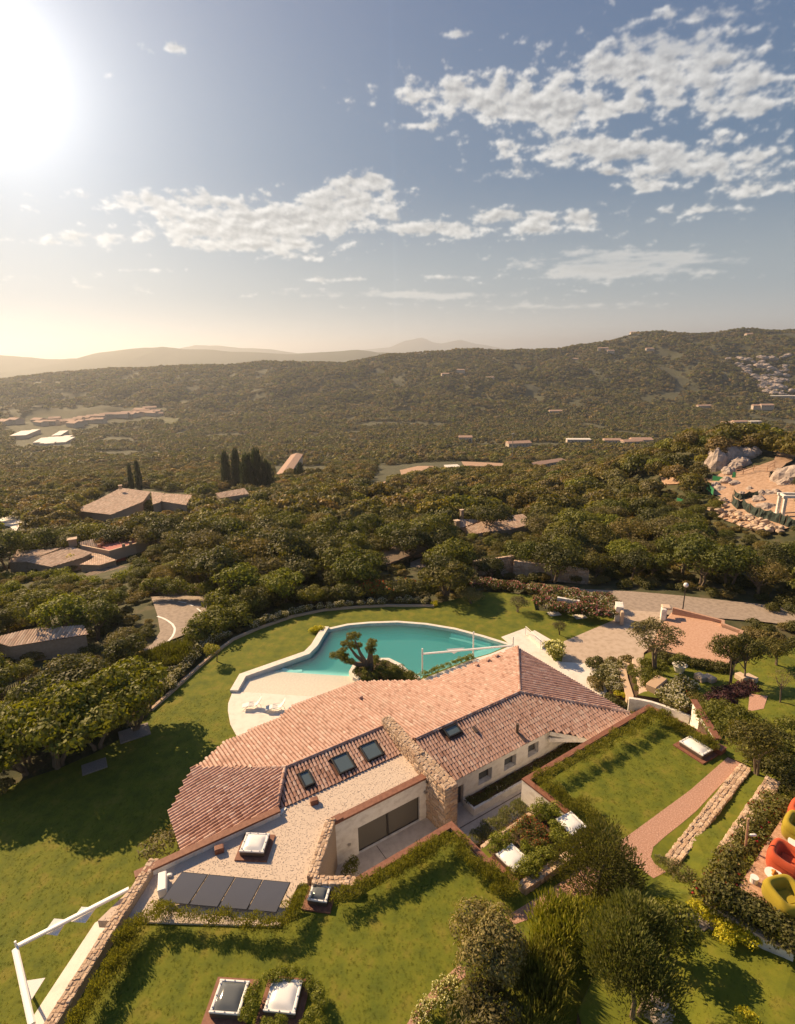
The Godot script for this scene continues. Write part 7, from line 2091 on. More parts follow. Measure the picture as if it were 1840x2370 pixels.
	bushes("deck_hedge", "dark", xyz([16.36, 6.3, -22.45, 16.81, 6.3, -22.2, 17.14, 6.3, -21.89, 17.51, 6.3, -21.66, 17.82, 6.3, -21.35, 18.13, 6.3, -21.06, 18.43, 6.3, -20.77, 18.73, 6.3, -20.48, 18.71, 6.3, -20.14, 17.64, 6.3, -22.11]), 0.8, 1.05, "dark leafy hedge shrub along the near side of the deck", "dark hedge along the deck")
	bushes("lime_shrub", "lime", xyz([15.38, 5.5, -22.64, 15.72, 5.5, -22.44, 15.98, 5.5, -22.09, 16.25, 5.5, -21.78, 16.56, 5.5, -21.56, 16.9, 5.5, -21.4, 17.26, 5.5, -21.29, 17.6, 5.5, -21.14, 16.21, 5.5, -21.2, 18.95, 5.5, -20.69, 14.96, 5.5, -17.36]), 0.6, 0.85, "vivid lime yellow shrub under the deck's planter wall", "lime yellow shrubs")
	# trees and shrubs of the east garden
	tree("juniper_tree", "airy juniper tree beside the upper end of the gravel path", [[Vector3(26.22, 3.58, -34.35), Vector3(25.17, 6.58, -34.35), 2.41]][0], foliage(3800, lobes_of(14, Vector3(1, 0.8, 1), 0.34), 0.05, OAK, {"gaps": 0.14, "slim": 0.35}), M.l_warm, "", 0.9)
	tree("olive_tree", "open crowned olive tree in front of the parking pad", [[Vector3(26.47, 1.47, -51.17), Vector3(25.9, 5.77, -51.17), 2.94]][0], foliage(3200, lobes_of(15, Vector3(1, 0.75, 1), 0.32), 0.05, OLIVE, {"gaps": 0.16, "slim": 0.4}), M.leaf, "", 0.75)
	tree("juniper_tree", "slim twin stemmed juniper beside the stone seats, left stem", [[Vector3(32.73, 1.84, -48.71), Vector3(31.66, 5.66, -48.71), 1.62]][0], M.c_oak[0], M.l_warm, "", 1.1)
	tree("juniper_tree", "dark leaning juniper beside the stone seats, right stem", [[Vector3(34.22, 1.89, -48.74), Vector3(33.79, 5.22, -48.74), 1.89]][0], M.c_oak[1], M.l_oak, "", 1.2)
	tree("juniper_tree", "dark rounded juniper at the garden's right edge", [[Vector3(39, 2.16, -51.32), Vector3(38.59, 4.04, -51.32), 1.8]][0], M.c_oak[2], M.l_warm, "", 0.9)
	tree("bare_tree", "almost leafless grey tree at the right edge of the garden", [[Vector3(34.51, 2.81, -44.08), Vector3(34.21, 5.28, -44.08), 1.23]][0], foliage(500, lobes_of(8, Vector3(1, 0.8, 1), 0.4), 0.06, DRY, {"gaps": 0.2, "slim": 0.2}), M.leaf, "", 0.9)
	bushes("garden_shrub", "round", xyz([27.49, 2.91, -41.88, 26.37, 3.01, -41.15, 28.79, 2.47, -43.37, 27.89, 2.96, -41.18, 29.17, 2.73, -41.96, 27.64, 3.05, -40.1, 27.6, 2.74, -42.76, 28.69, 2.96, -40.55, 26.68, 3.13, -39.77, 30.14, 2.6, -42.23]), 1.0, 1.4, "leafy shrub between the passage wall and the gravel path", "shrubs beside the passage wall")
	bushes("garden_shrub", "dark", xyz([28.73, 3.56, -35.33, 27.34, 3.64, -34.38, 26.79, 3.48, -35.48, 27.69, 3.98, -33.27, 30.86, 3.22, -37.44, 30.77, 3.08, -38.46, 27, 4.28, -31.75, 28.37, 3.43, -36.43]), 1.0, 1.5, "dark shrub right of the low walls, above the red hedge", "dark shrubs above the red hedge")
	bushes("garden_shrub", "round", xyz([29.26, 3.24, -37.87, 29.32, 3.37, -36.86, 31.29, 3.02, -38.65, 33.08, 2.77, -40.68, 31.08, 2.86, -40.02, 27.87, 3.44, -36.29, 30.47, 3.35, -36.65]), 1.0, 1.6, "green shrub among pink gravel at the right edge", "shrubs in the pink gravel")
	bushes("plum_shrub", "plum", xyz([29.46, 2.28, -45.28, 30.44, 2.2, -46.25, 30.44, 2.3, -45.51, 31.33, 2.25, -46.29, 31.91, 2.27, -46.39, 32.57, 2.2, -46.77, 33.22, 2.12, -47.1, 29.78, 2.32, -44.79]), 1.0, 1.3, "dark plum coloured shrub on the garden lawn", "plum shrubs on the garden lawn")
	bushes("oleander", "white", xyz([26.15, 1.46, -47.46, 25.49, 1.49, -46.84, 26.37, 1.59, -46.67, 27.4, 1.57, -47.87, 28.16, 1.56, -48.49, 25.54, 1.89, -45.38, 25.85, 2.18, -44.68, 26.74, 1.48, -48.34]), 1.0, 1.3, "oleander with white flowers above the curved wall", "white oleanders above the curved wall")
	bushes("oleander", "red", xyz([27.77, 1.77, -46.96, 27.82, 2.02, -46, 28.12, 2.18, -45.47, 27.54, 2.21, -45.01]), 0.7, 0.9, "red flowering shrub above the tapering wall", "red flowers above the passage")
	bushes("planter_shrub", "round", xyz([25.88, 1.6, -52.4, 25.9, 1.6, -51.38, 24.91, 1.6, -50.75, 25.63, 1.6, -49.93, 24.72, 1.6, -49.48, 27.26, 1.6, -52.35]), 0.8, 1.1, "green shrub at the foot of the open crowned olive", "shrubs at the olive's foot")
	bushes("planter_shrub", "white", xyz([22.74, 0.7, -53.98, 22.73, 0.7, -52.93, 21.99, 0.7, -51.94, 22.85, 0.7, -52.25, 22.17, 0.7, -50.96, 23.74, 0.7, -53.59, 21.47, 0.7, -50.03, 22.06, 0.7, -49.7, 22.11, 0.7, -53.3]), 0.7, 0.9, "low mixed flowering plant in the terraced planter", "plants in the lower terraced planter")
	bushes("planter_shrub", "lime", xyz([21.84, 0.6, -49.09, 22.24, 0.6, -48.78, 22.3, 0.6, -49.84]), 0.5, 0.6, "lime green cushion at the tip of the terraced planter", "lime cushions in the planter")
	bushes("planter_shrub", "round", xyz([24.67, 1.2, -52.75, 24.22, 1.2, -51.41, 23.97, 1.2, -50.13, 23.63, 1.2, -48.9, 24.22, 1.2, -52.08]), 0.5, 0.65, "green plant in the narrow upper terraced planter", "plants in the upper terraced planter")
	bushes("bank_shrub", "dark", xyz([28.55, 1.32, -53.47, 29.6, 1.38, -53.7, 30.11, 1.46, -52.84, 31.02, 1.48, -52.42, 31.97, 1.45, -52.1, 32.8, 1.44, -51.59, 28.36, 1.27, -54.28, 33.56, 1.48, -51.33]), 0.9, 1.2, "dark shrub in the shade below the parking pad", "dark shrubs below the parking pad")
	o = thing("potted_shrub", "clipped round shrub in a big pale pot on the garden lawn", "plant pot", Vector3(28.95, 1.49, -51.4))
	var pb := MB.new()
	pb.tube([Vector3(0, 0, 0), Vector3(0, 0.45, 0), Vector3(0, 0.75, 0), Vector3(0, 0.82, 0)], [0.4, 0.55, 0.68, 0.74], 16)
	part(o, "pot", pb.done(), M.pale, true)
	var fo := part(o, "shrub", M.bush.round[1], M.leaf, true)
	fo.scale = Vector3(1.15, 0.8, 1.15); fo.position.y = 1.25
	# oleanders by the gate
	bushes("oleander", "pink", xyz([19.14, 1.2, -69.03, 19.98, 1.2, -68.19, 20.99, 1.2, -67.61, 21.98, 1.2, -67.05, 23.03, 1.2, -66.75, 24.17, 1.2, -66.7, 25.21, 1.2, -66.4, 26.21, 1.2, -66.01, 27.16, 1.2, -65.82, 20.45, 1.2, -71.82, 21.9, 1.2, -72.65, 23.11, 1.2, -71.7, 24.43, 1.2, -71.65, 25.48, 1.2, -70.73, 26.81, 1.2, -70.39, 28.21, 1.2, -70.62, 28.64, 1.2, -69.2, 20.72, 1.2, -70.08, 23.15, 1.2, -69.42, 25.54, 1.2, -68.77, 27.44, 1.2, -68.15]), 1.1, 1.5, "tall oleander with pink and white flowers by the gate", "oleanders by the gate")
	bushes("oleander", "white", xyz([17.52, 0.9, -56.97, 17.66, 0.9, -56.39, 17.38, 0.9, -57.56, 18.14, 0.9, -57.74]), 0.9, 1.2, "round white oleander at the corner of the terrace", "oleander at the terrace corner", M.l_bright)
	o = thing("garden_bench_wall", "low white wall standing among the oleanders", "wall", Vector3(22.32, 1.4, -69.86))
	part(o, "wall", wall_along(xz([21.4, -69.64, 23.99, -68.42]), 0.4, 0, 1.7), M.white)
	# trees on the pool lawn
	tree("olive_tree", "small dark olive on the lawn near the forecourt", [[Vector3(19.77, 0, -62.39), Vector3(19.68, 1.13, -62.39), 1.04]][0], M.c_olive[0], M.l_dark)
	tree("olive_tree", "low spreading olive on the lawn beside the oleanders", [[Vector3(15.88, 0, -68.86), Vector3(15.87, 1.29, -68.86), 1.65]][0], M.c_olive[1], M.l_dark, "", 0.7)
	tree("olive_tree", "silver grey round olive at the far edge of the pool lawn", [[Vector3(10.09, 0, -71.8), Vector3(10.02, 1.16, -71.8), 2.03]][0], M.c_olive[2], leaf_mat(Color(1.7, 1.6, 1.5)))
	tree("citrus_tree", "small yellow green tree on the lawn beside the white flowers", [[Vector3(-21.15, 0, -57.48), Vector3(-21.46, 1.52, -57.48), 1.19]][0], foliage(1500, lobes_of(8, Vector3(1, 0.9, 1), 0.4), 0.07, [Color(0.2, 0.2, 0.02), Color(0.15, 0.18, 0.02)], {}), M.leaf)
	# cloud-pruned tree on the island
	o = thing("cloud_tree", "gnarled cloud-pruned tree on the pool island", "tree", Vector3(-3.55, 0.1, -54.43))
	var d := xyz([-3.65, 0.31, -54.4, -4.54, 1.79, -54.4, -4.31, 2.49, -54.4, -4.86, 4.23, -54.4, -3.04, 3.27, -54.4, -6.71, 2.07, -54.4, -5.61, 3.56, -54.4, -5.49, 1.46, -54.4, -3.26, 2.93, -54.4, -2.66, 1.87, -54.4])
	var foot: Vector3 = Vector3(-3.55, 0.1, -54.43)
	var tb := MB.new()
	var mid: Vector3 = foot.lerp(d[2], 0.45) + Vector3(0.25, 0, 0)
	tb.tube([foot - Vector3(0, 0.2, 0), foot.lerp(mid, 0.5) + Vector3(0.1, 0, 0), mid], [0.5, 0.36, 0.28], 8)
	for k in [3, 4, 5, 6, 7, 8]:
		var bend: Vector3 = mid.lerp(d[k], 0.55) + Vector3(0, -0.25, 0.1)
		tb.tube([mid, bend, d[k]], [0.24, 0.17, 0.08], 6)
	var tb2: Vector3 = foot + Vector3(0.35, 0, 0.1)
	tb.tube([tb2, tb2.lerp(d[4], 0.5), d[4]], [0.3, 0.22, 0.08], 7)
	part(o, "trunk", tb.done(), M.bark)
	var pads := [[xyz([-4.92, 4.46, -54.4])[0], 0.85], [xyz([-5.64, 3.6, -54.2])[0], 0.8], [xyz([-4.64, 3.26, -54.6])[0], 0.6], [xyz([-3.11, 3.4, -54.8])[0], 0.75], [xyz([-3.25, 2.87, -54.3])[0], 0.65], [xyz([-6.8, 2.6, -53.9])[0], 0.8], [xyz([-6.14, 1.95, -54.5])[0], 0.7], [xyz([-5.45, 1.7, -54])[0], 0.6], [xyz([-2.62, 1.65, -54.9])[0], 0.45], [xyz([-6.44, 2.42, -55])[0], 0.6]]
	var leafy := leaf_mat(Color(1.6, 1.6, 1.2))
	var padm := foliage(1300, lobes_of(6, Vector3(1, 0.85, 1), 0.45), 0.09, OAK, {})
	for p in pads:
		var c := part(o, "leaf_pad", padm, leafy, true)
		c.transform = Transform3D(Basis(Vector3.UP, rng.randf() * TAU).scaled(Vector3.ONE * p[1]), p[0] - o.position)
	bushes("island_shrub", "round", xyz([-3.44, 0.6, -54.58, -2.74, 0.6, -55.54, -1.77, 0.6, -54.92, -0.92, 0.6, -54.12, -0.09, 0.6, -53.71, -2.36, 0.6, -53.6, -1.32, 0.6, -52.82, -2.94, 0.6, -52.51, -3.77, 0.6, -52.72, -0.3, 0.6, -52.61, 0.71, 0.6, -52.58, 1.42, 0.6, -52.55, -4.43, 0.6, -53.66]), 0.7, 0.95, "low leafy shrub on the pool island", "shrubs on the pool island")
	bushes("island_shrub", "lavender", xyz([-2.16, 0.7, -54, -0.71, 0.7, -53.01, 0.52, 0.7, -52.97, -3.03, 0.7, -52.28]), 0.5, 0.6, "plant with lilac flowers on the pool island", "lilac flowers on the island")
	bushes("poolside_shrub", "round", xyz([2.59, 0.35, -53.54, 3.34, 0.35, -53.97, 4, 0.35, -54.4, 4.66, 0.35, -54.85, 5.33, 0.35, -55.26, 6.01, 0.35, -55.67, 6.69, 0.35, -56.05, 7.38, 0.35, -56.43, 7.96, 0.35, -56.74]), 0.4, 0.6, "low shrub in the narrow planter along the pool", "shrubs along the pool planter", M.l_bright)
	bushes("lawn_cushion", "lime", [Vector3(-10.68, 0.25, -64.16), Vector3(-11.11, 0.25, -64.07), Vector3(-10.2, 0.25, -64.54)], 0.6, 0.8, "lime green cushion at the end of the pool coping", "cushions at the pool coping", M.l_oak)
	bushes("lawn_cushion", "lime", [Vector3(4.94, 0.2, -71.21)], 0.7, 0.8, "lime green cushion at the end of the stone edging", "", M.l_oak)
	# white flowers behind the edging
	bushes("white_border", "white", xyz([-24.91, 0.5, -51.42, -24.87, 0.5, -52.54, -25.72, 0.5, -53.44, -24.49, 0.5, -53.7, -25.35, 0.5, -54.63, -24.27, 0.5, -54.9, -24.1, 0.5, -55.84, -23.93, 0.5, -56.8, -23.75, 0.5, -57.79, -24.46, 0.5, -58.84, -23.68, 0.5, -59.16, -23.49, 0.5, -60.23, -22.98, 0.5, -60.94, -22.65, 0.5, -61.67, -22.07, 0.5, -62.22, -21.43, 0.5, -62.59, -24.27, 0.5, -52.24, -25.86, 0.5, -52.57]), 0.7, 1.0, "white flowering shrub of the border along the left lawn edge", "white border along the left lawn edge")
	bushes("white_border", "white", xyz([-18.72, 0.5, -65.31, -17.9, 0.5, -66.02, -17.09, 0.5, -66.85, -16.2, 0.5, -67.36, -15.31, 0.5, -67.99, -14.32, 0.5, -68.86, -13.25, 0.5, -69.4, -12.15, 0.5, -69.82, -10.91, 0.5, -70.31, -9.63, 0.5, -70.55, -8.22, 0.5, -70.86, -6.79, 0.5, -71.1, -5.35, 0.5, -71.23, -3.9, 0.5, -71.48, -2.45, 0.5, -71.6, 0.08, 0.5, -71.75, 1.28, 0.5, -71.82, 2.47, 0.5, -71.78, 3.66, 0.5, -71.6]), 0.65, 0.9, "white flowering shrub of the border behind the pool", "white border behind the pool")
	# hedges and shrubs outside the lawn
	bushes("tall_hedge", "dark", xyz([-21.07, 1, -73.15, -19.47, 1, -72.79, -18.02, 1, -73.03, -16.55, 1, -73.27, -15.08, 1, -73.51, -13.5, 1, -73.14, -11.98, 1, -73.08, -10.46, 1, -73.01, -8.95, 1, -72.95, -7.43, 1, -72.89, -5.94, 1, -73.12, -1.66, 1, -73.55, -0.39, 1, -73.5, 2.16, 1, -74.01, 3.43, 1, -73.95, 4.46, 1, -74.22]), 1.4, 1.9, "dark tall hedge shrub behind the white border", "tall hedge behind the white border")
	bushes("red_shrub", "red", [Vector3(0.78, 1.6, -74.91), Vector3(0.88, 1, -73.75)], 1.5, 1.7, "bright red flowering shrub in the tall hedge", "red shrubs in the tall hedge")
	bushes("bronze_shrub", "orange", [Vector3(-3.19, 1.4, -74.27), Vector3(-4.19, 1.4, -73.69), Vector3(-2.28, 1.4, -73.3)], 1.6, 1.9, "bronze leaved shrub in the tall hedge", "bronze shrubs in the tall hedge", M.l_warm)
	bushes("roadside_shrub", "round", xyz([-24.72, 1.2, -70.64, -22.7, 1.2, -68.67, -21.63, 1.2, -70.03, -20.78, 1.2, -72.46, -24.06, 1.2, -66.47, -22.53, 1.2, -65.98, -21.02, 1.2, -65.5, -24.94, 1.2, -63.17, -24.18, 1.2, -64.36, -22.76, 1.2, -63.49, -24.79, 1.2, -61.6, -20.52, 1.2, -68.12, -19.63, 1.2, -69.48]), 1.8, 2.4, "rounded green shrub between the road bend and the lawn", "shrubs between road and lawn", M.l_oak)
	bushes("roadside_broom", "broom", xyz([-26.68, 0.9, -58.22, -25.68, 0.9, -58.88, -27.52, 0.9, -57.24, -28.3, 0.9, -56.6, -27.42, 0.9, -55.29, -25.58, 0.9, -57.17]), 1.5, 1.9, "low feathery broom beside the road bend", "broom beside the road bend", M.l_dark, 0.7)
	bushes("pink_hedge", "pink", xyz([11.85, 0.6, -76.73, 13.02, 0.6, -77.03, 14.37, 0.6, -76.76, 15.66, 0.6, -76.22, 16.93, 0.6, -75.68, 18.07, 0.6, -75.23, 19.26, 0.6, -75.04, 20.26, 0.6, -74.66, 11.5, 0.6, -78.16, 21.08, 0.6, -73.64]), 1.1, 1.5, "hedge shrub with scattered pink flowers along the road", "pink hedge along the road")
	tree("oak_tree", "multi-stemmed round oak at the edge of the pool lawn", [[Vector3(6.77, 0, -74.19), Vector3(6.62, 3.03, -74.19), 3.8]][0], foliage(3600, lobes_of(14, Vector3(1, 0.8, 1), 0.36), 0.055, OAK, {"gaps": 0.08}), M.l_warm, "", 0.75, trunk_mesh(1.0, 0.04, 3, 0.25, 0.5, 4))
	# spreading trees on the left of the lawn
	var spreadt := [["wide flat-topped pine-like tree over the shaded lawn, nearest the border", [[Vector3(-25.15, 0, -45.66), Vector3(-25.82, 4.16, -45.66), 4.68]][0]], ["wide flat-topped tree over the shaded lawn, largest crown", [[Vector3(-29.73, 0, -40.78), Vector3(-28.07, 4.81, -40.78), 4.76]][0]], ["wide flat-topped tree at the left edge over the shaded lawn", [[Vector3(-32, 0, -40.19), Vector3(-32.87, 3.4, -40.19), 4.23]][0]], ["flat-topped tree behind the largest crown", [[Vector3(-27.4, 0, -42.95), Vector3(-26.69, 4.29, -42.95), 3.77]][0]], ["flat-topped tree above the slatted fence at the left", [[Vector3(-32.74, 0, -44.77), Vector3(-33.18, 3.62, -44.77), 3.36]][0]]]
	for s in spreadt: tree("spreading_tree", s[0], s[1], pick(M.c_pine), M.l_oak, "spreading trees over the shaded lawn", 1.0, trunk_mesh(1.0, 0.045, 5, 0.35, 0.45, 3))
	o = thing("road_bank", "low brown stone bank along the far side of the road bend", "wall", Vector3(-34.66, -1.5, -80.62))
	stone_wall(o, Vector2(-39.95, -81.47), Vector2(-29.33, -78.61), 0.6, -2.5, 0.1, true, true, Vector2(0.5, 0.35))
	bushes("bank_bush", "round", xyz([-37.68, 0.8, -77.84, -36.16, 0.8, -77.49, -34.43, 0.8, -77.13, -32.65, 0.8, -76.61, -30.97, 0.8, -76.32, -29.23, 0.8, -75.81, -27.69, 0.8, -75.2]), 1.3, 1.9, "shrub on the bank beyond the road bend", "shrubs on the bank beyond the road bend", M.l_oak)
	# palings at the left edge
	o = thing("paling_fence", "leaning stick fence on a low wall at the left edge", "fence", Vector3(-39.36, 0, -49.91))
	var fa: Vector3 = Vector3(-39.37, 1, -47.49); var fb: Vector3 = Vector3(-37.67, 1, -50.78)
	part(o, "wall", wall_along([Vector2(fa.x, fa.z), Vector2(fb.x, fb.z)], 0.4, -1.0, 1.0), M.plaster)
	for i in 22:
		var p := fa.lerp(fb, i / 21.0)
		var st := MB.new()
		st.tube([p, p + Vector3(-0.5 + rng.randf() * 0.2, 1.5, -0.6)], [0.05, 0.04], 5)
		part(o, "stick", st.done(), M.bark)
	# street lamps
	for q in [["street lamp with a white globe beside the pad", Vector3(36.93, 0.6, -66.66), 3.6]]:
		var l := thing("street_lamp", q[0], "lamp", q[1])
		var lb := MB.new()
		lb.tube([Vector3.ZERO, Vector3(0, q[2], 0)], [0.08, 0.06], 7)
		part(l, "post", lb.done(), M.dark_metal, true)
		var sp := SphereMesh.new()
		sp.radius = 0.3; sp.height = 0.6
		var g := part(l, "globe", sp, M.dome, true)
		g.position.y = q[2] + 0.25


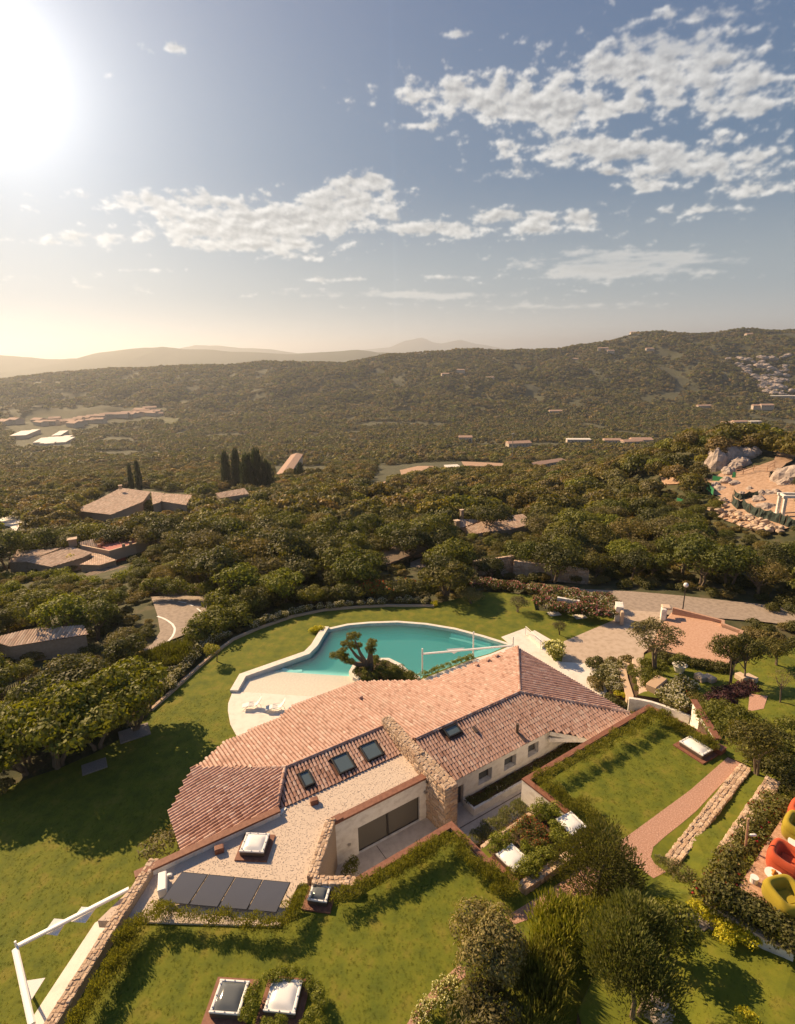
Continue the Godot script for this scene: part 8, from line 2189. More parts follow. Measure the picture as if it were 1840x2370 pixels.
# ---------------------------------------------------------------- woods
const WOOD := [[-32.8, 0.0, -41.4, 2.7, 0, 1, 0], [-37.9, 0.0, -44.9, 1.9, 1, 0, 0], [-41.7, 0.0, -45.8, 3.3, 0, 0, 0], [-33.3, 0.0, -46.2, 3.3, 0, 0, 0], [-41.5, 0.0, -48.1, 3.7, 0, 3, 0], [-32.2, 0.0, -48.5, 3.5, 0, 2, 0], [-34.4, 0.0, -49.7, 2.4, 3, 0, 0], [-46.5, -0.0, -50.1, 2.3, 1, 2, 0], [-40.4, -0.0, -52.9, 1.8, 1, 2, 0], [-45.1, -0.0, -53.0, 2.0, 1, 3, 0], [-34.6, -0.0, -53.6, 1.9, 0, 2, 0], [-51.2, -0.1, -54.6, 1.8, 0, 2, 0], [-30.1, -0.0, -55.3, 2.6, 0, 0, 0], [-47.9, -0.2, -57.8, 2.1, 3, 1, 0], [-32.1, -0.0, -58.0, 2.4, 2, 2, 0], [-55.8, -0.5, -58.8, 3.6, 1, 2, 0], [-57.6, -1.0, -61.9, 2.5, 3, 0, 0], [-54.2, -0.9, -62.0, 3.2, 3, 1, 0], [49.8, -0.1, -63.4, 1.8, 0, 0, 8], [-41.7, -0.4, -63.4, 3.7, 1, 3, 0], [-38.2, -0.3, -64.1, 3.0, 1, 0, 0], [53.7, -0.2, -64.8, 2.6, 3, 0, 8], [-62.1, -2.1, -66.9, 2.1, 1, 0, 0], [-52.1, -1.6, -67.5, 2.3, 3, 0, 0], [-57.0, -2.0, -67.9, 3.5, 1, 3, 0], [-46.8, -1.2, -68.2, 3.6, 0, 3, 0], [55.7, -0.3, -68.7, 3.6, 0, 3, 8], [-41.0, -0.9, -69.7, 3.1, 0, 3, 0], [-19.4, -0.4, -69.9, 2.4, 0, 2, 3], [-45.2, -1.4, -71.6, 1.9, 3, 0, 0], [-50.6, -2.0, -71.7, 2.9, 0, 3, 0], [21.3, -0.5, -71.7, 1.2, 1, 3, 6], [-12.3, -0.5, -71.8, 2.1, 1, 1, 3], [58.0, -0.3, -72.1, 2.2, 2, 2, 8], [-39.9, -0.9, -72.4, 2.0, 1, 0, 0], [-61.8, -3.1, -72.4, 3.3, 0, 3, 0], [-54.0, -2.4, -72.5, 1.9, 0, 3, 0], [64.0, -0.0, -72.6, 2.2, 3, 1, 8], [-66.6, -3.5, -72.9, 3.6, 3, 1, 0], [-0.2, -0.5, -73.3, 1.9, 3, 2, 4], [51.4, -0.5, -73.4, 3.5, 2, 1, 8], [-7.3, -0.5, -73.7, 1.9, 1, 0, 3], [-16.5, -0.6, -73.8, 3.4, 1, 3, 3], [-22.9, -0.6, -74.2, 3.7, 1, 3, 3], [7.0, -0.8, -76.5, 3.9, 3, 0, 6], [-70.4, -4.3, -77.1, 5.2, 2, 1, 0], [49.2, -0.8, -77.2, 4.4, 1, 0, 7], [-47.1, -2.3, -77.4, 1.9, 0, 1, 0], [-6.0, -0.9, -77.5, 4.1, 1, 0, 3], [45.1, -0.9, -77.5, 4.5, 1, 0, 7], [66.9, 0.1, -77.7, 3.5, 1, 1, 7], [-57.9, -3.7, -77.9, 2.6, 1, 1, 0], [-9.4, -1.0, -78.0, 2.4, 3, 2, 3], [59.2, -0.5, -78.2, 1.9, 0, 2, 7], [-63.3, -4.3, -78.4, 2.6, 0, 0, 0], [54.2, -0.8, -78.4, 2.8, 3, 0, 7], [-26.5, -1.1, -78.6, 4.7, 0, 0, 3], [-55.0, -3.5, -78.7, 1.9, 1, 0, 0], [-15.4, -1.1, -79.0, 3.7, 0, 2, 3], [-42.3, -1.9, -79.0, 1.2, 1, 0, 0], [-19.9, -1.2, -79.4, 3.9, 2, 2, 3], [58.7, -0.8, -81.2, 3.1, 0, 0, 7], [68.7, 0.2, -81.3, 4.6, 1, 3, 7], [-15.0, -1.5, -81.5, 2.7, 1, 2, 3], [-66.9, -5.0, -81.8, 2.5, 1, 0, 0], [-36.9, -1.8, -81.8, 2.4, 2, 1, 0], [61.5, -0.6, -82.0, 3.2, 1, 0, 7], [24.4, -1.6, -82.1, 3.9, 0, 0, 6], [-72.6, -5.1, -82.2, 3.7, 3, 0, 0], [-4.1, -1.6, -82.5, 1.9, 2, 2, 4], [-8.6, -1.6, -82.7, 4.1, 0, 3, 3], [45.3, -1.7, -82.8, 4.8, 1, 0, 7], [-53.5, -3.9, -82.8, 1.9, 2, 1, 0], [36.9, -1.7, -82.9, 3.3, 0, 0, 6], [31.2, -1.7, -83.1, 3.0, 0, 1, 6], [-62.8, -4.9, -83.2, 2.7, 1, 3, 0], [-31.3, -1.7, -83.2, 4.1, 0, 1, 1], [-57.2, -4.4, -83.4, 1.9, 1, 1, 0], [40.3, -1.7, -83.4, 2.9, 1, 0, 6], [-42.0, -2.5, -83.5, 1.2, 3, 2, 0], [14.7, -1.8, -83.6, 2.5, 0, 0, 6], [-23.8, -1.8, -83.9, 5.1, 2, 1, 3], [51.8, -1.6, -84.3, 3.1, 2, 1, 7], [-17.7, -1.9, -84.4, 4.6, 0, 1, 3], [8.3, -1.9, -84.4, 4.3, 1, 2, 6], [-18.3, -2.1, -86.2, 5.4, 0, 0, 3], [-4.7, -2.1, -86.2, 3.3, 0, 3, 3], [67.1, -0.0, -86.4, 1.9, 0, 2, 7], [9.0, -2.2, -86.5, 3.1, 1, 0, 6], [-27.7, -2.2, -86.5, 3.3, 1, 0, 3], [27.7, -2.2, -86.5, 4.0, 0, 3, 6], [-11.4, -2.2, -86.6, 4.5, 3, 2, 3], [-34.1, -2.3, -87.0, 2.9, 3, 0, 1], [-24.2, -2.3, -87.4, 5.3, 3, 2, 3], [41.9, -2.3, -87.4, 2.3, 2, 1, 6], [71.2, 0.6, -87.4, 4.6, 3, 2, 7], [48.3, -2.2, -87.6, 4.5, 2, 2, 7], [-78.2, -5.8, -87.7, 2.9, 1, 2, 0], [15.4, -2.3, -87.7, 1.9, 0, 0, 6], [54.1, -1.9, -87.9, 1.9, 0, 0, 7], [20.5, -2.4, -88.0, 3.6, 1, 0, 6], [-60.1, -5.4, -88.3, 1.9, 0, 0, 0], [-70.9, -5.9, -88.4, 2.3, 3, 0, 0], [-57.5, -5.2, -88.7, 1.9, 3, 3, 0], [30.8, -2.5, -88.7, 3.5, 2, 1, 6], [-67.3, -5.9, -88.7, 1.9, 3, 1, 0], [38.4, -2.5, -88.8, 3.5, 1, 3, 6], [-44.0, -3.5, -89.1, 1.9, 0, 3, 1], [-39.6, -3.1, -89.4, 1.9, 2, 1, 1], [61.6, -1.0, -89.4, 1.9, 2, 1, 7], [-30.7, -2.8, -91.2, 2.5, 1, 3, 3], [-39.2, -3.3, -91.2, 1.9, 1, 3, 1], [-44.4, -3.8, -91.2, 1.9, 3, 0, 1], [-16.7, -2.8, -91.3, 3.8, 0, 1, 3], [17.6, -2.8, -91.3, 1.9, 2, 2, 5], [-72.4, -6.3, -91.4, 2.6, 0, 1, 0], [-19.4, -2.8, -91.4, 3.9, 1, 0, 3], [24.1, -2.9, -91.7, 3.4, 3, 1, 5], [-59.0, -5.8, -91.9, 1.9, 0, 3, 0], [-63.8, -6.2, -92.0, 1.2, 1, 1, 0], [33.5, -2.9, -92.0, 3.5, 3, 1, 6], [78.9, 2.3, -92.2, 2.4, 2, 2, 7], [63.5, -0.9, -92.2, 1.2, 3, 1, 7], [50.6, -2.7, -92.3, 4.5, 1, 0, 7], [29.8, -3.0, -92.6, 4.5, 0, 2, 6], [8.3, -3.0, -92.6, 2.7, 1, 2, 5], [41.7, -3.0, -92.9, 3.2, 2, 2, 6], [-76.5, -6.5, -93.0, 3.3, 0, 1, 0], [-25.7, -3.1, -93.1, 2.8, 1, 3, 3], [73.3, 1.2, -93.2, 2.9, 1, 3, 7], [57.4, -2.0, -93.2, 1.9, 3, 1, 7], [-8.4, -3.1, -93.5, 3.8, 3, 3, 3], [-81.9, -6.7, -93.9, 3.1, 2, 2, 0], [46.8, -3.1, -93.9, 2.5, 3, 2, 6], [11.7, -3.2, -94.3, 2.4, 0, 2, 5], [-70.3, -7.0, -96.2, 1.2, 2, 1, 0], [-81.2, -7.0, -96.7, 5.1, 1, 0, 0], [-9.0, -3.6, -96.8, 4.0, 0, 2, 3], [-41.6, -4.3, -96.8, 1.9, 3, 1, 1], [-47.2, -5.0, -97.0, 1.9, 1, 0, 1], [49.8, -3.4, -97.1, 5.0, 2, 2, 6], [30.7, -3.6, -97.2, 4.4, 1, 1, 6], [13.8, -3.6, -97.3, 1.9, 2, 2, 5], [-85.4, -7.2, -97.5, 4.3, 1, 2, 0], [36.8, -3.7, -97.5, 4.4, 0, 1, 6], [2.1, -3.7, -97.6, 4.3, 0, 0, 4], [-23.1, -3.7, -97.6, 4.5, 2, 2, 3], [-14.2, -3.7, -97.7, 3.7, 0, 0, 3], [76.4, 2.0, -97.7, 2.7, 2, 1, 9], [26.3, -3.7, -97.7, 1.9, 1, 2, 5], [-18.7, -3.7, -97.8, 4.1, 0, 0, 3], [60.3, -1.9, -97.8, 1.9, 1, 0, 7], [-29.1, -3.7, -97.9, 2.3, 3, 0, 3], [-36.1, -4.0, -98.2, 4.6, 2, 2, 1], [7.9, -3.8, -98.4, 3.7, 0, 0, 5], [43.2, -3.8, -98.6, 2.2, 0, 3, 6], [19.0, -3.8, -98.7, 1.9, 0, 1, 5], [53.6, -3.2, -98.9, 3.0, 0, 0, 7], [83.5, 3.7, -99.0, 4.3, 1, 2, 9], [-3.5, -3.9, -99.5, 2.6, 3, 1, 4], [43.8, -4.1, -101.1, 4.6, 2, 1, 6], [55.2, -3.2, -101.1, 3.7, 0, 3, 7], [38.8, -4.1, -101.1, 3.3, 1, 0, 6], [-85.4, -7.6, -101.1, 3.7, 1, 0, 1], [-24.0, -4.2, -101.9, 3.3, 0, 0, 3], [22.0, -4.2, -102.0, 1.9, 3, 1, 5], [51.9, -3.8, -102.2, 4.3, 0, 0, 6], [-29.7, -4.3, -102.3, 3.1, 3, 0, 3], [-89.8, -7.8, -102.4, 2.8, 2, 2, 1], [12.3, -4.3, -102.5, 1.9, 0, 1, 5], [-6.0, -4.3, -102.6, 2.3, 3, 1, 3], [-49.8, -6.1, -102.7, 1.2, 1, 0, 1], [62.9, -1.7, -102.7, 1.2, 2, 1, 7], [27.1, -4.4, -102.9, 1.9, 3, 3, 5], [32.5, -4.4, -103.2, 2.6, 1, 2, 6], [83.7, 3.9, -103.4, 2.4, 0, 0, 9], [18.2, -4.4, -103.5, 1.9, 1, 2, 5], [-39.1, -4.9, -103.5, 4.9, 0, 2, 1], [-17.6, -4.4, -103.6, 2.6, 3, 0, 3], [6.2, -4.5, -103.7, 5.3, 0, 3, 4], [-44.2, -5.5, -103.7, 1.9, 0, 0, 1], [-0.2, -4.5, -103.7, 4.4, 1, 0, 4], [78.3, 2.5, -103.9, 1.9, 1, 0, 9], [-35.5, -4.7, -104.1, 4.4, 0, 0, 3], [-9.8, -4.5, -104.1, 2.7, 0, 3, 3], [-83.0, -8.3, -106.5, 4.5, 3, 0, 1], [-15.2, -4.8, -106.6, 4.4, 0, 3, 3], [-49.5, -6.6, -106.9, 1.9, 3, 1, 1], [-32.7, -4.9, -107.1, 4.8, 1, 0, 3], [-87.8, -8.4, -107.2, 2.5, 3, 3, 1], [-9.9, -4.9, -107.4, 3.7, 1, 0, 3], [-93.7, -8.4, -107.6, 4.3, 2, 1, 1], [52.2, -4.4, -107.6, 4.7, 0, 0, 6], [-4.6, -5.0, -107.7, 2.3, 0, 1, 4], [11.9, -5.0, -107.7, 1.9, 0, 2, 5], [85.8, 4.3, -107.9, 3.5, 0, 0, 9], [-26.8, -5.0, -107.9, 4.9, 0, 2, 3], [19.9, -5.0, -107.9, 1.2, 0, 2, 5], [81.2, 3.0, -108.3, 1.9, 2, 2, 9], [58.1, -3.4, -108.3, 3.7, 1, 2, 7], [29.9, -5.0, -108.3, 4.4, 2, 2, 5], [6.4, -5.0, -108.3, 3.8, 3, 3, 4], [-20.8, -5.1, -108.4, 3.2, 3, 2, 3], [48.5, -5.0, -108.7, 2.9, 1, 3, 6], [0.8, -5.1, -108.8, 4.3, 0, 1, 4], [35.8, -5.1, -108.8, 5.3, 1, 2, 6], [25.3, -5.1, -109.1, 1.9, 0, 1, 5], [41.6, -5.1, -109.1, 4.4, 1, 3, 6], [-44.7, -6.2, -109.1, 3.9, 2, 2, 1], [-37.8, -5.5, -109.1, 2.8, 0, 3, 3], [-19.7, -5.4, -111.3, 2.8, 2, 2, 3], [-47.9, -6.9, -111.4, 1.9, 0, 2, 1], [-42.7, -6.3, -111.6, 3.1, 3, 2, 1], [43.4, -5.5, -111.6, 4.2, 0, 1, 6], [-83.0, -9.0, -111.7, 5.1, 1, 0, 1], [39.2, -5.5, -111.8, 3.6, 0, 1, 6], [-100.2, -9.0, -112.1, 5.1, 2, 2, 1], [32.4, -5.5, -112.2, 3.7, 1, 2, 5], [50.2, -5.3, -112.3, 2.9, 3, 0, 6], [-14.5, -5.5, -112.3, 2.7, 2, 1, 3], [-29.7, -5.5, -112.4, 3.0, 3, 0, 3], [54.7, -4.7, -112.7, 4.3, 0, 0, 6], [-93.9, -9.1, -112.8, 2.5, 1, 3, 1], [21.0, -5.6, -112.9, 1.2, 0, 2, 5], [-34.1, -5.7, -113.0, 5.1, 2, 1, 3], [15.7, -5.6, -113.2, 1.2, 1, 3, 5], [-51.5, -7.6, -113.2, 1.9, 0, 3, 1], [26.6, -5.7, -113.2, 1.2, 3, 1, 5], [-6.5, -5.7, -113.3, 4.0, 1, 0, 3], [95.5, 5.4, -113.4, 3.9, 1, 0, 9], [90.3, 4.7, -113.6, 3.9, 1, 0, 9], [10.5, -5.7, -113.6, 1.9, 3, 0, 5], [61.1, -3.4, -113.7, 2.3, 1, 1, 7], [5.1, -5.7, -113.8, 4.4, 2, 2, 4], [-23.8, -5.8, -114.2, 2.9, 1, 2, 3], [-2.3, -5.8, -114.4, 3.7, 1, 0, 4], [85.4, 3.5, -114.6, 2.3, 3, 0, 9], [-88.3, -9.3, -114.6, 2.8, 3, 1, 1], [31.2, -6.1, -116.6, 4.7, 0, 0, 5], [12.3, -6.1, -116.8, 1.2, 0, 3, 5], [-23.7, -6.1, -117.1, 4.5, 1, 2, 3], [98.9, 5.3, -117.2, 4.8, 1, 2, 9], [-90.5, -9.7, -117.2, 3.5, 2, 1, 1], [6.2, -6.2, -117.3, 3.8, 1, 0, 4], [33.8, -6.2, -117.3, 5.1, 3, 1, 5], [-0.3, -6.2, -117.5, 4.6, 0, 2, 4], [93.7, 4.9, -117.6, 3.0, 3, 1, 9], [-5.7, -6.2, -117.7, 2.5, 2, 2, 4], [69.2, -1.6, -117.9, 1.9, 1, 1, 9], [65.8, -2.6, -118.1, 1.9, 1, 2, 9], [-33.7, -6.4, -118.1, 3.6, 1, 2, 3], [58.3, -4.6, -118.2, 3.0, 3, 0, 7], [54.4, -5.4, -118.3, 2.4, 1, 2, 6], [-80.0, -9.8, -118.4, 4.6, 1, 0, 1], [-98.0, -9.8, -118.5, 2.4, 2, 1, 1], [-101.4, -9.9, -118.9, 4.0, 1, 3, 1], [-84.8, -9.9, -119.1, 1.9, 3, 2, 1], [-45.8, -7.6, -119.1, 3.9, 1, 2, 1], [-55.2, -8.8, -119.2, 4.3, 2, 2, 1], [42.1, -6.4, -119.2, 3.0, 0, 3, 6], [-17.1, -6.4, -119.2, 3.9, 2, 1, 3], [-39.0, -6.9, -119.4, 4.6, 0, 3, 3], [-10.4, -6.4, -119.5, 3.0, 0, 0, 4], [46.9, -6.4, -119.5, 4.4, 2, 2, 6], [-51.2, -8.4, -119.6, 5.1, 0, 0, 1], [-73.3, -10.0, -119.7, 4.1, 3, 2, 1], [-29.5, -6.5, -119.7, 3.4, 1, 0, 3], [36.9, -6.7, -121.7, 3.0, 0, 0, 6], [43.0, -6.7, -121.7, 3.9, 0, 2, 6], [-48.5, -8.3, -121.8, 3.1, 3, 0, 1], [-108.6, -10.2, -121.9, 4.9, 1, 1, 1], [-27.2, -6.8, -122.3, 4.1, 0, 0, 4], [56.1, -5.6, -122.4, 4.4, 3, 0, 9], [-15.3, -6.8, -122.4, 2.3, 3, 0, 4], [-44.4, -7.8, -122.4, 3.1, 2, 2, 1], [-56.3, -9.4, -122.6, 4.5, 3, 1, 1], [-65.2, -10.2, -122.6, 4.6, 0, 0, 1], [-38.2, -7.3, -123.0, 4.9, 0, 1, 3], [101.9, 4.9, -123.1, 3.1, 1, 0, 9], [49.2, -6.7, -123.1, 4.5, 1, 0, 9], [21.2, -6.9, -123.2, 4.7, 0, 0, 5], [-19.6, -6.9, -123.3, 3.3, 2, 1, 4], [-85.4, -10.4, -123.4, 3.3, 1, 2, 1], [-88.6, -10.5, -123.7, 2.8, 0, 2, 1], [97.7, 4.9, -123.8, 5.4, 2, 1, 9], [8.0, -7.0, -123.8, 2.9, 0, 0, 4], [61.5, -4.5, -123.8, 1.9, 3, 1, 9], [-94.0, -10.5, -123.9, 3.3, 2, 2, 1], [67.4, -2.8, -124.1, 1.9, 3, 0, 9], [33.2, -7.0, -124.1, 3.2, 1, 2, 5], [-102.0, -10.5, -124.1, 4.4, 3, 0, 1], [-3.4, -7.0, -124.3, 2.6, 0, 1, 4], [-59.2, -9.9, -124.5, 5.1, 0, 2, 1], [-76.8, -10.6, -124.7, 4.2, 1, 0, 1], [4.5, -7.1, -124.8, 3.3, 0, 0, 4], [-30.8, -7.1, -124.8, 4.4, 1, 1, 2], [-73.5, -10.6, -124.9, 4.8, 1, 1, 1], [-6.9, -7.1, -124.9, 3.2, 2, 2, 4], [65.2, -3.8, -126.9, 1.9, 2, 1, 9], [35.2, -7.4, -127.0, 3.1, 1, 0, 5]]
const WOOD2 := [59, -127, 4.4, -99, -127, 4.0, -7, -127, 2.4, -94, -127, 1.9, 1, -127, 4.6, -69, -128, 1.9, -64, -128, 3.6, 47, -128, 3.5, -34, -128, 4.1, -46, -128, 2.6, 94, -128, 1.2, -87, -128, 4.1, -29, -128, 4.2, 105, -128, 4.4, 40, -129, 3.6, -17, -129, 4.6, -111, -129, 4.6, 53, -129, 3.6, -78, -129, 3.7, 24, -129, 3.7, 98, -129, 2.8, -52, -129, 2.9, -11, -129, 4.6, -83, -129, 2.9, 19, -129, 4.0, -42, -129, 3.4, 71, -129, 1.9, -105, -129, 3.7, 6, -129, 2.8, -24, -130, 4.4, -58, -130, 3.4, 11, -130, 4.5, -14, -132, 3.0, 49, -132, 4.4, 26, -132, 3.6, -88, -133, 2.4, -5, -133, 4.1, 1, -133, 2.5, 61, -133, 3.4, 33, -133, 3.1, 72, -133, 1.2, -99, -133, 2.6, -80, -133, 2.9, -63, -133, 3.1, 15, -133, 3.1, 43, -133, 2.6, -52, -134, 3.7, 37, -134, 4.9, 66, -134, 1.9, -32, -134, 4.5, -47, -134, 5.3, -67, -134, 4.8, -92, -134, 2.8, -9, -134, 2.5, 56, -134, 3.6, -27, -134, 3.9, 9, -134, 5.1, -39, -134, 4.7, -102, -134, 3.3, -56, -135, 2.3, 19, -135, 4.2, -22, -135, 5.4, -73, -135, 1.9, 74, -137, 4.0, -74, -138, 3.3, 16, -138, 5.4, -48, -138, 4.2, -102, -138, 1.9, -19, -138, 4.8, -67, -138, 4.2, 22, -138, 5.2, -1, -138, 3.7, 47, -138, 3.0, -7, -138, 4.6, 40, -138, 5.4, 27, -138, 2.5, -55, -139, 1.9, -37, -139, 3.6, -24, -139, 4.2, 33, -139, 2.6, 53, -139, 4.1, -60, -139, 3.2, 69, -139, 1.2, -30, -140, 4.5, -95, -140, 1.9, -107, -140, 3.3, 4, -140, 4.2, 100, -140, 4.3, 59, -140, 2.6, -89, -140, 3.3, 10, -140, 2.6, -43, -140, 4.3, -84, -141, 2.4, 63, -141, 2.9, -13, -141, 3.6, -35, -143, 3.2, -53, -143, 3.8, 1, -143, 5.3, -30, -143, 5.0, 24, -143, 4.6, 79, -143, 2.9, -108, -144, 1.9, -57, -144, 1.9, 54, -144, 4.6, -4, -144, 3.6, 103, -144, 3.3, 8, -144, 2.5, 41, -144, 4.3, 67, -144, 3.7, 13, -144, 2.9, -46, -144, 2.6, -17, -144, 5.3, 48, -144, 4.6, 17, -144, 2.6, -66, -144, 2.7, -111, -144, 4.6, 37, -144, 3.6, -87, -145, 3.8, -94, -145, 3.0, -76, -145, 1.9, -81, -145, 3.3, 74, -145, 4.2, -23, -145, 5.0, -40, -145, 3.6, -69, -145, 4.0, -12, -146, 3.1, 29, -146, 2.5, 61, -146, 2.7, -100, -146, 1.9, -93, -148, 3.4, 99, -148, 4.5, -51, -148, 3.1, 35, -149, 4.5, 8, -149, 4.0, 107, -149, 4.7, 64, -149, 3.2, -33, -149, 3.6, -15, -149, 2.9, -9, -149, 3.8, 21, -149, 2.3, 27, -149, 3.5, -40, -149, 4.1, 56, -150, 4.7, 95, -150, 3.1, -73, -150, 2.7, -68, -150, 4.3, -21, -150, 5.1, 83, -150, 2.5, 39, -150, 4.4, -105, -150, 1.2, 52, -150, 3.2, 47, -150, 3.1, -63, -150, 2.8, 87, -150, 5.0, 2, -150, 4.6, -1, -150, 4.4, -25, -150, 5.2, -110, -151, 1.2, -81, -151, 2.7, 76, -151, 3.1, 69, -151, 2.4, -45, -151, 1.9, 15, -151, 4.2, -86, -151, 1.9, -98, -151, 2.3, -56, -151, 2.3, 36, -154, 4.6, 54, -154, 3.0, -73, -154, 4.3, 47, -154, 4.7, 32, -154, 2.3, -32, -154, 4.5, -54, -154, 4.9, 67, -154, 2.3, -85, -154, 1.9, -91, -154, 1.9, 90, -154, 4.4, 110, -155, 3.2, -98, -155, 2.9, -41, -155, 3.6, -19, -155, 4.5, 85, -155, 2.7, 60, -155, 3.1, 18, -155, 4.3, -104, -155, 4.2, -61, -155, 1.9, -12, -155, 3.6, 6, -156, 4.5, -37, -156, 2.7, 42, -156, 2.2, 96, -156, 4.5, 103, -156, 3.7, 79, -156, 4.0, 11, -156, 4.5, 24, -156, 2.6, -65, -156, 1.9, -49, -156, 3.8, -23, -156, 4.2, -5, -157, 1.9, -78, -157, 3.0, -2, -157, 4.2, 74, -157, 3.4, 101, -159, 5.4, 111, -159, 4.7, -63, -159, 1.9, 65, -159, 3.7, 2, -160, 2.9, -27, -160, 4.6, -23, -160, 2.5, 22, -160, 3.5, -46, -160, 2.5, 95, -160, 4.7, -100, -160, 4.1, 108, -160, 5.4, 69, -160, 2.2, 76, -160, 3.9, 33, -160, 2.3, 16, -160, 3.0, -76, -161, 3.1, 59, -161, 2.3, -35, -161, 3.4, 53, -161, 5.2, -93, -161, 1.9, 27, -161, 4.5, -52, -161, 3.6, -8, -161, 1.9, -90, -161, 1.9, -41, -161, 1.9, -5, -161, 1.9, -70, -161, 2.2, -57, -161, 4.1, 9, -162, 4.0, 89, -162, 3.0, 44, -162, 4.9, -107, -162, 4.6, 41, -162, 3.3, 117, -162, 3.4, 84, -162, 3.7, -84, -162, 1.9, -17, -162, 4.2, -31, -165, 3.8, -8, -165, 1.9, -14, -165, 2.5, -26, -165, 3.8, 13, -165, 5.0, 54, -165, 3.0, -73, -165, 1.9, -61, -165, 1.9, 31, -165, 5.1, -95, -165, 1.9, 59, -165, 4.6, 7, -165, 5.1, 48, -165, 2.3, -81, -165, 1.9, 87, -165, 4.5, 44, -165, 4.9, 35, -166, 4.4, -58, -166, 4.2, 80, -166, 3.0, -86, -166, 1.9, -111, -166, 4.3, 0, -166, 2.8, 105, -166, 2.6, 18, -166, 4.6, -44, -167, 3.5, 111, -167, 3.2, -100, -167, 1.9, 67, -167, 4.6, -69, -167, 1.9, -106, -167, 5.2, 91, -167, 2.7, -39, -167, 2.4, -19, -167, 3.8, 123, -167, 3.8, 96, -167, 3.5, 74, -168, 5.1, 25, -168, 3.5, -50, -168, 3.1, 82, -170, 2.7, -91, -170, 1.2, 34, -170, 3.0, -61, -170, 4.9, -79, -170, 1.9, 101, -170, 3.0, -68, -171, 2.7, -117, -171, 4.4, -127, -171, 4.8, 62, -171, 2.4, 15, -171, 3.3, -22, -171, 2.6, 8, -171, 2.8, -102, -171, 1.9, -12, -171, 1.9, -86, -171, 1.9, -35, -171, 4.5, -18, -171, 2.7, -47, -172, 2.2, 75, -172, 5.2, 126, -172, 4.5, 50, -172, 4.0, -98, -172, 1.2, 38, -172, 2.6, -54, -172, 1.9, 1, -172, 2.8, 22, -172, 3.5, 26, -172, 2.6, -108, -172, 2.6, 107, -172, 5.0, 46, -172, 2.6, 70, -172, 2.6, -43, -173, 3.3, -28, -173, 4.6, -3, -173, 1.9, 57, -173, 4.8, 88, -173, 3.2, 95, -173, 3.7, -73, -173, 1.9, 113, -173, 4.7, 34, -176, 3.8, -38, -176, 3.9, -59, -176, 2.3, -119, -176, 3.8, 69, -176, 5.1, -107, -176, 4.8, 93, -176, 4.7, 31, -176, 4.4, -83, -176, 2.4, 72, -176, 4.3, -28, -177, 4.1, -7, -177, 2.4, -34, -177, 2.9, 24, -177, 3.0, -89, -177, 1.2, 98, -177, 5.0, -0, -177, 2.8, 62, -177, 4.6, 15, -177, 4.2, -51, -177, 1.9, -14, -178, 4.0, -72, -178, 1.9, 106, -178, 2.3, -45, -178, 4.2, -62, -178, 4.6, 10, -178, 4.3, -76, -178, 2.3, 131, -178, 4.1, 84, -178, 2.5, -102, -178, 1.2, 78, -178, 4.7, 40, -178, 3.7, -19, -179, 5.4, -133, -179, 4.7, -115, -179, 3.6, 55, -179, 3.7, 47, -179, 4.7, 6, -179, 3.5, 21, -181, 3.1, 96, -182, 4.5, -16, -182, 3.0, -55, -182, 2.5, -29, -182, 2.7, -111, -182, 4.7, 59, -182, 4.7, -44, -182, 4.5, -6, -182, 2.4, 127, -182, 3.2, -10, -182, 1.9, 8, -182, 4.0, 1, -182, 2.5, 13, -182, 3.9, 32, -182, 3.8, 51, -182, 5.1, -35, -183, 2.8, 40, -183, 4.4, -118, -183, 3.8, -92, -183, 1.2, -131, -183, 2.9, -61, -183, 2.9, 28, -183, 2.6, -74, -183, 1.9, 84, -183, 3.9, 63, -183, 4.0, 115, -183, 4.3, -86, -183, 1.9, 76, -184, 4.1, -80, -184, 1.9, 109, -184, 3.1, 69, -184, 5.0, 120, -184, 5.2, -23, -184, 3.0, 100, -184, 2.6, 90, -184, 4.5, -69, -184, 1.9, -125, -184, 3.2, 47, -185, 2.7, -51, -185, 1.9, -116, -187, 2.8, 68, -187, 4.2, 117, -187, 4.3, -123, -187, 2.8, -14, -187, 3.4, -29, -187, 2.5, 55, -187, 2.8, 130, -188, 4.4, 4, -188, 2.6, 22, -188, 3.0, -71, -188, 5.4, 105, -188, 3.2, 30, -188, 4.6, 99, -188, 3.8, 49, -188, 3.1, 73, -188, 4.5, 135, -189, 5.4, -46, -189, 4.9, 94, -189, 4.5, -90, -189, 1.2, -21, -189, 4.0, 16, -189, 3.8, -110, -189, 3.4, -130, -189, 4.0, -35, -189, 2.5, 11, -189, 4.2, -41, -189, 3.8, -61, -189, 1.9, -3, -189, 1.9, 123, -189, 5.1, -77, -190, 1.2, 80, -190, 2.4, -83, -190, 1.2, 85, -190, 3.2, -52, -190, 1.9, 61, -190, 4.1, -135, -190, 4.1, 36, -190, 2.5, 40, -190, 2.4, -7, -190, 1.9, -65, -190, 1.9, 112, -190, 4.6]
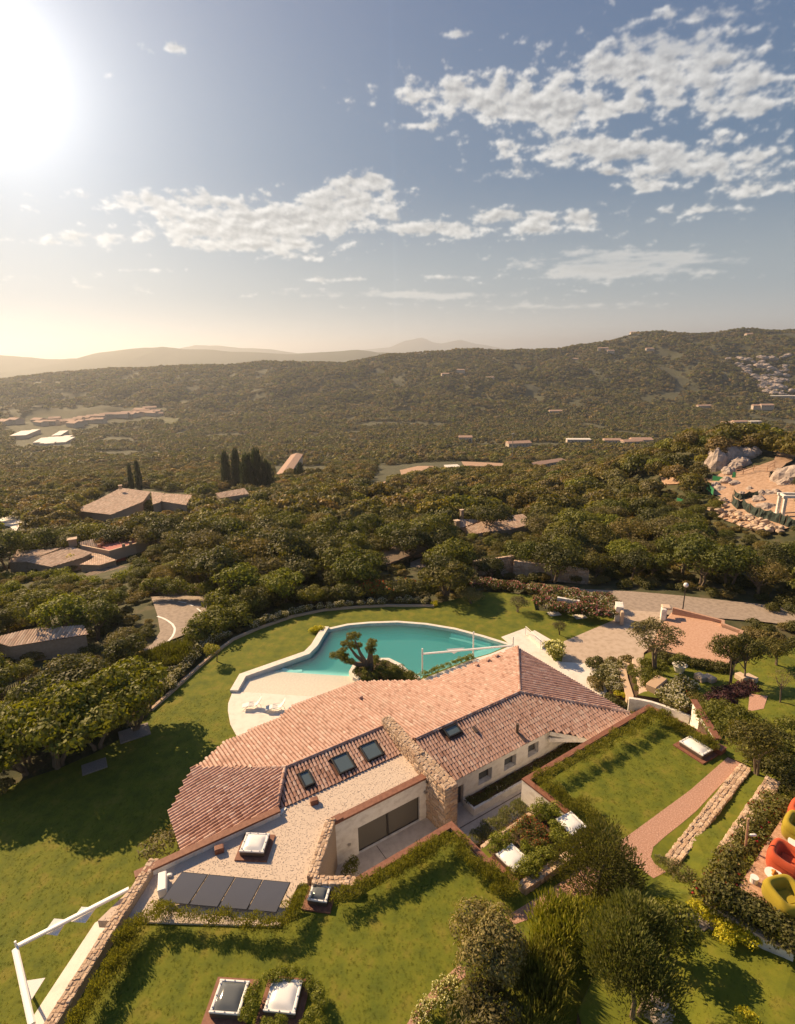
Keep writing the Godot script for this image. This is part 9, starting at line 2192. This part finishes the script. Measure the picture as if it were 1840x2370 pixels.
var CLEAR: Array = [xz([-95.4, -129.5, -86.6, -131.7, -87.8, -142.7, -85.4, -142.4, -85.4, -153.4, -77.3, -165.3, -72.2, -166.5, -67.1, -151.2, -62.3, -132.3, -57.7, -109.6, -52.6, -106.2, -51.6, -94.8, -62.6, -101.6, -67.7, -113.1, -70.8, -107.8, -80.4, -105.7, -91.3, -121.2]), xz([-123.3, -206.2, -154.0, -305.6, -100.1, -267.2, -84.7, -217.9, -106.3, -226.3, -101.8, -192.4]), xz([-91.0, -272.6, -81.7, -293.3, -69.4, -255.8, -78.7, -241.8]), xz([-53.6, -67.6, -51.4, -70.2, -42.9, -69.3, -40.1, -65.3, -48.8, -63.2]), xz([-3.1, -99.1, -2.8, -108.1, 0.2, -119.6, 6.2, -109.0, -2.2, -95.9]), xz([2.6, -104.5, 5.6, -104.3, 3.5, -81.6, 2.0, -82.2]), xz([12.6, -142.5, 18.9, -160.3, 17.6, -145.4, 35.6, -153.0, 34.5, -135.3, 26.3, -126.9, 22.0, -125.3, 18.1, -125.7, 16.5, -129.7, 13.7, -131.5]), xz([-117.6, -519.6, -64.2, -507.4, -39.6, -354.7, -82.6, -362.1]), xz([-18.1, -496.8, 102.0, -512.7, 69.9, -350.0, 24.8, -354.0, 8.7, -312.4, -1.3, -272.3, -6.7, -240.8, -14.6, -228.7]), xz([-38.7, -81.0, -28.6, -78.2, -25.8, -70.7, -26.8, -64.6, -28.3, -62.0, -29.0, -60.2, -30.5, -64.8, -33.3, -70.6]), xz([24.0, -82.7, 41.7, -75.8, 37.9, -68.3, 30.5, -69.7, 28.8, -75.7, 23.2, -79.7]), xz([80.0, -140.8, 85.9, -150.9, 91.5, -157.4, 453.4, -724.4, 436.0, -681.6, 467.2, -702.9, 476.9, -701.2, 472.4, -658.6, 72.6, -97.2, 70.6, -98.1, 68.6, -99.0, 67.4, -102.3, 67.2, -105.4, 68.1, -112.3, 70.2, -118.3, 75.6, -123.7, 75.3, -129.7, 78.0, -138.1]), xz([-158.7, -214.7, -149.6, -213.5, -127.6, -184.3, -110.8, -155.3, -120.1, -166.7, -128.8, -172.9]), xz([13.5, -92.4, 20.6, -94.6, 31.3, -86.0, 29.8, -81.5, 12.8, -87.3]), xz([117.4, -490.6, 144.7, -484.0, 107.4, -357.7, 87.6, -364.7]), xz([-93.7, -161.1, -86.5, -163.2, -85.9, -153.5, -88.4, -152.4]), xz([2.8, -126.6, 5.3, -126.4, 4.9, -116.3, 2.5, -116.5]), xz([73.8, -158.2, 81.0, -142.2, 77.9, -136.2, 71.1, -149.7]), xz([-825.6, -1306.0, -529.0, -1312.3, -479.1, -1178.7, -549.0, -1103.2, -582.3, -1031.7, -727.4, -1047.8, -790.2, -1143.9]), xz([-709.0, -1045.8, -606.6, -1060.7, -449.6, -778.0, -542.6, -793.0]), xz([724.0, -1176.0, 778.8, -1168.7, 738.7, -1103.9, 686.7, -1110.7]), xz([809.0, -1235.4, 864.6, -1236.2, 839.7, -1197.5, 787.3, -1199.2]), xz([-486.0, -1159.6, -478.0, -1188.4, -449.3, -1175.3, -423.4, -1066.6, -451.2, -1093.5]), xz([560.5, -990.2, 648.2, -995.6, 596.1, -913.2, 524.1, -923.9]), xz([620.5, -1176.5, 651.1, -1173.3, 636.0, -1144.2, 606.1, -1147.2])]
var STRIPS: Array = [xz([-77.6, -101.8, -40.0, -89.1, -31.9, -71.1, -63.9, -83.8]), xz([-116.4, -194.3, -71.5, -188.5, -64.7, -170.5, -105.7, -176.3]), xz([-81.2, -242.2, -64.9, -238.5, -60.0, -220.5, -75.1, -224.2]), xz([-50.7, -63.5, -38.2, -61.8, -27.1, -43.8, -36.3, -45.5]), xz([-3.0, -95.9, 5.4, -95.3, 4.4, -77.3, -2.5, -77.9]), xz([2.0, -81.7, 4.3, -81.6, 3.4, -63.6, 1.5, -63.7]), xz([11.2, -126.3, 31.8, -124.4, 27.2, -106.4, 9.6, -108.3]), xz([-82.6, -362.1, -38.5, -344.8, -36.5, -326.8, -78.5, -344.1]), xz([-14.6, -228.7, 43.6, -216.8, 40.0, -198.8, -13.5, -210.7]), xz([-29.8, -60.3, -22.4, -60.0, -15.7, -42.0, -20.9, -42.3]), xz([20.3, -69.0, 37.9, -68.3, 27.9, -50.3, 15.0, -51.0]), xz([61.6, -106.6, 71.8, -96.1, 58.4, -78.1, 51.2, -88.6]), xz([-116.7, -156.0, -108.2, -155.1, -95.6, -137.1, -103.3, -138.0]), xz([12.2, -82.6, 29.8, -81.5, 23.2, -63.5, 9.5, -64.6]), xz([87.6, -364.7, 107.4, -357.7, 102.0, -339.7, 83.3, -346.7]), xz([-88.9, -152.5, -80.6, -151.6, -71.0, -133.6, -78.4, -134.5]), xz([2.5, -116.5, 4.9, -116.3, 4.1, -98.3, 2.1, -98.5]), xz([70.7, -151.0, 77.3, -135.1, 67.0, -117.1, 62.3, -133.0])]


func woods() -> void:
	# the nearest trees of the wood, one by one: x, ground, z, radius, kind, tone, place
	var kinds := ["holm_oak", "mastic_tree", "wild_olive", "cork_oak"]
	var tones := ["deep green", "olive green", "grey green", "fresh green"]
	var mats := [M.l_dark, M.l_warm, M.l_oak, M.l_bright]
	var places := ["in the wood left of the road bend", "in the wood around the red terrace house", "in the wood below the brown tiled roofs", "in the wood between the road and the carport", "in the wood behind the carport", "in the wood beside the hip-roofed house", "in the wood across the road from the gate", "in the wood below the building site", "in the thicket right of the parking pad", "on the slope left of the boulder outcrop"]
	for w in WOOD:
		var r: float = w[3]
		var k: int = w[4]
		var set_: Array = [M.c_oak, M.c_lentisk, M.c_olive, M.c_oak][k]
		var g := Vector3(w[0], w[1] - 0.1, w[2])
		var size := "small" if r < 2.6 else ("tall" if r > 4.0 else "rounded")
		var lab := "%s %s %s %s" % [size, tones[w[5]], ["holm oak", "mastic tree", "wild olive", "cork oak"][k], places[w[6]]]
		tree(kinds[k], lab, [g, g + Vector3(0, r * 0.85 + 0.5, 0), r], pick(set_), mats[w[5]], lab, rng.randf_range(0.8, 1.0))
	# cypresses
	for c in [["slim dark cypress behind the brown roof, left of two", [[Vector3(-137.72, -33.55, -283.57), Vector3(-137.22, -27.47, -283.57), 1.42]][0], 5.0], ["slim dark cypress behind the brown roof, right of two", [[Vector3(-130.84, -32.92, -278.89), Vector3(-130.98, -25.74, -278.89), 1.7]][0], 5.0], ["slim cypress in front of the red valley roofs", [[Vector3(-56.62, -38.99, -326.2), Vector3(-57.17, -34.44, -326.2), 2.53]][0], 2.2], ["short cypress in front of the red valley roofs", [[Vector3(-60.17, -39.4, -328.28), Vector3(-60.26, -35.91, -328.28), 1.28]][0], 2.6],
			["tall dark cypress of the clump, far left", [[Vector3(-90.84, -34.89, -293.56), Vector3(-90.91, -26.11, -293.56), 2.66]][0], 3.8], ["tall dark cypress of the clump, second from left", [[Vector3(-84.82, -34.75, -292.54), Vector3(-84.89, -25.53, -292.54), 2.83]][0], 3.8], ["broad dark cypress of the clump, middle", [[Vector3(-70.38, -30.46, -260.82), Vector3(-70.49, -22.18, -260.82), 3.8]][0], 2.7], ["tallest dark cypress of the clump", [[Vector3(-65.75, -30.16, -259.33), Vector3(-65.78, -20.65, -259.33), 3.78]][0], 2.9], ["broad dark cypress of the clump, right", [[Vector3(-61.29, -30.05, -260.31), Vector3(-61.61, -23.52, -260.31), 3.55]][0], 2.3]]:
		var t: Array = c[1]
		tree("cypress", c[0], [t[0], t[1] + Vector3(0, 0.5, 0), t[2]], M.c_cypress, M.l_dark, "cypresses beyond the wood", c[2])
	# the rest of the wood, valley and ridge as masses of crowns
	var woods_ := Node3D.new()
	woods_.name = "woodland"
	add_child(woods_)
	woods_.set_meta("kind", "stuff")
	var r2 := RandomNumberGenerator.new()
	r2.seed = 77
	var clear := []
	var clear_near := []
	for c in CLEAR: clear.append(PackedVector2Array(c)); clear_near.append(PackedVector2Array(c))
	for c in STRIPS: clear.append(PackedVector2Array(c))
	var dens := FastNoiseLite.new()
	dens.seed = 3; dens.frequency = 0.008; dens.fractal_octaves = 3
	var place := [[], [], [], []]
	var far := [[], [], [], []]
	var add := func(x: float, d: float, s: float, farr: bool):
		for c in clear:
			if Geometry2D.is_point_in_polygon(Vector2(x, -d), c): return
		var y: float = M.land.call(x, -d)
		var t := Transform3D(Basis(Vector3.UP, r2.randf() * TAU).scaled(Vector3(s, s * r2.randf_range(0.8, 1.15), s)), Vector3(x, y + s * 0.55, -d))
		var k := (r2.randi() % 4) if dens.get_noise_2d(x, d) < 0.25 else 2
		(far if farr else place)[k].append(t)
	for i in range(0, WOOD2.size(), 3):
		var s: float = WOOD2[i + 2]
		var y: float = M.land.call(WOOD2[i], WOOD2[i + 1])
		place[r2.randi() % 4].append(Transform3D(Basis(Vector3.UP, r2.randf() * TAU).scaled(Vector3(s, s * r2.randf_range(0.8, 1.1), s)), Vector3(WOOD2[i], y + s * 0.75, WOOD2[i + 1])))
	var d := WOOD_END
	while d < 520.0:
		var st := lerpf(5.2, 6.4, (d - 190) / 330.0)
		var x := -d * 0.85 - 20
		while x < d * 0.85 + 20:
			if dens.get_noise_2d(x, d) < 0.38: add.call(x + r2.randf_range(-2, 2), d + r2.randf_range(-2, 2), r2.randf_range(2.6, 5.0), false)
			x += st
		d += st * 0.9
	while d < 1060.0:
		var x := -d * 0.85
		while x < d * 0.85:
			if dens.get_noise_2d(x, d) < 0.30: add.call(x + r2.randf_range(-3, 3), d + r2.randf_range(-4, 4), r2.randf_range(2.6, 5.0), true)
			x += 6.5
		d += 7.5
	while d < 1830.0:
		var x := -d * 0.85
		while x < d * 0.85:
			if dens.get_noise_2d(x, d) < 0.42: add.call(x + r2.randf_range(-4, 4), d + r2.randf_range(-4, 4), r2.randf_range(3.5, 6.5), true)
			x += 8.5
		d += 9.5
	var tints := func(n: int) -> Array:
		var out := []
		for i in n:
			var g := r2.randf_range(0.75, 1.35)
			var w := r2.randf_range(0.9, 1.3) if r2.randf() < 0.85 else 1.4
			out.append(Color(g * w, g * lerpf(1.0, w, 0.25), g * 0.95))
		return out
	for k in 4:
		scatter(woods_, "wood_crowns", M.c_mid[k], M.leaf, place[k], "stuff", tints.call(place[k].size()))
		scatter(woods_, "far_wood_crowns", M.c_far[k], M.leaf, far[k], "stuff", tints.call(far[k].size()))
	# bushes and undergrowth between the single trees
	var under := [[], []]
	for w in WOOD:
		for j in 3:
			var a := r2.randf() * TAU
			var q: float = w[3] * r2.randf_range(0.7, 1.5)
			var x: float = w[0] + cos(a) * q; var z: float = w[2] + sin(a) * q
			var bad := false
			for c in clear:
				if Geometry2D.is_point_in_polygon(Vector2(x, z), c): bad = true
			if bad: continue
			var s := r2.randf_range(0.7, 1.4)
			under[j % 2].append(Transform3D(Basis(Vector3.UP, a).scaled(Vector3(s, s, s)), Vector3(x, terr(x, z) + s * 0.5, z)))
	var bare := [PackedVector2Array(LAWN), PackedVector2Array(UPPER), PackedVector2Array(EASTERN), PackedVector2Array(ROADS[0]), PackedVector2Array(ROADS[1]), PackedVector2Array(xz([18.2, -56.1, 19.8, -60.7, 28.6, -66.5, 30.2, -68.9, 36.5, -68.3, 41.0, -64.4, 41.8, -61.7, 35.7, -54.4, 27.5, -55.9]))]
	var gd := 44.0
	while gd < 150.0:
		var gx := -gd * 0.82
		while gx < gd * 0.82:
			var q := Vector2(gx + r2.randf_range(-1, 1), -gd - r2.randf_range(-1, 1))
			gx += 2.3
			var s := r2.randf_range(0.5, 1.1)
			var bad := r2.randf() < 0.15
			for c in bare + clear_near:
				if Geometry2D.is_point_in_polygon(q, c) or Geometry2D.is_point_in_polygon(q + Vector2(s, 0), c) or Geometry2D.is_point_in_polygon(q - Vector2(s, 0), c): bad = true
			if bad: continue
			under[r2.randi() % 2].append(Transform3D(Basis(Vector3.UP, r2.randf() * TAU).scaled(Vector3(s * 1.2, s, s * 1.2)), Vector3(q.x, terr(q.x, q.y) + s * 0.45, q.y)))
		gd += 2.3
	for k in 2: scatter(woods_, "undergrowth", M.c_mid[k * 2], [M.l_oak, M.l_warm][k], under[k])


const WOOD_END := 190.0
